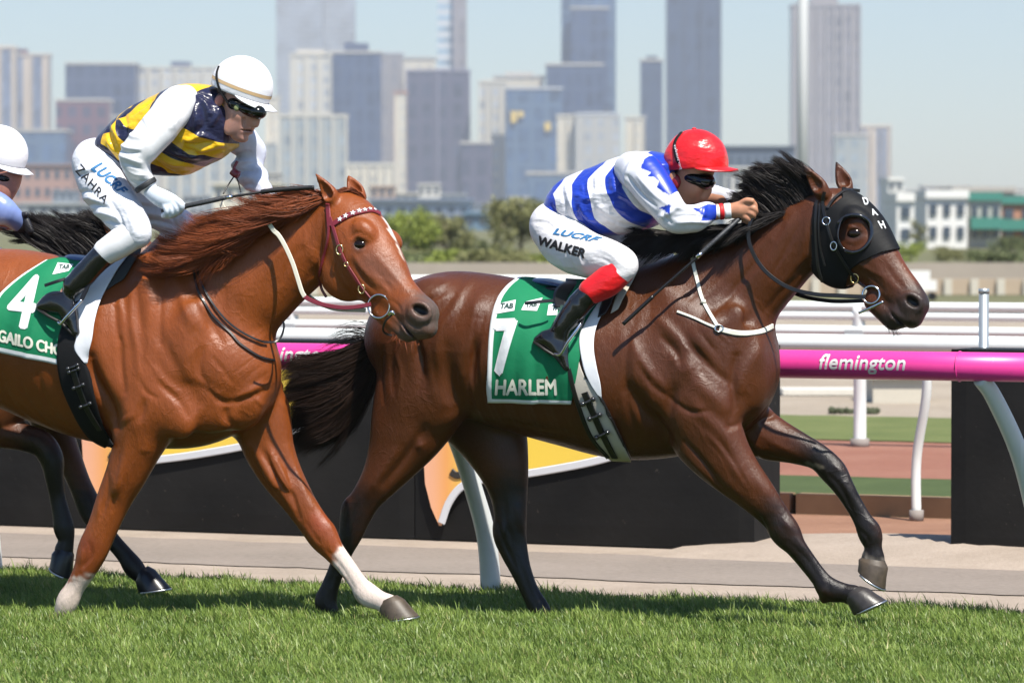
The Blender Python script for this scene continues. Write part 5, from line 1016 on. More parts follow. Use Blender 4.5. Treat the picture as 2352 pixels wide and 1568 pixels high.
boot(rz, Z_, [(239, 583, 28, .046, -.29), (226, 596, 28, .047, -.292), (196, 628, 27, .043, -.295), (168, 656, 25, .038, -.295)], [(96, 703, 14, .03, -.295), (124, 694, 27, .037, -.295), (148, 700, 27, .038, -.295), (164, 732, 18, .035, -.295), (176, 762, 10, .026, -.295)], [(84, 706, -.31), (112, 726, -.325), (140, 740, -.325), (164, 764, -.315), (178, 776, -.295)], 4)
boot(rz, Z_, [(375, 575, 28, .048, .28), (300, 640, 26, .043, .29), (262, 682, 22, .038, .295)], [(200, 722, 15, .03, .295), (240, 715, 22, .036, .295), (270, 760, 12, .03, .295)], [(196, 730, .31), (240, 752, .325), (268, 776, .3)], 4)
WHITECAP = satin('white_cap_silk', [(.84, .83, .86)], rough=.5, crinkle=.12)
hz = helmet(Z_, rz, 556, 198, -.025, (.135, .112, .128), 21, WHITECAP, M('white_peak', (.7, .7, .72), .4, var=.03), gores=0, peak=.05, cut=-.035, band=M('tan_band', (.62, .42, .22), .6, var=.1))
gg = Sculpt(Z_).B(576, 251, -.045, 37, .075, 20, 20, .01).B(592, 257, -.085, 20, .036, 16, 20, .01).B(546, 240, -.07, 24, .055, 18, 20, .01); V, Q = gg.mesh(.004, 1); gz = mesh('goggles', V, Q, LENS, rz)
BZH = bvh([hz]); izz = lambda P: FC.loc(P)-OZ
P, N = line_on(BZH, [(524, 236), (508, 212), (500, 186), (499, 166), (504, 153)], .003); mb = MB(); strap(mb, Z_.loc(P), N@FC.M.T, .012, .003); mb.build('goggle_strap', BLACKCLOTH, rz)
BG = bvh([gz]); c, n = hit(BG, 543, 247)
if c is not None:
    mb = MB(); cc = izz(np.array([c]))[0]; mb.ball(cc, (.013, .006, .014)); mb.build('goggle_vent', M('vent_mesh', (.25, .28, .12), .6), gz, smooth=True)
col = Sculpt(Z_).T([(482, 236, 12, .06, -.03), (490, 262, 13, .075, -.03), (500, 292, 12, .06, -.04)], .01); V, Q = col.mesh(.0045, 1); mesh('collar', V, Q, WHITECLOTH, rz)
BZ = bvh([bz])
lettering('name_lettering', 'ZAHRA', [CV1((553, 962)), CV1((768, 1206)), CV1((803, 1165)), CV1((596, 905))], BZ, BLACKINK, bz, izz, .002, .004, 0, 2, 1.15)
lettering('sponsor_lettering', 'LUCRF', [CV1((662, 948)), CV1((880, 1130)), CV1((945, 1105)), CV1((748, 898))], BZ, BLUEINK, bz, izz, .002, .0, 0, 2, heavy=(.012, .06))
# ------------------------------------------------------------------ the rider behind, cut by the picture's edge
OT = np.array([-.35, 0, 1.05])
rt = empty('person', FT.wor(OT), -R(20)); tag(rt, 'rider at the far left with pale blue sleeves and a black glove', 'jockey', 'jockeys riding the racehorses')
T_ = SFrame(FT, OT)
s = Sculpt(T_, 518.)
s.B(0, 355, 0, 56, .078, 56, k=.02).T([(4, 385, 52, .076, 0), (8, 412, 42, .07, -.01), (2, 440, 33, .055, -.02), (4, 458, 20, .04, -.02)], .02)
s.T([(-40, 430, 32, .055, 0), (-80, 450, 40, .07, 0)], .03).T([(28, 418, 8, .012, -.02), (30, 434, 9, .016, -.02)], .01).B(-50, 400, -.1, 9, .012, 15, 20, .006)
s.T([(-260, 520, 40, .13, 0), (-180, 480, 58, .14, 0), (-100, 455, 56, .14, 0)], .04).T([(-120, 440, 30, .05, -.16), (-40, 500, 25, .04, -.2), (0, 500, 20, .032, -.18), (30, 510, 16, .027, -.14)], .02)
s.T([(-100, 440, 30, .05, .16), (-30, 500, 25, .04, .2), (40, 510, 18, .03, .1)], .02)
s.T([(-260, 540, 42, .07, -.1), (-190, 585, 40, .065, -.2), (-120, 605, 28, .048, -.25), (-170, 660, 25, .042, -.28), (-240, 730, 19, .033, -.28), (-215, 790, 10, .026, -.28)], .02, mirror=True)
skin_mesh(T_, rt, s, (.5, .22, .16), [([(-50, 360, 30, 0, -.08)], (.05, .03, .02), .01)], .0052)
sc = Sculpt(T_, 518.).T([(-250, 515, 45, .14, 0), (-200, 488, 68, .16, 0), (-140, 465, 78, .175, 0), (-90, 450, 62, .16, 0), (-60, 438, 36, .09, 0)], .03); V, Q = sc.mesh(.007, 2, folds(.008, 26, 9)); mesh('silks', V, Q, M('pale_blue_silk', (.2, .27, .55), .4, var=.1), rt)
sleeve(rt, T_, [(-110, 430, 42, .062, -.15), (-60, 455, 42, .06, -.19), (-5, 478, 38, .054, -.2), (20, 492, 30, .046, -.18), (38, 508, 24, .035, -.14)], (.2, .27, .55), [([(5, 500, 22, 0, -.2), (22, 520, 18, 0, -.15)], (.75, .75, .8), .01)], 15)
sleeve(rt, T_, [(-90, 430, 42, .062, .15), (-30, 480, 36, .05, .2), (30, 508, 20, .035, .12)], (.2, .27, .55), [], 16)
gl = Sculpt(T_, 518.); gl.T([(34, 503, 18, .03, -.14), (48, 512, 22, .032, -.13)], .01)
for i in range(4): gl.T([(50+4*i, 500+7*i, 8, .014, -.14), (62+3*i, 508+7*i, 8, .013, -.15), (58+2*i, 518+6*i, 7, .012, -.12)], .004)
gl.T([(44, 495, 8, .014, -.15), (60, 492, 7, .013, -.16)], .004)
V, Q = gl.mesh(.0048, 1); mesh('glove', V, Q, M('black_glove', (.015, .015, .02), .5, bmp=.3, bdist=.002, bscale=120), rt)
sc = Sculpt(T_, 518.).T([(-262, 530, 46, .15, 0), (-235, 545, 50, .15, 0)], .04).T([(-262, 545, 50, .088, -.1), (-200, 582, 52, .08, -.2), (-130, 604, 34, .058, -.26), (-150, 630, 32, .05, -.27)], .04, mirror=True); V, Q = sc.mesh(.007, 2); mesh('breeches', V, Q, MATS['white_cloth'], rt)
boot(rt, T_, [(-155, 640, 28, .048, -.275), (-235, 725, 25, .04, -.285)], [(-275, 760, 14, .03, -.285), (-245, 755, 21, .034, -.285), (-212, 800, 9, .026, -.285)], [(-280, 770, -.3), (-240, 790, -.31), (-210, 812, -.29)], 6)
ht = helmet(T_, rt, -2, 352, 0, (.135, .112, .128), 15, WHITECAP, MATS['white_peak'], gores=0, peak=.05, cut=-.04)
gg = Sculpt(T_, 518.).B(16, 408, -.01, 28, .076, 16, 16, .01); V, Q = gg.mesh(.005, 1); mesh('goggles', V, Q, LENS, rt)
# ================================================================== tack
class Thing:                       # a top-level thing standing in a horse's frame
    def __init__(s, name, label, cat, fr, o, group=None):
        s.fr = fr; s.o = np.array(o, float); s.root = empty(name, fr.wor(s.o), -R(fr.deg)); tag(s.root, label, cat, group)
    def inv(s, P): return s.fr.loc(P)-s.o
    def n(s, N): return np.asarray(N)@s.fr.M.T
    def L(s, px, py, yl): return s.fr.L(px, py, yl)-s.o
    def strap(s, name, bv, pts, w, mat, th=.003, lift=.003, parent=None, mb=None, smooth=2):
        P, N = line_on(bv, pts, lift, smooth=smooth); m_ = mb or MB(); strap(m_, s.inv(P), s.n(N), w, th)
        return m_ if mb is not None else m_.build(name, mat, parent or s.root, smooth=False)
    def free(s, name, pts, r, mat, parent=None, flat=False, n=10, w=.02):   # pts: px, py, yl
        A = crom(np.array([s.L(*p) for p in pts]), 8); mb = MB()
        if flat: strap(mb, A, np.tile(np.array([0, -1., .15]), (len(A), 1)), w, r)
        else: mb.tube(A, r, n)
        return mb.build(name, mat, parent or s.root, smooth=not flat)
def patch(bv, left, right, nu, nv, lift, wave=None):
    """cloth grid between two picture edges (bottom to top), laid on the surface"""
    Lc = crom(np.array(left, float), 10); Rc = crom(np.array(right, float), 10)
    def along(C, t):
        d = np.r_[0, np.cumsum(np.linalg.norm(np.diff(C, axis=0), axis=1))]; t = t*d[-1]; return np.stack([np.interp(t, d, C[:, 0]), np.interp(t, d, C[:, 1])], 1)
    tv = np.linspace(0, 1, nv+1); A = along(Lc, tv); B = along(Rc, tv); V = []; uv = []; last = None; Ng = []
    for j in range(nv+1):
        for i in range(nu+1):
            u = i/nu; p = A[j]*(1-u)+B[j]*u; h, n = hit(bv, *p)
            if h is None:
                h = V[-(nu+1)] + np.array([0, .012, .004]) if len(V) > nu else (last if last is not None else at(p[0], p[1], 17.4)); n = np.array([0, -.3, .95])
            else: h = h+n*lift
            last = h; V.append(h); Ng.append(n); uv.append((u, tv[j]))
    V = np.array(V); Ng = np.array(Ng); G = V.reshape(nv+1, nu+1, 3); NG = Ng.reshape(nv+1, nu+1, 3)
    for _ in range(3):
        for X in (G, NG): X[1:-1, 1:-1] = (X[:-2, 1:-1]+X[2:, 1:-1]+X[1:-1, :-2]+X[1:-1, 2:]+2*X[1:-1, 1:-1])/6
    NG /= np.linalg.norm(NG, axis=2)[..., None]+1e-9
    uv = np.array(uv)
    if wave is not None: G += NG*wave(uv[:, 0], uv[:, 1]).reshape(nv+1, nu+1, 1)
    return G.reshape(-1, 3), uv, NG.reshape(-1, 3)
def cloth_obj(name, th, V, uv, N, nu, nv, mat, parent, thick=.004):
    W = th.inv(V); Nl = th.n(N); n = len(W); F = [(j*(nu+1)+i, j*(nu+1)+i+1, (j+1)*(nu+1)+i+1, (j+1)*(nu+1)+i) for j in range(nv) for i in range(nu)]
    B = W-Nl*thick; F2 = [tuple(n+k for k in f[::-1]) for f in F]; rim = [i for i in range(nu+1)]+[(j+1)*(nu+1)-1 for j in range(1, nv+1)]+[nv*(nu+1)+i for i in range(nu-1, -1, -1)]+[j*(nu+1) for j in range(nv-1, 0, -1)]
    F3 = [(rim[k], n+rim[k], n+rim[(k+1) % len(rim)], rim[(k+1) % len(rim)]) for k in range(len(rim))]
    return mesh(name, np.concatenate([W, B]), F+F2+F3, mat, parent, True, attrs={'cu': np.r_[uv[:, 0], uv[:, 0]], 'cv': np.r_[uv[:, 1], uv[:, 1]]})
def cloth_mat(name, col, border, bu=.05, bv_=.03, rough=.75):
    m, nt, b = new_mat(name); a = node(nt, 'ShaderNodeAttribute', attribute_name='cu'); v = node(nt, 'ShaderNodeAttribute', attribute_name='cv')
    f = math_(nt, 'MAXIMUM', math_(nt, 'LESS_THAN', a.outputs['Fac'], bu), math_(nt, 'LESS_THAN', v.outputs['Fac'], bv_))
    n = mixc(nt, noise(nt, 12), [x*.85 for x in col], col); link(nt, mixc(nt, f, n, border), b.inputs['Base Color'])
    b.inputs['Roughness'].default_value = rough; b.inputs['Specular IOR Level'].default_value = .25
    h = bump(nt, b, noise(nt, 14, 3), .4, .008); bump(nt, b, noise(nt, 700, 1), .15, .0008, h); return m
GREEN = cloth_mat('green_number_cloth', (.008, .20, .085), (.72, .74, .74))
GREEN2 = cloth_mat('green_number_cloth_wide', (.008, .20, .085), (.72, .74, .74), .035, .045)
PADWHITE = M('white_pad', (.72, .73, .77), .8, var=.03, bmp=.3, bdist=.004, bscale=30)
PADBEIGE = M('beige_girth', (.52, .47, .40), .8, var=.06, bmp=.5, bdist=.002, bscale=220)
GREYPAD = M('grey_felt', (.05, .055, .055), .9, var=.1)
STRAPBLK = M('black_leather_strap', (.008, .007, .007), .4, var=.25, coat=.08)
MAROON = M('maroon_leather', (.19, .02, .03), .35, var=.15, coat=.2); CREAM = M('cream_rubber', (.68, .64, .52), .6, var=.08)
WHITESTRAP = M('white_leather_strap', (.70, .69, .60), .5, var=.08); BRASS = M('brass', (.75, .55, .25), .22, metal=1.)
BLUEPAD = M('blue_saddle_leather', (.055, .11, .24), .35, var=.15, coat=.3)
def flip(V): V = V.copy(); V[:, 1] *= -1; return V
def wave1(seed, a=.006):
    r = np.random.default_rng(seed); q = r.uniform(0, 6, 5)
    return lambda u, v: a*(np.sin(u*11+v*3.2+q[0])*.6+np.sin(u*19-v*5+q[1])*.45*(1-v)+np.sin(v*9+u*4+q[2])*.35)*np.clip(v*6, .35, 1)+a*.7*np.exp(-((u-.55-.18*v)/.05)**2)
# ---------------------------------------------------------------- bay
O = (.05, 0, 1.2)
t = Thing('saddle_cloth', 'green saddle cloth with white edging and the number 7 on the bay', 'saddle cloth', FH, O, 'numbered saddle cloths')
V, uv, N = patch(BVH_H, [(1123, 921), (1120, 860), (1124, 766), (1139, 698), (1160, 664), (1187, 641)], [(1313, 926), (1325, 870), (1338, 800), (1356, 735), (1382, 690), (1400, 655)], 44, 64, .012, wave1(1, .0095))
N[:] = N
sc_h = cloth_obj('cloth', t, V, uv, N, 44, 64, GREEN, t.root); cl = mesh('cloth', flip(t.inv(V)), [tuple(j*45+i for j, i in ((j, i), (j+1, i), (j+1, i+1), (j, i+1))) for j in range(64) for i in range(44)], GREEN, t.root, attrs={'cu': uv[:, 0], 'cv': uv[:, 1]})
BS = bvh([sc_h]); q8 = lambda *p: [CV8(x) for x in p]
INKW = M('cloth_white_print', (.72, .74, .76), .75, var=.03); INKC = M('cloth_cream_print', (.76, .75, .62), .75, var=.03); INKD = M('cloth_dark_print', (.03, .07, .06), .75, var=.05)
lettering('number', '7', q8((975, 912), (1130, 908), (1162, 484), (978, 490)), BS, INKW, t.root, t.inv, .002, 0, 0, 2, heavy=(.12, .045))
lettering('horse_name', 'HARLEM', q8((990, 1050), (1450, 1052), (1443, 930), (1000, 932)), BS, INKC, t.root, t.inv, .002, 0, 0, 2, 1., heavy=(.010, .05))
def quadpatch(name, bv, quad, mat, th, lift=.002, skew=0.):
    q = np.array(quad, float); V = []; n = 10
    for j in range(n+1):
        for i in range(n+1):
            u, v = i/n, j/n; p = (1-u)*(1-v)*q[0]+u*(1-v)*q[1]+u*v*q[2]+(1-u)*v*q[3]; h, m = hit(bv, *p)
            if h is None: return None
            V.append(h+m*lift)
    return mesh(name, th.inv(np.array(V)), [(j*(n+1)+i, j*(n+1)+i+1, (j+1)*(n+1)+i+1, (j+1)*(n+1)+i) for j in range(n) for i in range(n)], mat, th.root)
for qd, tx in ((((990, 455), (1135, 430), (1146, 350), (1012, 380)), ((1030, 418), (1128, 415), (1130, 376), (1035, 376))), (((1185, 425), (1300, 432), (1342, 335), (1215, 365)), ((1215, 410), (1300, 402), (1303, 368), (1222, 372))), (((1375, 465), (1450, 462), (1462, 375), (1388, 385)), ((1410, 430), (1500, 430), (1500, 392), (1415, 392)))):
    a = quadpatch('sponsor_patch', BS, q8(*qd), INKW, t)
    if a: lettering('sponsor_lettering', 'TAB', q8(*tx), BS, INKD, t.root, t.inv, .0035, 0, .1, 1, heavy=(.03, .05))
t = Thing('saddle_pad', 'white pad under the girth of the bay, with a beige panel behind the rider\'s knee', 'saddle pad', FH, O, 'white saddle pads')
V, uv, N = patch(BVH_H, [(1380, 910), (1356, 876), (1341, 838), (1333, 782), (1344, 750), (1378, 700), (1410, 664)], [(1384, 912), (1381, 879), (1373, 844), (1366, 798), (1372, 754), (1394, 710), (1420, 664)], 12, 50, .02)
cloth_obj('pad', t, V, uv, N, 12, 50, PADWHITE, t.root)
V, uv, N = patch(BVH_H, [(1404, 722), (1414, 690), (1432, 655), (1452, 622)], [(1421, 712), (1436, 682), (1454, 650), (1470, 620)], 6, 24, .012); cloth_obj('panel', t, V, uv, N, 6, 24, PADBEIGE, t.root)
t = Thing('saddle', 'small race saddle with a blue cantle and beige girth on the bay', 'saddle', FH, O, 'race saddles')
def seat(th, rows, mat, name, mat2, rows2):
    F = Sculpt(type('f', (), {'L': staticmethod(th.L)})()); F.T(rows, .01); V, Q = F.mesh(.005, 2); o = mesh(name, V, Q, mat, th.root)
    F = Sculpt(type('f', (), {'L': staticmethod(th.L)})()); F.T(rows2, .01); V, Q = F.mesh(.005, 2); mesh('tree', V, Q, mat2, th.root)
seat(t, [(1236, 645, 8, .07, 0), (1262, 648, 9, .10, 0), (1300, 655, 7, .09, 0), (1345, 656, 6, .07, 0), (1400, 640, 7, .06, 0)], BLUEPAD, 'seat', STRAPBLK, [(1244, 658, 8, .09, 0), (1290, 664, 9, .12, 0), (1350, 664, 10, .13, 0), (1420, 640, 12, .10, 0)])
V, uv, N = patch(BVH_H, [(1376, 735), (1384, 705), (1402, 668), (1412, 650)], [(1392, 728), (1404, 708), (1418, 678), (1430, 648)], 6, 24, .026); cloth_obj('flap', t, V, uv, N, 6, 24, STRAPBLK, t.root)
V, uv, N = patch(BVH_H, [(1278, 712), (1272, 690), (1280, 668), (1310, 650)], [(1300, 712), (1304, 695), (1318, 675), (1345, 650)], 6, 20, .02); cloth_obj('flap', t, V, uv, N, 6, 20, STRAPBLK, t.root)
GP_L = [(1398, 1051), (1358, 1001), (1327, 923), (1311, 860), (1303, 798), (1312, 740), (1330, 690)]; GP_R = [(1450, 1053), (1421, 994), (1383, 916), (1343, 860), (1330, 810), (1344, 735), (1362, 690)]
BHW = BVH_H
V, uv, N = patch(BHW, GP_L, GP_R, 10, 70, .014); gir = cloth_obj('girth', t, V, uv, N, 10, 70, PADBEIGE, t.root, .006)
mesh('girth', flip(t.inv(V)), [(j*11+i, (j+1)*11+i, (j+1)*11+i+1, j*11+i+1) for j in range(70) for i in range(10)], PADBEIGE, t.root)
BGI = bvh([gir, bay_body])
t.strap('girth_edge', BGI, [(1396, 1048), (1356, 999), (1326, 922), (1310, 860), (1304, 810)], .02, STRAPBLK, .004, .003); t.strap('girth_edge', BGI, [(1447, 1050), (1418, 994), (1380, 916), (1342, 862)], .016, STRAPBLK, .004, .003)
t.strap('girth_strap', BGI, [(1343, 900), (1360, 940), (1385, 996), (1412, 1048)], .03, STRAPBLK, .004, .006)
for (a, b) in (((1340, 925), (1364, 914)), ((1356, 958), (1379, 949)), ((1372, 999), (1397, 988))):
    P, Nn = line_on(BGI, [a, ((a[0]+b[0])/2, (a[1]+b[1])/2+2), b], .013); mb = MB(); mb.tube(t.inv(P), .007, 8); mb.ball(t.inv(P[:1])[0], .011); mb.ball(t.inv(P[-1:])[0], .011); mb.build('buckle', M('black_buckle', (.02, .02, .022), .2, coat=.6), t.root, smooth=True)
def stirrup(th, top, pts, sole):
    th.free('stirrup_leather', top, .003, STRAPBLK, flat=True, w=.02)
    o = th.free('stirrup_iron', pts, .0065, CHROME); return o
stirrup(t, [(1345, 680, -.29), (1338, 725, -.30), (1332, 745, -.315)], [(1334, 742, -.325), (1322, 760, -.345), (1304, 785, -.355), (1288, 812, -.35), (1274, 812, -.335), (1268, 806, -.30), (1280, 800, -.27), (1310, 770, -.255), (1334, 742, -.30)], None)
t.free('loose_strap', [(1272, 690, -.30), (1250, 691, -.315), (1226, 694, -.33), (1206, 696, -.325)], .004, STRAPBLK, flat=True, w=.014)
# breastplate
t = Thing('breastplate', 'thin white leather breast straps crossing the chest of the bay', 'breastplate', FH, (.9, 0, 1.1))
t.strap('neck_strap', BVH_H, [(1592, 562), (1590, 590), (1602, 645), (1616, 694), (1647, 747)], .016, WHITESTRAP, .004)
t.strap('saddle_strap', BVH_H, [(1556, 715), (1590, 728), (1620, 742), (1645, 752)], .011, WHITESTRAP, .004)
t.strap('chest_strap', BVH_H, [(1652, 755), (1685, 763), (1715, 765), (1748, 761), (1774, 748)], .022, WHITESTRAP, .004)
P, N = line_on(BVH_H, [(1649, 752), (1651, 754), (1653, 756)], .006); mb = MB(); mb.ring(t.inv(P[1:2])[0], .017, .004, t.n(N[1]), sq=.8); mb.build('ring', CHROME, t.root, smooth=True)
P, N = line_on(BVH_H, [(1610, 693), (1616, 695), (1621, 693)], .006); mb = MB(); mb.tube(t.inv(P), .009, 8); mb.build('keeper', WHITESTRAP, t.root, smooth=True)
# hood: a close-fitting shell over the head, cut out round the eye, the ears and the nose
t = Thing('blinker_hood', 'black stretch blinker hood with white letters over the head of the bay', 'hood', FH, (1.5, 0, 1.7))
c0 = FH.L(1950, 540, 0); F = horse_field(FH, [r for r in HB if r[0] != 'E' and not (r[0] == 'D' and r[1][0][0] == 1961)], (c0[0]-.24, -.19, c0[2]-.3), (c0[0]+.28, .15, c0[2]+.25), .0036)
V, Q = F.mesh(-.0+.0065); V = relax(V, Q, 2)
def inpoly(P, poly):
    x, y = P[:, 0], P[:, 1]; c = np.zeros(len(P), bool); n = len(poly)
    for i in range(n):
        (x1, y1), (x2, y2) = poly[i], poly[(i+1) % n]
        if y1 == y2: continue
        c ^= ((y1 > y) != (y2 > y)) & (x < (x2-x1)*(y-y1)/(y2-y1)+x1)
    return c
poly = [(1872, 465), (1890, 470), (1912, 474), (1935, 452), (1925, 425), (1915, 408), (1975, 410), (2080, 480), (2095, 560), (2066, 571), (2030, 581), (1990, 600), (1963, 618), (1950, 640), (1935, 700), (1860, 700), (1866, 630), (1868, 560)]
pl = np.array([FH.L(*p, -.06)[[0, 2]] for p in poly]); m = inpoly(V[:, [0, 2]], pl)
e0 = FH.L(1964, 539, -.1); ey = ((V[:, 0]-e0[0])/.064)**2+((V[:, 2]-e0[2])/.07)**2 < 1; m &= ~(ey & (V[:, 1] < 0))
m &= ~(((V[:, 0]-e0[0]-.015)/.05)**2+((V[:, 2]-e0[2])/.055)**2 < 1)|(V[:, 1] < 0)
for eb, ey_ in (((1895, 442), -1), ((1946, 428), 1)):
    ec = FH.L(*eb, ey_*.06); m &= ~((np.hypot(V[:, 0]-ec[0], V[:, 2]-ec[2]) < .052) & (V[:, 1]*ey_ > -.0))
Fk = Q[m[Q].all(1)]; used = np.unique(Fk); mp = np.full(len(V), -1); mp[used] = np.arange(len(used))
HOODM = M('black_stretch_hood', (.0045, .0045, .005), .6, var=.3, spec=.25, bmp=.3, bdist=.004, bscale=14)
hood = mesh('fabric', V[used]-t.o, mp[Fk], HOODM, t.root); md = hood.modifiers.new('thickness', 'SOLIDIFY'); md.thickness = .003; md.offset = 1
BHD = bvh([hood, bay_body])
GLOSS = M('glossy_blinker_cup', (.010, .010, .012), .12, coat=1.)
P, N = line_on(BVH_H, [(1962+39*math.cos(a), 537+42*math.sin(a)) for a in np.linspace(R(-150), R(120), 30)], .014); mb = MB(); mb.tube(t.inv(P), .0085, 10); mb.build('cup_rim', GLOSS, t.root, smooth=True)
P1, N1 = line_on(BVH_H, [(1962+36*math.cos(a), 537+39*math.sin(a)) for a in np.linspace(R(95), R(262), 26)], .012, smooth=1); P2 = P1+np.array(N1)*.04+FH.u*.022; n_ = len(P1)
W2 = t.inv(np.concatenate([P1, (P1+P2)/2+np.array(N1)*.006, P2])); mesh('blinker_cup', W2, [(j*n_+i, j*n_+i+1, (j+1)*n_+i+1, (j+1)*n_+i) for j in (0, 1) for i in range(n_-1)], GLOSS, t.root).modifiers.new('thickness', 'SOLIDIFY').thickness = .003
for ch, q in (('D', ((1176, 484), (1214, 486), (1198, 422), (1152, 420))), ('A', ((1235, 562), (1284, 562), (1252, 504), (1212, 506))), ('H', ((1300, 658), (1340, 658), (1312, 590), (1264, 592)))):
    cq = np.mean(np.array(q), axis=0); lettering('letter', ch, [CV4(tuple(cq+(np.array(p)-cq)*.84)) for p in q], BHD, INKW, t.root, t.inv, .0045, 0, 0, 2, heavy=(.05, .04))
# bridle of the bay
t = Thing('bridle', 'black leather bridle and reins with steel rings on the bay', 'bridle', FH, (1.5, 0, 1.7), 'bridles')
t.strap('headpiece', BHD, [(1893, 440), (1890, 462), (1894, 490), (1899, 508)], .015, STRAPBLK, .004, .005); t.strap('cheekpiece', BHD, [(1899, 508), (1908, 538), (1917, 562), (1940, 602), (1964, 637), (1982, 652), (1996, 662)], .013, STRAPBLK, .004, .005)
t.strap('throat_lash', BHD, [(1877, 462), (1874, 510), (1876, 560), (1880, 610), (1890, 645)], .014, STRAPBLK, .004, .005); t.strap('browband', BHD, [(1902, 478), (1912, 462), (1930, 446), (1952, 436), (1975, 438)], .014, STRAPBLK, .004, .006)
t.strap('lash', BHD, [(1884, 468), (1882, 520), (1886, 570), (1896, 610)], .009, STRAPBLK, .004, .005)
def ringat(th, bv, px, py, r, rt, mat, name='ring', lift=.008, sq=1.):
    h, n = hit(bv, px, py); mb = MB(); mb.ring(th.inv(np.array([h+n*lift]))[0], r, rt, th.n(n*.4+np.array([-.25, -1, .1])), sq=sq); return mb.build(name, mat, th.root, smooth=True)
ringat(t, BHD, 1900, 508, .016, .003, CHROME); ringat(t, BHD, 1917, 564, .013, .003, CHROME, sq=1.3); ringat(t, BHD, 1965, 637, .016, .003, BRASS, sq=1.2); ringat(t, BVH_H, 2003, 678, .036, .0045, CHROME, 'bit_ring', .012)
t.free('bit_shank', [(1973, 718, -.15), (2000, 706, -.16), (2029, 692, -.15)], .0055, CHROME)
t.free('rein', [(1988, 681, -.155), (1955, 680, -.16), (1923, 678, -.165), (1880, 676, -.165), (1836, 668, -.16), (1804, 656, -.155), (1776, 638, -.155), (1754, 618, -.155), (1738, 596, -.15), (1726, 572, -.15), (1719, 545, -.145), (1722, 515, -.14), (1732, 494, -.13)], .003, STRAPBLK, flat=True, w=.017)
t.free('rein', [(1990, 690, .06), (1900, 690, .14), (1820, 670, .16), (1770, 620, .15), (1745, 560, .12), (1738, 500, .06)], .003, STRAPBLK, flat=True, w=.017)
t = Thing('whip', 'long black whip held low beside the neck of the bay', 'whip', FH, (.8, -.3, 1.4), 'riding whips')
t.free('handle', [(1700, 500, -.13), (1650, 545, -.2), (1603, 588, -.24)], .0095, M('whip_grip', (.035, .037, .042), .5, var=.3, bmp=.8, bdist=.003, bscale=90)); t.free('shaft', [(1606, 586, -.24), (1602, 590, -.242), (1520, 662, -.29), (1470, 708, -.315), (1432, 743, -.33)], .006, STRAPBLK); t.free('flap', [(1500, 680, -.302), (1470, 708, -.315), (1431, 744, -.331)], .0085, STRAPBLK); t.free('collar', [(1612, 580, -.237), (1600, 591, -.243)], .0088, CHROME)
# ---------------------------------------------------------------- chestnut
O = (-1.0, 0, 1.25)
t = Thing('saddle_cloth', 'green saddle cloth with the number 4, half out of the picture at the left', 'saddle cloth', FC, O, 'numbered saddle cloths')
V, uv, N = patch(BVH_C, [(-24, 803), (-18, 740), (-6, 690), (12, 664), (50, 632), (106, 600)], [(135, 836), (141, 780), (152, 720), (172, 670), (202, 640), (235, 600)], 40, 56, .012, wave1(2, .0095))
sc_c = cloth_obj('cloth', t, V, uv, N, 40, 56, GREEN2, t.root); mesh('cloth', flip(t.inv(V)), [(j*41+i, (j+1)*41+i, (j+1)*41+i+1, j*41+i+1) for j in range(56) for i in range(40)], GREEN2, t.root, attrs={'cu': uv[:, 0], 'cv': uv[:, 1]})
BS = bvh([sc_c]); q5 = lambda *p: [CV5(x) for x in p]
lettering('number', '4', q5((22, 775), (228, 808), (322, 402), (108, 398)), BS, INKW, t.root, t.inv, .002, 0, 0, 2, heavy=(.06, .03))
lettering('horse_name', 'GAILO CHOP', q5((-20, 890), (512, 1015), (512, 930), (-12, 798)), BS, INKC, t.root, t.inv, .002, 0, 0, 2, 1., heavy=(.010, .05))
for qd, tx in ((((385, 400), (505, 375), (540, 325), (425, 312)), ((428, 366), (506, 360), (515, 330), (436, 328))), (((190, 440), (290, 400), (345, 315), (255, 335)), ((235, 395), (292, 380), (308, 345), (250, 352)))):
    if quadpatch('sponsor_patch', BS, q5(*qd), INKW, t): lettering('sponsor_lettering', 'TAB', q5(*tx), BS, INKD, t.root, t.inv, .0035, 0, .1, 1, heavy=(.03, .05))
t = Thing('saddle_pad', 'white pad tapering to a point over the chestnut\'s girth, edged with grey felt', 'saddle pad', FC, O, 'white saddle pads')
V, uv, N = patch(BVH_C, [(196, 833), (186, 819), (174, 798), (179, 771), (168, 724), (175, 693), (217, 649), (300, 588)], [(200, 833), (207, 812), (216, 780), (222, 737), (237, 687), (266, 636), (288, 606), (308, 584)], 14, 60, .022); cloth_obj('pad', t, V, uv, N, 14, 60, PADWHITE, t.root)
V, uv, N = patch(BVH_C, [(240, 672), (262, 640), (290, 600), (318, 568)], [(266, 655), (288, 640), (312, 600), (336, 565)], 8, 30, .012); cloth_obj('felt', t, V, uv, N, 8, 30, GREYPAD, t.root)
t = Thing('saddle', 'race saddle with black girth and buckles on the chestnut', 'saddle', FC, O, 'race saddles')
seat(t, [(164, 592, 9, .07, 0), (180, 594, 10, .09, 0), (230, 596, 8, .08, 0), (290, 585, 8, .06, 0)], BLUEPAD, 'seat', STRAPBLK, [(172, 604, 8, .09, 0), (230, 604, 10, .12, 0), (300, 585, 12, .10, 0)])
V, uv, N = patch(BVH_C, [(264, 1028), (203, 993), (156, 912), (137, 849), (136, 786), (150, 730)], [(268, 1020), (241, 971), (219, 905), (200, 840), (178, 796), (186, 730)], 10, 60, .02); gir = cloth_obj('girth', t, V, uv, N, 10, 60, BLACKCLOTH, t.root, .006)
mesh('girth', flip(t.inv(V)), [(j*11+i, (j+1)*11+i, (j+1)*11+i+1, j*11+i+1) for j in range(60) for i in range(10)], BLACKCLOTH, t.root)
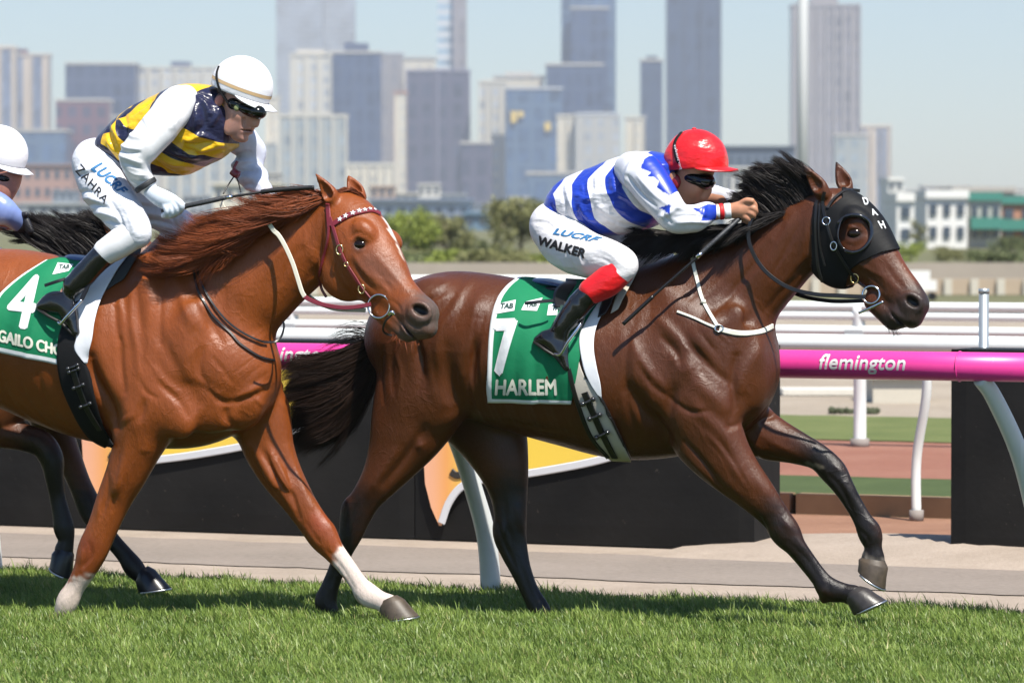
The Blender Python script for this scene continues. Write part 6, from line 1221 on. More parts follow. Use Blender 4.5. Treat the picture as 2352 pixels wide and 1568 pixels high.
BGI = bvh([gir, che_body]); t.strap('girth_strap', BGI, [(166, 840), (180, 885), (200, 935), (230, 985)], .028, STRAPBLK, .004, .006)
for c_ in ((168, 842), (170, 850), (181, 886), (197, 928)):
    a, b = (c_[0]-9, c_[1]+3), (c_[0]+12, c_[1]-5)
    P, Nn = line_on(BGI, [a, ((a[0]+b[0])/2, (a[1]+b[1])/2+2), b], .013); mb = MB(); mb.tube(t.inv(P), .006, 8); mb.ball(t.inv(P[:1])[0], .010); mb.ball(t.inv(P[-1:])[0], .010); mb.build('buckle', MATS['black_buckle'], t.root, smooth=True)
stirrup(t, [(215, 620, -.30), (200, 660, -.31), (186, 690, -.325)], [(188, 688, -.33), (172, 706, -.345), (152, 728, -.352), (140, 742, -.345), (134, 738, -.33), (140, 730, -.28), (170, 700, -.265), (188, 688, -.30)], None)
t.free('loose_strap', [(150, 640, -.31), (130, 646, -.325), (103, 655, -.33)], .004, STRAPBLK, flat=True, w=.014)
t = Thing('bridle', 'maroon bridle with a browband of white stars and white-gripped reins on the chestnut', 'bridle', FC, (-.1, 0, 1.7), 'bridles')
bb_, _ = None, None
P, N = line_on(BVH_C, [(763, 517), (784, 504), (800, 495), (818, 489), (838, 485), (855, 483), (872, 492)], .005); mb = MB(); strap(mb, t.inv(P), t.n(N), .026, .004); bb_ = mb.build('browband', MAROON, t.root)
for p, sz in (((1330, 438), 22), ((1370, 415), 22), ((1420, 395), 22), ((1465, 380), 21), ((1505, 374), 20), ((1540, 368), 18), ((1573, 373), 15)):
    x, y = CV2(p); h, n = hit(bvh([bb_]) if False else BVH_C, x, y)
    if h is None: continue
    n = n/np.linalg.norm(n); a = np.cross([0, 0, 1.], n); a /= np.linalg.norm(a); b_ = np.cross(n, a); r = sz*.3125/545*1.05; c = h+n*.0115
    V = [c+n*.001]+[c+(a*math.sin(k*R(36))+b_*math.cos(k*R(36)))*(r if k % 2 == 0 else r*.42) for k in range(10)]
    mesh('star', t.inv(np.array(V)), [(0, k+1, (k+1) % 10+1) for k in range(10)], INKW, bb_, False)
t.strap('headpiece', BVH_C, [(754, 466), (756, 492), (758, 520)], .022, MAROON, .004, .005)
t.strap('cheekpiece', BVH_C, [(760, 500), (771, 536), (782, 571), (797, 605), (817, 636), (833, 661), (852, 684)], .015, MAROON, .004, .005)
t.strap('throat_lash', BVH_C, [(758, 500), (757, 524), (754, 555), (743, 599), (735, 635), (738, 662), (750, 682)], .012, MAROON, .004, .005)
ringat(t, BVH_C, 782, 573, .014, .003, BRASS, sq=1.4); ringat(t, BVH_C, 833, 662, .014, .003, BRASS, sq=1.3); ringat(t, BVH_C, 798, 606, .009, .0025, BRASS); ringat(t, BVH_C, 874, 702, .048, .0045, CHROME, 'bit_ring', .012)
t.free('bit_mouthpiece', [(893, 722, -.22), (900, 716, -.23), (905, 722, -.225)], .008, CHROME)
t.free('chin_strap', [(900, 722, -.22), (885, 738, -.215), (880, 758, -.20), (892, 768, -.18), (912, 768, -.15)], .0025, STRAPBLK, flat=True, w=.009)
t.free('rein', [(852, 698, -.205), (828, 703, -.205), (800, 706, -.205), (774, 705, -.2), (738, 698, -.19), (710, 687, -.185), (699, 680, -.182)], .003, MAROON, flat=True, w=.018)
t.free('rein_grip', [(700, 681, -.182), (693, 668, -.182), (684, 640, -.18), (672, 603, -.175), (655, 565, -.17), (640, 540, -.165), (627, 527, -.16), (612, 500, -.15), (610, 470, -.1), (618, 458, -.02)], .0035, CREAM, flat=True, w=.019)
t.free('rein_loop', [(505, 452, 0), (512, 475, 0), (530, 486, 0), (552, 484, .01), (566, 470, .02), (590, 462, .04), (615, 458, .06)], .004, CREAM, flat=True, w=.02)
t.free('rein_grip', [(840, 712, .06), (760, 706, .14), (700, 670, .16), (660, 590, .15), (640, 500, .1), (632, 465, .08)], .0035, CREAM, flat=True, w=.019)
t.strap('neck_strap', BVH_C, [(455, 589), (446, 611), (450, 645), (461, 680), (478, 712), (499, 736), (522, 758), (534, 770), (549, 789), (586, 814), (606, 823), (627, 827)], .011, STRAPBLK, .004, .006)
t.strap('neck_strap', BVH_C, [(455, 592), (452, 603), (458, 630), (467, 658), (483, 692), (505, 721), (530, 745), (555, 764), (592, 783), (610, 785)], .010, STRAPBLK, .004, .012)
t.free('neck_strap', [(606, 785, -.20), (620, 785, -.19), (634, 783, -.17), (646, 772, -.15), (652, 752, -.13), (651, 738, -.12)], .003, STRAPBLK, flat=True, w=.010)
mb = MB(); mb.ball(t.L(453, 590, -.2), (.012, .005, .007)); mb.build('keeper', CHROME, t.root, smooth=True)
t = Thing('whip', 'black whip carried level in the white-gloved hand above the chestnut\'s mane', 'whip', FC, (-.6, -.27, 1.6), 'riding whips')
t.free('handle', [(372, 485, -.265), (417, 475, -.262), (470, 464, -.25), (519, 453, -.22)], .0105, MATS['whip_grip']); t.free('shaft', [(519, 453, -.22), (560, 447, -.2), (606, 440, -.17)], .0055, STRAPBLK); t.free('flap', [(600, 441, -.172), (615, 438.5, -.165), (660, 434, -.14), (705, 431, -.115), (721, 431, -.11)], .0105, STRAPBLK); t.free('collar', [(517, 453.5, -.221), (534, 451, -.215)], .0085, CHROME)
t = Thing('rein_tag', 'small maroon rein tag dangling on thin cords from the white sleeve', 'rein keeper', FC, (-.65, 0, 1.7))
t.free('tag', [(534, 392, .02), (540, 398, .02), (548, 402, .02)], .018, MAROON, n=6); t.free('cord', [(545, 370, .03), (538, 385, .02), (540, 395, .02)], .006, MAROON); t.free('cord', [(538, 404, .02), (524, 425, 0), (513, 445, -.03)], .003, STRAPBLK); t.free('cord', [(543, 404, .02), (548, 420, .0), (553, 440, -.03)], .003, STRAPBLK)
# ================================================================== rail, padding, fences
def RL(u, v, z=0.): return FR.wor(np.array([u, v, z]))
FT_ = FR
PINK = None
def pink_mat():
    m, nt, b = new_mat('pink_rail'); c = mixc(nt, noise(nt, 3), (.72, .035, .27), (.80, .06, .33)); c = mixc(nt, math_(nt, 'MULTIPLY', ramp(nt, noise(nt, 40, 5), .62, .8), .35), c, (.3, .04, .12)); link(nt, c, b.inputs['Base Color'])
    b.inputs['Roughness'].default_value = .38; b.inputs['Coat Weight'].default_value = .15; return m
PINK = pink_mat()
POSTW = M('white_rail_plastic', (.66, .68, .66), .45, var=.12, nscale=6); LIME = M('far_white_rail', (.76, .79, .77), .5, var=.06)
RAILB = M('rail_underside', (.10, .02, .05), .5)
run = empty('running_rail', FR.o, -R(FR.deg)); tag(run, 'thick pink running rail with white lettering on bent white posts beside the track', 'running rail')
V0 = -.50; ZR = 1.086; R_ = .061
for i, u0 in enumerate((-12.8, -7.68, -2.56+0, 2.56-.0, 7.68)):
    mb = MB(); mb.tube([(u0+.25+k*(5.12)/8 - .0, V0, ZR) for k in range(9)], [R_]*9, 28); mb.build('rail', PINK, run, smooth=True)
for u in [x*2.62 for x in range(-5, 8)]:
    P = [(u-.16, V0, ZR-.05), (u-.12, V0+.06, ZR-.13), (u-.055, V0+.2, ZR-.36), (u-.02, V0+.33, ZR-.62), (u, V0+.42, .24), (u, V0+.47, -.05)]
    mb = MB(); A = crom(np.array(P), 6); mb.tube(A, np.linspace(.034, .048, len(A)), 16); p = mb.build('post', POSTW, run, smooth=True)
    mb = MB(); mb.ring((u-.25, V0, ZR), R_+.002, .003, (1, 0, 0), 28, 6); mb.build('joint', PINK, run, smooth=True)
def raillettering(u0, w, s_):
    U, F0 = text_mesh(s_, .0, .22, 1.03, 2); V = []; F = []
    for k, (oa, ob) in enumerate(((0, 0), (-.004, 0), (.004, 0), (0, .03), (0, -.03))):
        F += [[i+k*len(U) for i in f] for f in F0]
        for a, b in U: z = (b+ob-.5)*.082; V.append((u0+(a+oa)*w, V0-math.sqrt(max((R_+.0015+.0002*k)**2-z*z, 0)), ZR+.004+z))
    mesh('lettering', V, F, WHITEINK2, run, False)
WHITEINK2 = M('rail_lettering', (.78, .74, .76), .5, var=.03)
def u_at(px):                      # rail coordinate seen at a picture column
    d = ray(px, 830); t = (V0-np.dot(CAM-FR.o, FR.v))/np.dot(d, FR.v); return float(np.dot(CAM+d*t-FR.o, FR.u))
for a, b in ((1893, 2090), (577, 772)): raillettering(u_at(a), u_at(b)-u_at(a), 'flemington')
raillettering(u_at(1893)-5.2, u_at(2090)-u_at(1893), 'flemington'); raillettering(u_at(1893)+2.6, u_at(2090)-u_at(1893), 'flemington')
# padded black hoardings
def pad_mat(name):
    m, nt, b = new_mat(name); c = mixc(nt, ramp(nt, noise(nt, 1.4, 5), .35, .75), (.007, .007, .007), (.017, .016, .015)); s_ = noise(nt, 26, 4, .75)
    c = mixc(nt, math_(nt, 'MULTIPLY', ramp(nt, s_, .67, .73), .5), c, (.22, .18, .14)); link(nt, c, b.inputs['Base Color']); b.inputs['Roughness'].default_value = .6; b.inputs['Specular IOR Level'].default_value = .18; bump(nt, b, noise(nt, 6, 4), .3, .02); return m
PADM = pad_mat('black_hoarding')
BYEL = None
def sign_mat():
    m, nt, b = new_mat('sign_print'); a = node(nt, 'ShaderNodeAttribute', attribute_name='u'); r_ = node(nt, 'ShaderNodeValToRGB'); cr = r_.color_ramp
    cr.elements[0].color = (.80, .42, .27, 1); cr.elements[0].position = .0; cr.elements[1].color = (.82, .56, .08, 1); cr.elements[1].position = 1.
    for p, c in ((.035, (.80, .40, .22, 1)), (.075, (.80, .36, .11, 1)), (.12, (.82, .48, .09, 1)), (.2, (.84, .58, .07, 1))): e = cr.elements.new(p); e.color = c
    link(nt, a.outputs['Fac'], r_.inputs[0]); link(nt, r_.outputs[0], b.inputs['Base Color']); b.inputs['Roughness'].default_value = .6; return m
SIGN = sign_mat(); SWHITE = M('sign_silver', (.62, .62, .64), .5, var=.05); SBLK = M('sign_black', (.03, .025, .02), .6)
def hoarding(u0, u1, label, signs=(), group='black hoardings behind the running rail'):
    r = empty('hoarding', RL((u0+u1)/2, 2.86), -R(FR.deg)); tag(r, label, 'hoarding', group); cu = (u0+u1)/2; H = 1.05
    mb = MB(); n = int((u1-u0)/2.4)+1
    for i in range(n):
        a = u0+(u1-u0)*i/n; b = u0+(u1-u0)*(i+1)/n-.006; w = b-a
        Vb = []; nx, nz = 24, 10
        for j in range(nz+1):
            for k in range(nx+1):
                e = math.sin(math.pi*k/nx)**.3*math.sin(math.pi*min(1, (j+.2)/(nz+.2)))**.3; Vb.append((a+w*k/nx-cu, -.02-.035*e, H*j/nz))
        mb.add(Vb, [(j*(nx+1)+k, j*(nx+1)+k+1, (j+1)*(nx+1)+k+1, (j+1)*(nx+1)+k) for j in range(nz) for k in range(nx)])
        mb.box(((a+b)/2-cu, .17, H/2), (w, .38, H-.004))
    mb.build('padding', PADM, r, smooth=False)
    for (pts, white, hook, sx) in signs:
        f = [pu for pu in pts]; A = np.array(f); us = A[:, 0]; V = np.stack([A[:, 0]-cu, np.full(len(A), -.068), A[:, 1]], 1)
        import bmesh
        bm = bmesh.new(); vs = [bm.verts.new(tuple(v)) for v in V]; bm.faces.new(vs); bmesh.ops.triangulate(bm, faces=bm.faces)
        bmesh.ops.subdivide_edges(bm, edges=bm.edges[:], cuts=2); me = bpy.data.meshes.new('sign'); bm.to_mesh(me); bm.free(); o = bpy.data.objects.new('sign', me); COL.objects.link(o); o.parent = r; me.materials.append(SIGN)
        at_ = me.attributes.new('u', 'FLOAT', 'POINT'); lo, hi = us.min(), us.max(); at_.data.foreach_set('value', [(v.co.x+cu-lo)/(hi-lo) for v in me.vertices])
        W = crom(np.array(white), 8); mb = MB(); P = np.stack([W[:, 0]-cu, np.full(len(W), -.072), W[:, 1]], 1); strap(mb, P, np.tile([0, -1., 0], (len(P), 1)), .042, .004); mb.build('sign_edge', SWHITE, o)
        K = crom(np.array(hook), 8); mb = MB(); P = np.stack([K[:, 0]-cu, np.full(len(K), -.072), K[:, 1]], 1); strap(mb, P, np.tile([0, -1., 0], (len(P), 1)), .032*np.linspace(1.3, .8, len(P)), .004); mb.build('sign_letter', SBLK, o)
    return r
def uz(px, py, v=2.79):            # picture point -> (u, z) on the hoarding face
    d = ray(px, py); t = (v-np.dot(CAM-FR.o, FR.v))/np.dot(d, FR.v); p = CAM+d*t; return float(np.dot(p-FR.o, FR.u)), float(p[2])
def sign_at(dx, sc=1.):
    f = lambda x, y: uz(x+dx, 1000+(y-1000)*sc+ (dx and -38))
    pts = [f(x, y) for x, y in ((1008, 1206), (990, 1165), (976, 1110), (972, 1040), (982, 985), (1000, 930), (1030, 880), (1075, 840), (1420, 838), (1700, 850), (1560, 960), (1460, 1030), (1390, 1052), (1240, 1082), (1110, 1098), (1060, 1115), (1030, 1152), (1014, 1206))]
    white = [f(x, y) for x, y in ((1014, 1200), (1032, 1152), (1062, 1116), (1110, 1100), (1240, 1082), (1390, 1052), (1500, 1008))]
    hook = [f(x, y) for x, y in ((1036, 1082), (1048, 1090), (1064, 1086), (1072, 1066), (1072, 1030), (1078, 1000))]
    return pts, white, hook, 0
ua = u_at
ug = lambda px: uz(px, 1200)[0]
hoarding(-9.5, ug(1727), 'long black padded hoarding with orange and yellow signs behind the horses', [sign_at(0), sign_at(-785, .98)])
hoarding(ug(2177), ug(2177)+6, 'black padded hoarding at the right edge behind the pink rail')
# steel post by the right hoarding
b = at(2197, 1290, 20.9); u_, v_ = FR.loc(b)[:2]
st = empty('steel_post', FR.wor(np.array([ug(2190)+.02, 3.22, 0]))); tag(st, 'short galvanised steel post rising behind the right black hoarding', 'post')
mb = MB(); mb.tube([(0, 0, 0), (0, 0, 1.33)], .026, 18); mb.build('tube', M('galvanised', (.42, .46, .48), .4, metal=.6), st, smooth=True); mb = MB(); mb.tube([(0, 0, 1.325), (0, 0, 1.35)], .028, 18); mb.build('cap', MATS['galvanised'], st, smooth=True)
# timber kerb between the dirt and the grass
kb = empty('timber_kerb', RL(3, 5.62), -R(24)); tag(kb, 'low weathered timber kerb along the dirt behind the gap', 'kerb')
for i in range(-4, 6):
    mb = MB(); mb.box((i*2.4, 0, .045), (2.36, .1, .125)); mb.build('sleeper', M('timber_%d' % (i % 3), [(.36, .18, .07), (.30, .17, .09), (.38, .24, .12)][i % 3], .85, var=.35, nscale=5), kb)
# outer fences
def fence(name, label, v, posts, rails, pw, h, lean=0., group='white rails beyond the hoardings', u0=-60, u1=60, mat=None, z0=0.):
    r = empty(name, RL(0, v), -R(24)); zb = z0; tag(r, label, 'rail fence', group); mat = mat or LIME
    for z, rad, dv in rails: mb = MB(); mb.tube([(u, dv, z) for u in np.arange(u0, u1+.1, 4)], rad, 14); mb.build('rail', mat, r, smooth=True)
    for u in posts:
        mb = MB(); mb.tube(crom(np.array([(u+lean, rails[0][2], h), (u+lean*.8, rails[0][2]*.6, h*.72), (u, 0, h*.35), (u, 0, zb)]), 5), pw, 12); o = mb.build('post', mat, r, smooth=True)
        mb = MB(); mb.tube([(u, 0, z0-.02), (u, 0, z0+.05)], pw*1.5, 12); mb.build('foot', M('post_foot', (.25, .22, .2), .8), o, smooth=True)
    return r
def uv_at(px, py, z=0.):           # where a picture point meets height z, in rail coordinates
    d = ray(px, py); t = (z-CAMZ)/d[2]; p = FR.loc(CAM+d*t); return p[0], p[1]
a = uv_at(2105, 1190); v1 = a[1]; fence('white_fence', 'slender white rail on thin curved posts just beyond the hoardings', v1, [a[0]+k*2.9 for k in range(-12, 9)], [(1.0, .05, -.12)], .028, .98, .1)
a = uv_at(1975, 1022, .1); v2 = a[1]
f2 = fence('white_fence', 'double white rail with thick upright posts, middle of the outer fences', v2, [a[0]+k*2.25 for k in range(-20, 14)], [(1.09, .034, -.1), (1.022, .033, -.1), (.918, .036, -.1)], .046, 1.1, .02, z0=.1)
mb = MB(); mb.box((0, -.06, .845), (120, .03, .075)); mb.build('gap_shade_strip', M('painted_gap_shade', (.10, .10, .11), .7), f2)  # dark strip put in as the shade in the gap under the rails
for k in range(-20, 14): mb = MB(); mb.box((a[0]+k*2.25, -.13, .86), (.13, .03, .13)); mb.build('bracket', M('bracket_grey', (.40, .42, .43), .5), f2)
r = empty('white_fence', (-4, 41, .09)); tag(r, 'farthest white rail, level, between the chestnut\'s nose and the green cloth', 'rail fence', 'white rails beyond the hoardings')
mb = MB(); mb.tube([(-9, 0, 1.03), (0, 0, 1.03), (6.6, 0, 1.03)], .036, 12); mb.build('rail', LIME, r, smooth=True)
for k in range(7): mb = MB(); mb.tube([(-8.6+k*2.5, 0, 0), (-8.6+k*2.5, 0, 1.03)], .03, 10); mb.build('post', LIME, r, smooth=True)
# pale blocks, far wall, low fences, vans
CONC = M('pale_concrete', (.52, .48, .40), .85, var=.08)
def block(name, label, cat, px0, px1, py0, py1, Y, depth, mat, extra=None, group=None):
    A = at(px0, py1, Y); B = at(px1, py1, Y); z1 = at(px0, py0, Y)[2]; z0 = max(0, A[2]) if py1 < 1500 else 0
    r = empty(name, ((A[0]+B[0])/2, Y, 0)); tag(r, label, cat, group); mb = MB(); mb.box((0, depth/2, z1/2), (B[0]-A[0], depth, z1)); mb.build('body', mat, r)
    if extra: extra(r, B[0]-A[0], z1, depth)
    return r
def slab(r, w, h, d): mb = MB(); mb.box((0, d/2, h+.02), (w+.1, d+.1, .05)); mb.build('cap', M('cap_concrete', (.6, .57, .5), .8), r)
block('concrete_block', 'pale concrete cabinet standing beyond the white posts at the right', 'block', 2005, 2135, 868, 950, 36.5, .8, CONC, slab)
block('concrete_block', 'low pale concrete wall left of the cabinet behind the bay\'s chest', 'block', 1810, 1990, 905, 945, 38, .5, CONC, slab)
mb = MB(); hb = empty('hedge', at(1960, 950, 34.5)*np.array([1, 1, 0])); tag(hb, 'thin dark strip of low hedge on the lawn beyond the rails', 'hedge')
for k in range(90): p = np.array([RNG.uniform(-.2, .2), RNG.uniform(-.1, .1), RNG.uniform(.1, .13)]); mb.ball(p, RNG.uniform(.012, .028), 5, 3)
mb.build('leaves', M('dark_hedge', (.06, .07, .035), .9), hb)
# ------------------------------------------------------------------ trees
LEAFS = {}
def leaf_mat(name, a, b_):
    m, nt, b = new_mat(name); t = node(nt, 'ShaderNodeAttribute', attribute_name='tone'); link(nt, mixc(nt, t.outputs['Fac'], a, b_), b.inputs['Base Color']); b.inputs['Roughness'].default_value = .6; b.inputs['Specular IOR Level'].default_value = .25
    return m
GA = leaf_mat('leaf_bright', (.13, .17, .03), (.33, .38, .07)); GB = leaf_mat('leaf_olive', (.12, .125, .045), (.27, .265, .11)); GC = leaf_mat('leaf_dark', (.08, .10, .04), (.19, .215, .09))
BARK = M('bark', (.12, .09, .07), .9, var=.3)
def tree(label, px, top, Y, w_px, mat, seed, base=None, n=2600, group='trees beyond the racecourse'):
    c = at(px, top, Y); h = c[2]; w = w_px/FD*Y; r = empty('tree', (c[0], Y, 0)); tag(r, label, 'tree', group); rg = np.random.default_rng(seed)
    mb = MB(); mb.tube(crom(np.array([(0, 0, 0), (.02*h, 0, h*.25), (-.02*h, .01*h, h*.55), (.01*h, 0, h*.85)]), 4), np.linspace(.035*h, .008*h, 13), 8); tr = mb.build('trunk', BARK, r, smooth=True)
    cl = []
    for i in range(16):
        a = rg.uniform(0, 6.28); q = rg.uniform(.1, 1)**.6; z = h*rg.uniform(.30, .93); s_ = math.sqrt(max(.08, 1-((z/h-.55)/.45)**2)); cl.append((w*.42*q*s_*math.cos(a), w*.42*q*s_*math.sin(a), z, w*rg.uniform(.10, .2)))
        mb = MB(); mb.tube([(0, 0, z*.7), (cl[-1][0]*.5, cl[-1][1]*.5, z*.85), cl[-1][:3]], [.012*h, .007*h, .003*h], 5); mb.build('limb', BARK, tr, smooth=True)
    cl = np.array(cl); k = rg.integers(0, len(cl), n); d = rg.normal(size=(n, 3)); d /= np.linalg.norm(d, axis=1)[:, None]; P = cl[k, :3]+d*cl[k, 3:4]*rg.uniform(.3, 1.15, (n, 1))
    P[:, 2] = np.clip(P[:, 2], h*.12, h*1.02); s_ = w*.022*rg.uniform(.6, 1.6, (n, 1)); a = rg.normal(size=(n, 3)); a /= np.linalg.norm(a, axis=1)[:, None]; b = np.cross(a, rg.normal(size=(n, 3))); b /= np.linalg.norm(b, axis=1)[:, None]
    V = np.stack([P-a*s_, P+b*s_*.6, P+a*s_, P-b*s_*.6], 1).reshape(-1, 3); F = np.arange(n*4).reshape(n, 4)
    mesh('crown', V, F, mat, r, attrs={'tone': np.repeat(np.clip(rg.uniform(0, .6, n)+.4*(rg.uniform(size=16)[k % 16]), 0, 1), 4)}, smooth=False)
    return r
tree('bright green rounded tree above the chestnut\'s nose', 938, 478, 140, 165, GA, 1, n=4200); tree('duller olive tree right beside the bright green one', 1022, 494, 146, 150, GB, 2, n=4200)
tree('dark olive tree behind the blue and white rider\'s back', 1195, 455, 150, 200, GB, 3, n=5000); tree('small bushy tree under the long blue glass tower', 1092, 552, 160, 90, GC, 4)
tree('narrow brownish tree between the white houses', 2110, 500, 225, 50, GB, 5); tree('low green tree before the white house', 2085, 558, 190, 90, GA, 6); tree('dark green tree at the right edge by the green house', 2325, 545, 190, 110, GC, 7)
tree('low dark tree seen under the yellow and navy rider', 560, 560, 330, 90, GB, 8); tree('low tree behind the dark horse\'s mane', 90, 500, 320, 120, GC, 9)
for i, x in enumerate((1130, 1000, 880, 2180, 2250)): tree(['low grey-green bush left of the olive tree', 'low bush below the olive tree', 'low bush beside the chestnut\'s cheek', 'low bush left of the white van box', 'low bush under the green balcony'][i], x, [572, 580, 560, 575, 575][i], 165, [110, 120, 110, 90, 90][i], [GC, GC, GB, GB, GC][i], 20+i, n=1800)
for i, (x, y, where) in enumerate(((645, 596, 'above the white rein grip'), (1135, 588, 'between the two olive trees'), (1045, 590, 'under the blue end block'), (985, 596, 'beside the bay\'s rump'), (925, 590, 'below the bright green tree'), (1250, 600, 'behind the saddle'), (1320, 604, 'behind the pommel'), (1185, 600, 'over the green cloth'), (2040, 606, 'under the hood\'s nose edge'), (2270, 596, 'in the lane at the right'))):
    tree('low shrub along the course %s' % where, x, y-12, 128+2*i, 190, [GC, GB, GA][i % 3], 70+i, n=2200, group='shrubs along the far side of the course')
# ------------------------------------------------------------------ near town
def windows(r, w, h, d, cols, rows, mat, wf=.6, hf=.5, z0=.12, name='window', y=-.0, stuff=True):
    mb = MB()
    for i in range(cols):
        for j in range(rows):
            cx = -w/2+w*(i+.5)/cols; cz = h*z0+h*(1-z0)*(j+.5)/rows*.98; mb.box((cx, y-.02, cz), (w/cols*wf, .12, h*(1-z0)/rows*hf))
    o = mb.build(name, mat, r)
    if stuff and cols*rows > 1: o['kind'] = 'stuff'
    return o
GLASS = M('dark_window_glass', (.05, .07, .10), .15, spec=.8); TEAL = M('teal_paint', (.05, .21, .165), .6); WALLW = M('white_render', (.72, .71, .68), .8, var=.04); BRICKR = M('salmon_brick', (.42, .2, .13), .9, var=.15)
def house(label, px0, px1, py0, Y, d, mat, trim=None, cols=3, rows=2, roof=True, cat='house'):
    A = at(px0, py0, Y); B = at(px1, py0, Y); w = B[0]-A[0]; h = A[2]; r = empty('house', ((A[0]+B[0])/2, Y, 0)); tag(r, label, cat, 'low buildings beyond the course')
    mb = MB(); mb.box((0, d/2, h/2), (w, d, h)); mb.build('wall', mat, r); mb = MB()
    if roof: mb.box((0, d/2, h+.25), (w*1.06, d*1.05, .5)); mb.build('roof', trim or mat, r)
    for i in range(cols):
        for j in range(rows):
            mb = MB(); mb.box((-w/2+w*(i+.5)/cols, -.05, h*(.1+.9*(j+.5)/rows)), (w/cols*.5, .2, h/rows*.45)); mb.build('window', GLASS, r)
    if trim: mb = MB(); mb.box((0, -.6, h*.52), (w, 1.2, .7)); mb.build('balcony', trim, r)
    return r
house('narrow white house at the left of the pair by the hood', 2060, 2100, 462, 240, 8, WALLW, cols=1); house('broad white house with an angled side right of the bay\'s head', 2128, 2222, 455, 250, 10, WALLW, cols=3)
house('teal trimmed house with balconies at the right edge', 2226, 2300, 460, 255, 10, M('grey_render', (.42, .42, .38), .8), TEAL, cols=3); house('salmon brick house cut by the right edge', 2296, 2380, 468, 262, 10, BRICKR, TEAL, cols=2)
house('grey low building behind the white houses', 2190, 2330, 440, 420, 14, M('warm_grey_wall', (.4, .37, .34), .8), cols=6); house('pale flats far behind the hood\'s brow', 2040, 2075, 415, 600, 14, WALLW, cols=2, rows=4)
house('long pale grey hall behind the chestnut\'s ears', 850, 1080, 462, 700, 40, M('hall_wall', (.38, .42, .46), .7, var=.04), M('hall_roof', (.16, .2, .27), .6), cols=8, rows=1); house('blue sided end block of the long hall', 1066, 1122, 492, 690, 30, M('blue_cladding', (.12, .2, .28), .6), cols=2, rows=1)
house('wide pale stand roofed building behind the red cap', 1665, 1835, 388, 900, 30, M('stand_wall', (.55, .53, .5), .7), cols=9, rows=2); house('dark roofed long building behind the red cap', 1670, 1826, 338, 1300, 40, M('dark_roof', (.09, .12, .17), .6), cols=8, rows=2)
house('pale shed by the course under the skyline', 640, 720, 560, 500, 20, WALLW, cols=3, rows=1); house('cream low works behind the rein loop', 490, 640, 425, 800, 30, M('cream_wall', (.6, .56, .46), .8), cols=6, rows=2)
house('reddish brown low terrace at the far left', -60, 165, 380, 1500, 40, M('terrace_brick', (.36, .22, .18), .85), cols=10, rows=3); house('grey low block under the left skyline', 60, 330, 470, 900, 30, M('low_grey', (.36, .38, .38), .8), cols=10, rows=2)
LT = [M('town_a', (.50, .47, .42), .8), M('town_b', (.34, .36, .38), .8), M('town_c', (.42, .31, .25), .8), M('town_d', (.60, .58, .54), .8), M('town_e', (.24, .28, .33), .7)]
KIND = ['cream', 'grey', 'terracotta', 'white', 'slate']; rg = np.random.default_rng(12)
SPOTS = [(330, 372, 440, 'under the yellow and navy rider\'s knee'), (372, 415, 470, 'behind the whip hand'), (420, 470, 452, 'left of the white cuff'), (470, 500, 480, 'beside the rein loop'), (560, 600, 505, 'below the whip'), (600, 640, 400, 'right of the far white sleeve'), (640, 676, 470, 'above the chestnut\'s crest'), (676, 722, 440, 'by the whip tip'), (790, 850, 500, 'between the chestnut\'s ears'), (850, 905, 430, 'above the long hall\'s left end'), (905, 960, 446, 'above the long hall'), (960, 1010, 425, 'above the middle of the hall'), (1010, 1070, 448, 'above the right end of the hall'),
 (1080, 1120, 470, 'right of the blue end block'), (1130, 1170, 500, 'left of the olive tree'), (1170, 1215, 455, 'behind the blue and white rider\'s back'), (1215, 1262, 470, 'at the rider\'s hip'), (2040, 2062, 500, 'left of the narrow white house'), (2098, 2130, 520, 'between the two white houses'), (2150, 2200, 436, 'above the broad white house'), (2230, 2275, 430, 'above the teal trimmed house'), (2290, 2352, 445, 'above the salmon house'), (0, 60, 470, 'under the terrace at the far left'), (120, 170, 440, 'left of the breeches'), (1700, 1760, 430, 'behind the black mane')]
for i, (x0, x1, y0, where) in enumerate(SPOTS): house('%s low town building %s' % (KIND[i*3 % 5], where), x0, x1, y0, 800+60*(i % 7)+20*i, 20, LT[i*3 % 5], cols=3, rows=3, cat='building')
for i, (x, y, w_, q, where) in enumerate([(640, 540, 80, 2, 'above the maroon rein'), (700, 560, 90, 1, 'behind the chestnut\'s forelock'), (1060, 540, 70, 0, 'just right of the long hall'), (1150, 555, 80, 2, 'left of the rider\'s seat'), (1250, 590, 90, 1, 'under the white breeches'), (980, 560, 80, 2, 'below the hall'), (880, 545, 60, 1, 'beside the chestnut\'s brow'), (2170, 560, 60, 1, 'under the broad white house'), (2250, 575, 80, 2, 'under the teal balcony'), (1830, 560, 90, 1, 'behind the bay\'s neck'), (420, 540, 80, 2, 'behind the far knee')]): tree('hazy tree in the treeline %s' % where, x, y+6, 170+5*i, w_, [GA, GB, GC][q], 40+i, n=1300)
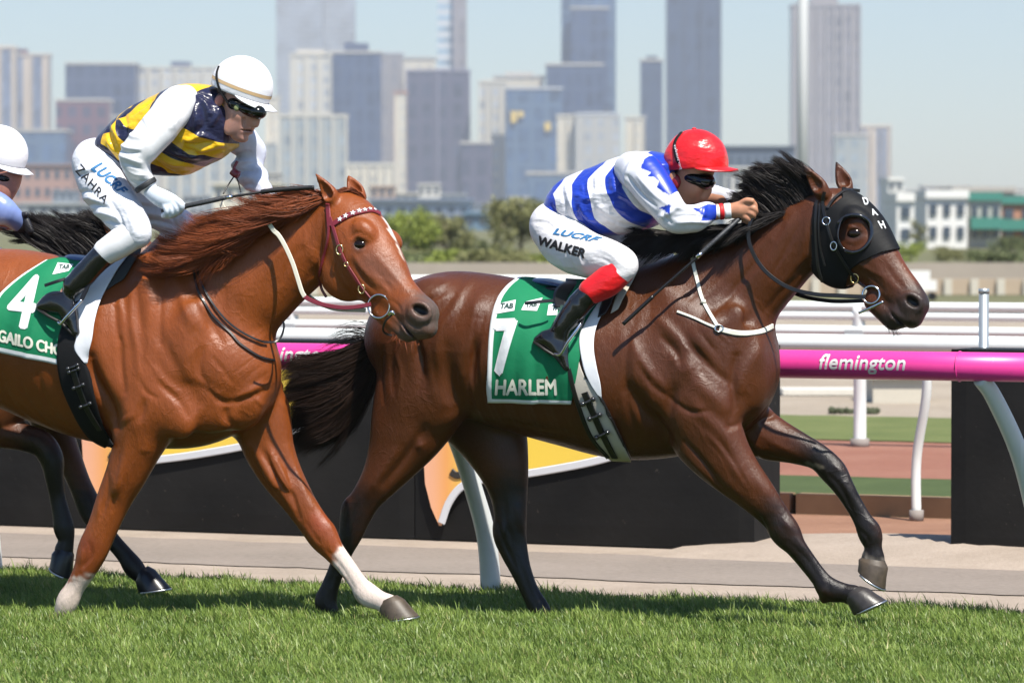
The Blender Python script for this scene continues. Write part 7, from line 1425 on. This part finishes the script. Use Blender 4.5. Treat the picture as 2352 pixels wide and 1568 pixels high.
# low road-side fences and wall beyond the course
def longwall(label, Y, z0, z1, col, name='wall', xs=(-60, 60), n=0):
    r = empty(name, (0, Y, 0)); tag(r, label, 'wall'); mb = MB(); mb.box(((xs[0]+xs[1])/2, 0, (z0+z1)/2), (xs[1]-xs[0], .3, z1-z0)); mb.build('panel', M(label[:24], col, .85, var=.2, nscale=.7), r)
    if n: mb = MB(); [mb.box((x, -.2, z1/2), (.18, .12, z1)) for x in np.linspace(xs[0], xs[1], n)]; o = mb.build('slat', CONC, r); o['kind'] = 'stuff'
    return r
longwall('long tan paling fence across the far side of the course', 95, 0, .36, (.42, .33, .24), 'paling_fence', (-60, 60), 200)
longwall('long grey-brown wall behind the paling fence', 120, 0, .47, (.34, .29, .24), 'boundary_wall', (-70, 70))
longwall('pale low wall by the far road', 70, 0, .2, (.50, .44, .36), 'boundary_wall', (-50, 50))
# a white van and signs in the far car park
vr = empty('box_van', at(2110, 650, 88)*np.array([1, 1, 0])); tag(vr, 'small white box van parked before the tan paling fence', 'van'); mb = MB(); mb.box((0, 0, .42), (.46, .3, .42)); mb.build('body', WALLW, vr); mb = MB(); mb.box((.3, 0, .32), (.14, .28, .22)); mb.build('cab', WALLW, vr); mb = MB(); [mb.tube([(x, -.17, .09), (x, .17, .09)], .09, 12) for x in (-.12, .28)]; mb.build('wheel', STRAPBLK, vr)
# pale light mast
c = at(1843, 480, 380); mr = empty('light_mast', (c[0], 380, 0)); tag(mr, 'tall pale mast rising past the grey tower at the right', 'mast'); mb = MB(); mb.tube([(0, 0, 0), (0, 0, 16), (0, 0, 36)], [.52, .50, .42], 14); mb.build('pole', M('mast_paint', (.55, .56, .56), .9), mr, smooth=True); mb = MB(); mb.box((0, 0, 36.3), (2.4, .5, 1.)); mb.build('lamp_head', MATS['mast_paint'], mr)
# ------------------------------------------------------------------ city skyline
def facade(name, wall, glass, sx, sz, fx=.5, fz=.55, rough=.35):
    """wall with a regular grid of window bays, in metres"""
    m, nt, b = new_mat(name); tc = node(nt, 'ShaderNodeTexCoord'); sp = node(nt, 'ShaderNodeSeparateXYZ'); link(nt, tc.outputs['Object'], sp.inputs[0])
    u = math_(nt, 'ADD', sp.outputs[0], sp.outputs[1]); a = math_(nt, 'LESS_THAN', math_(nt, 'FRACT', math_(nt, 'DIVIDE', u, sx)), fx); c = math_(nt, 'LESS_THAN', math_(nt, 'FRACT', math_(nt, 'DIVIDE', sp.outputs[2], sz)), fz)
    f = math_(nt, 'MULTIPLY', a, c); n = ramp(nt, noise(nt, .05, 4, .7), .35, .65); gl = mixc(nt, n, [x*.55 for x in glass], [min(1, x*1.9) for x in glass]); wl = mixc(nt, noise(nt, .03, 3), [x*.8 for x in wall], [min(1, x*1.15) for x in wall]); link(nt, mixc(nt, f, wl, gl), b.inputs['Base Color'])
    b.inputs['Roughness'].default_value = rough; b.inputs['Specular IOR Level'].default_value = .5; return m
fa = {
 'beige': facade('beige_tower', (.62, .52, .42), (.14, .17, .24), 14, 400, .5, 1.), 'navy': facade('navy_glass', (.07, .09, .16), (.03, .045, .09), 9, 13, .7, .75), 'red': facade('maroon_glass', (.16, .07, .09), (.05, .045, .08), 10, 12, .6, .6),
 'pale': facade('pale_flats', (.58, .55, .48), (.36, .38, .40), 9, 9, .5, .6), 'stripe': facade('striped_tower', (.52, .53, .54), (.15, .18, .23), 80, 4.2, 1., .5), 'blue': facade('blue_glass', (.055, .085, .16), (.025, .045, .10), 8, 14, .7, .8),
 'slate': facade('slate_glass', (.05, .075, .13), (.03, .045, .085), 9, 16, .75, .85), 'mauve': facade('mauve_stone', (.30, .27, .27), (.19, .18, .20), 7, 11, .5, .75), 'violet': facade('violet_glass', (.085, .08, .125), (.04, .045, .075), 11, 15, .6, .7), 'green': facade('green_glass', (.36, .38, .36), (.22, .26, .28), 9, 10, .55, .6),
 'sky': facade('sky_glass', (.09, .15, .24), (.045, .085, .16), 11, 14, .7, .75), 'cream': facade('cream_stone', (.66, .60, .48), (.45, .43, .38), 8, 8, .4, .5), 'white': facade('white_flats', (.64, .66, .68), (.22, .33, .42), 60, 9, 1., .45) }
PLANT = M('roof_plant', (.5, .47, .42), .8)
GLS = M('tower_window_glass', (.06, .08, .13), .12, spec=.9)
def tower(label, x0, x1, y0, D, mat, crown=None, cmat=None, ribs=0, rmat=None, rot=0.):
    A = at(x0, y0, D); B = at(x1, y0, D); w = B[0]-A[0]; h = A[2]; r = empty('tower', ((A[0]+B[0])/2, D, 0), rot); tag(r, label, 'skyscraper', 'towers of the city skyline'); d = w*.8
    mb = MB(); mb.box((0, d/2, h/2), (w, d, h)); mb.build('facade', fa[mat], r)
    for c in (crown or ()):       # x0, x1, top
        P = at(c[0], c[2], D); Q_ = at(c[1], c[2], D); mb = MB(); mb.box(((P[0]+Q_[0])/2-(A[0]+B[0])/2, d/2, h+(P[2]-h)/2), (Q_[0]-P[0], d*.6, max(2, P[2]-h))); mb.build('roof_plant', fa[cmat] if cmat else PLANT, r)
    mb = MB(); mb.box((0, d/2, h+.8), (w+1.5, d+1.5, 1.6)); mb.build('parapet', rmat or PLANT, r)
    if ribs: 
        for k in range(ribs+1): mb = MB(); mb.box((-w/2+w*k/ribs, -.8, h/2), (w*.03, 1.6, h*.995)); mb.build('pier', rmat or PLANT, r)
    return r
BEI = M('beige_pier', (.64, .54, .44), .8); CRM = M('cream_pier', (.62, .58, .48), .8); PALEB = M('pale_pier', (.5, .52, .55), .7)
T = tower; DD = 3000
T('beige tower with dark window strips at the far left edge', -30, 36, 112, DD, 'beige', [(-20, 30, 104)], None, 2, BEI); T('beige framed tower next to the left edge tower', 36, 112, 128, DD+60, 'beige', [(40, 60, 112)], 'red', 2, BEI)
T('broad dark blue office block left of the white cap', 150, 310, 148, DD, 'navy'); T('maroon glazed block below the broad blue one', 128, 250, 232, DD-150, 'red'); T('grey green low block right of the maroon one', 248, 335, 270, DD-140, 'green')
T('blue glass block at the left under the beige towers', -30, 150, 302, DD-200, 'sky')
T('pale ribbed apartment tower behind the white sleeve', 310, 500, 158, DD+40, 'pale', [(390, 432, 140)], 'navy', 6, CRM); T('cream sliver tower behind the white cap', 610, 642, 225, DD-60, 'cream', None, None, 2, CRM)
T('tall grey striped tower rising out of the picture', 634, 740, -60, DD+300, 'stripe', None, None, 0); T('second half of the tall striped tower, slightly darker', 743, 815, -60, DD+320, 'stripe')
T('grey block with a pale crown before the striped tower', 668, 760, 128, DD-20, 'pale', [(680, 745, 112)], None, 3, CRM); T('dark blue tower with a stepped roof', 757, 876, 122, DD+10, 'blue', [(790, 845, 98)], 'navy'); T('grey ribbed slab beside the dark blue tower', 876, 925, 124, DD+12, 'mauve', None, None, 4, PALEB)
T('cream roofed tower behind the violet one', 915, 1000, 136, DD+80, 'cream', [(930, 985, 130)]); T('broad violet glass tower in the middle', 934, 1078, 165, DD, 'violet', [(1000, 1040, 158)], 'violet', 2, M('violet_pier', (.2, .19, .26), .6)); T('very tall thin pale tower with balconies', 1040, 1072, -60, DD+340, 'mauve', None, None, 0); T('blue and white balcony stack of the thin tower', 1005, 1040, -60, DD+345, 'white')
T('pale green apartment block low at centre left', 640, 795, 268, DD-300, 'green', [(700, 740, 262)], None, 5, CRM); T('slim salmon tower beside the violet glass', 905, 935, 215, DD-40, 'cream', None, None, 1, BRICKR)
T('cream tower with vertical ribs left of the blue glass', 1100, 1162, 190, DD-30, 'pale', [(1110, 1155, 182)], None, 4, CRM); T('cream roofed block above the blue glass tower', 1135, 1250, 178, DD+60, 'cream', [(1160, 1225, 165)]); T('blue glass tower with yellow marks', 1162, 1290, 205, DD-80, 'sky', None, None, 0, PALEB)
T('hazy blue glass tower out of the picture top', 1290, 1415, -60, DD+300, 'sky'); T('dark inner face of the hazy blue tower', 1312, 1398, 20, DD+270, 'blue'); T('stepped grey blue block before the hazy tower', 1255, 1385, 150, DD+30, 'blue', [(1290, 1330, 144)], 'sky')
T('slim cream block left of the grey flats', 1280, 1325, 268, DD-250, 'cream', None, None, 2, CRM); T('grey white flats with fine windows', 1325, 1422, 264, DD-260, 'pale', [(1345, 1400, 258)], None, 8, PALEB); T('short cream block left of the red cap', 1437, 1481, 272, DD-240, 'cream', None, None, 2, CRM)
T('slim slate tower left of the darkest one', 1472, 1522, 140, DD, 'slate', [(1485, 1510, 128)], 'slate'); T('darkest slate glass skyscraper above the red cap', 1533, 1655, -60, DD+100, 'slate', None, None, 3, M('slate_pier', (.06, .08, .13), .5))
T('tall mauve stone tower at the right', 1822, 1975, 14, DD+50, 'mauve', None, None, 8, M('mauve_pier', (.34, .31, .31), .7)); T('narrow core on top of the mauve stone tower', 1862, 1925, -60, DD+90, 'mauve'); T('greenish glass block under the mauve tower', 1918, 1992, 312, DD-200, 'green'); T('beige slab right of the greenish glass', 1980, 2046, 292, DD-180, 'beige', None, None, 3, BEI)
T('low grey office right of the beige slab', 2046, 2110, 440, DD-400, 'pale'); T('low hazy block behind the white houses', 2120, 2220, 430, DD-350, 'mauve'); T('low hazy cream block at the right edge', 2250, 2400, 436, DD-300, 'cream')
T('low mixed block below the violet tower', 1060, 1130, 330, DD-350, 'violet'); T('pale low flats right of the dark blue tower', 795, 905, 380, DD-500, 'cream', None, None, 6, CRM); T('low grey block behind the bay rider\'s back', 1210, 1330, 400, DD-500, 'sky')
T('hazy low row behind the cream flats', 380, 640, 330, DD-100, 'green', None, None, 8, CRM); T('low pale row under the mauve tower', 1810, 1930, 430, DD-600, 'white')
ym = M('yellow_sign', (.7, .5, .12), .6)
for i, (x, y) in enumerate(((1258, 290), (1180, 268), (1196, 262))): 
    tw = [o for o in bpy.data.objects if o.get('label') == 'blue glass tower with yellow marks'][0]; c = at(x if x < 1285 else 1272, y, DD-82); mb = MB(); mb.box((c[0]-tw.location.x, -2.2, c[2]), (4.2, 1, [6, 8, 4][i])); mb.build('sign', ym, tw)
# ------------------------------------------------------------------ haze
hz_ = mesh('haze', [(x, y, z) for z in (-1.2, 420) for y in (-60, 4600) for x in (-1600, 1600)], [(0, 2, 3, 1), (4, 5, 7, 6), (0, 1, 5, 4), (2, 6, 7, 3), (0, 4, 6, 2), (1, 3, 7, 5)], None, None, False); tag(hz_, kind='stuff')
m = bpy.data.materials.new('haze'); m.use_nodes = True; nt = m.node_tree; nt.nodes.clear(); o_ = nt.nodes.new('ShaderNodeOutputMaterial'); v_ = nt.nodes.new('ShaderNodeVolumePrincipled')
v_.inputs['Color'].default_value = (.85, .90, .98, 1); v_.inputs['Density'].default_value = .00018; v_.inputs['Anisotropy'].default_value = .1; nt.links.new(v_.outputs[0], o_.inputs['Volume']); hz_.data.materials.append(m)
# ================================================================== turf blades
def grass(name, n, u0, u1, v0, v1, h0, h1, seed, w=.0028, dens=None):
    r = np.random.default_rng(seed); u = r.uniform(u0, u1, n); v = r.uniform(v0, v1, n)
    keep = v < (-.02+.03*np.sin(u*9)+.02*np.sin(u*31)+r.normal(size=n)*.02); u = u[keep]; v = v[keep]; n = len(u)
    P = np.stack([u, v, np.zeros(n)], 1); cl = (np.sin(u*7.3+v*5.1)+np.sin(u*3.1-v*8.7+1)+np.sin(u*17+v*13)*.6+np.sin(u*31-v*27+2)*.8+np.sin(u*53+v*41)*.7)/3.2
    h = r.uniform(h0, h1, n)*(1+.5*cl)*(1+.25*(r.uniform(size=n) > .93)); a = r.uniform(0, 6.283, n)
    lean = r.uniform(.1, .7, n)*h; la = a+r.normal(size=n)*.6; wind = np.array([-.15, .05])*h[:, None]
    tipx = np.cos(la)*lean+wind[:, 0]; tipy = np.sin(la)*lean+wind[:, 1]; wx = -np.sin(a); wy = np.cos(a); W = w*r.uniform(.6, 1.5, n)
    rows = []
    for t, ww in ((0, .8), (.45, 1.), (.8, .6)):
        c = np.stack([P[:, 0]+tipx*t**1.8, P[:, 1]+tipy*t**1.8, h*(t-.12*t*t)], 1); s_ = np.stack([wx, wy, np.zeros(n)], 1)*(W*ww)[:, None]; rows += [c-s_, c+s_]
    rows.append(np.stack([P[:, 0]+tipx, P[:, 1]+tipy, h*.86], 1)); V = FR.wor(np.stack(rows, 1).reshape(-1, 3)); b = (np.arange(n)*7)[:, None]
    F = np.concatenate([b+np.array([[0, 1, 3]]), b+np.array([[0, 3, 2]]), b+np.array([[2, 3, 5]]), b+np.array([[2, 5, 4]]), b+np.array([[4, 5, 6]])])
    tone = np.clip(.5+.34*cl+r.normal(size=n)*.22, 0, 1); dry = (r.uniform(size=n) > .955).astype(float)*1.
    o = mesh(name, V, F, GRM, None, False, attrs={'tone': np.repeat(tone, 7), 'dry': np.repeat(dry, 7)}); tag(o, kind='stuff'); return o
m, nt, b = new_mat('turf_blade'); GRM = m
a = node(nt, 'ShaderNodeAttribute', attribute_name='tone'); d = node(nt, 'ShaderNodeAttribute', attribute_name='dry')
c = mixc(nt, a.outputs['Fac'], (.075, .145, .022), (.27, .36, .075)); c = mixc(nt, d.outputs['Fac'], c, (.42, .40, .16)); link(nt, c, b.inputs['Base Color'])
b.inputs['Roughness'].default_value = .42; b.inputs['Specular IOR Level'].default_value = .4; b.inputs['Subsurface Weight'].default_value = 0
tr = node(nt, 'ShaderNodeBsdfTranslucent'); link(nt, c, tr.inputs[0]); mx = node(nt, 'ShaderNodeMixShader'); mx.inputs[0].default_value = .32
out_ = nt.nodes['Material Output']; link(nt, b.outputs[0], mx.inputs[1]); link(nt, tr.outputs[0], mx.inputs[2]); link(nt, mx.outputs[0], out_.inputs[0])
grass('turf_grass', 480000, -3.6, 3.8, -4.3, .06, .026, .060, 1, .0016)
grass('turf_grass', 14000, -3.6, 3.8, -4.3, .06, .045, .085, 5, .002)
grass('turf_grass', 26000, -9, -3.6, -4.5, .06, .03, .068, 2, .004); grass('turf_grass', 26000, 3.8, 9, -4.5, .06, .03, .068, 3, .004)
grass('turf_grass', 110000, -6, 8, -9.5, -4.2, .03, .068, 6, .0034)
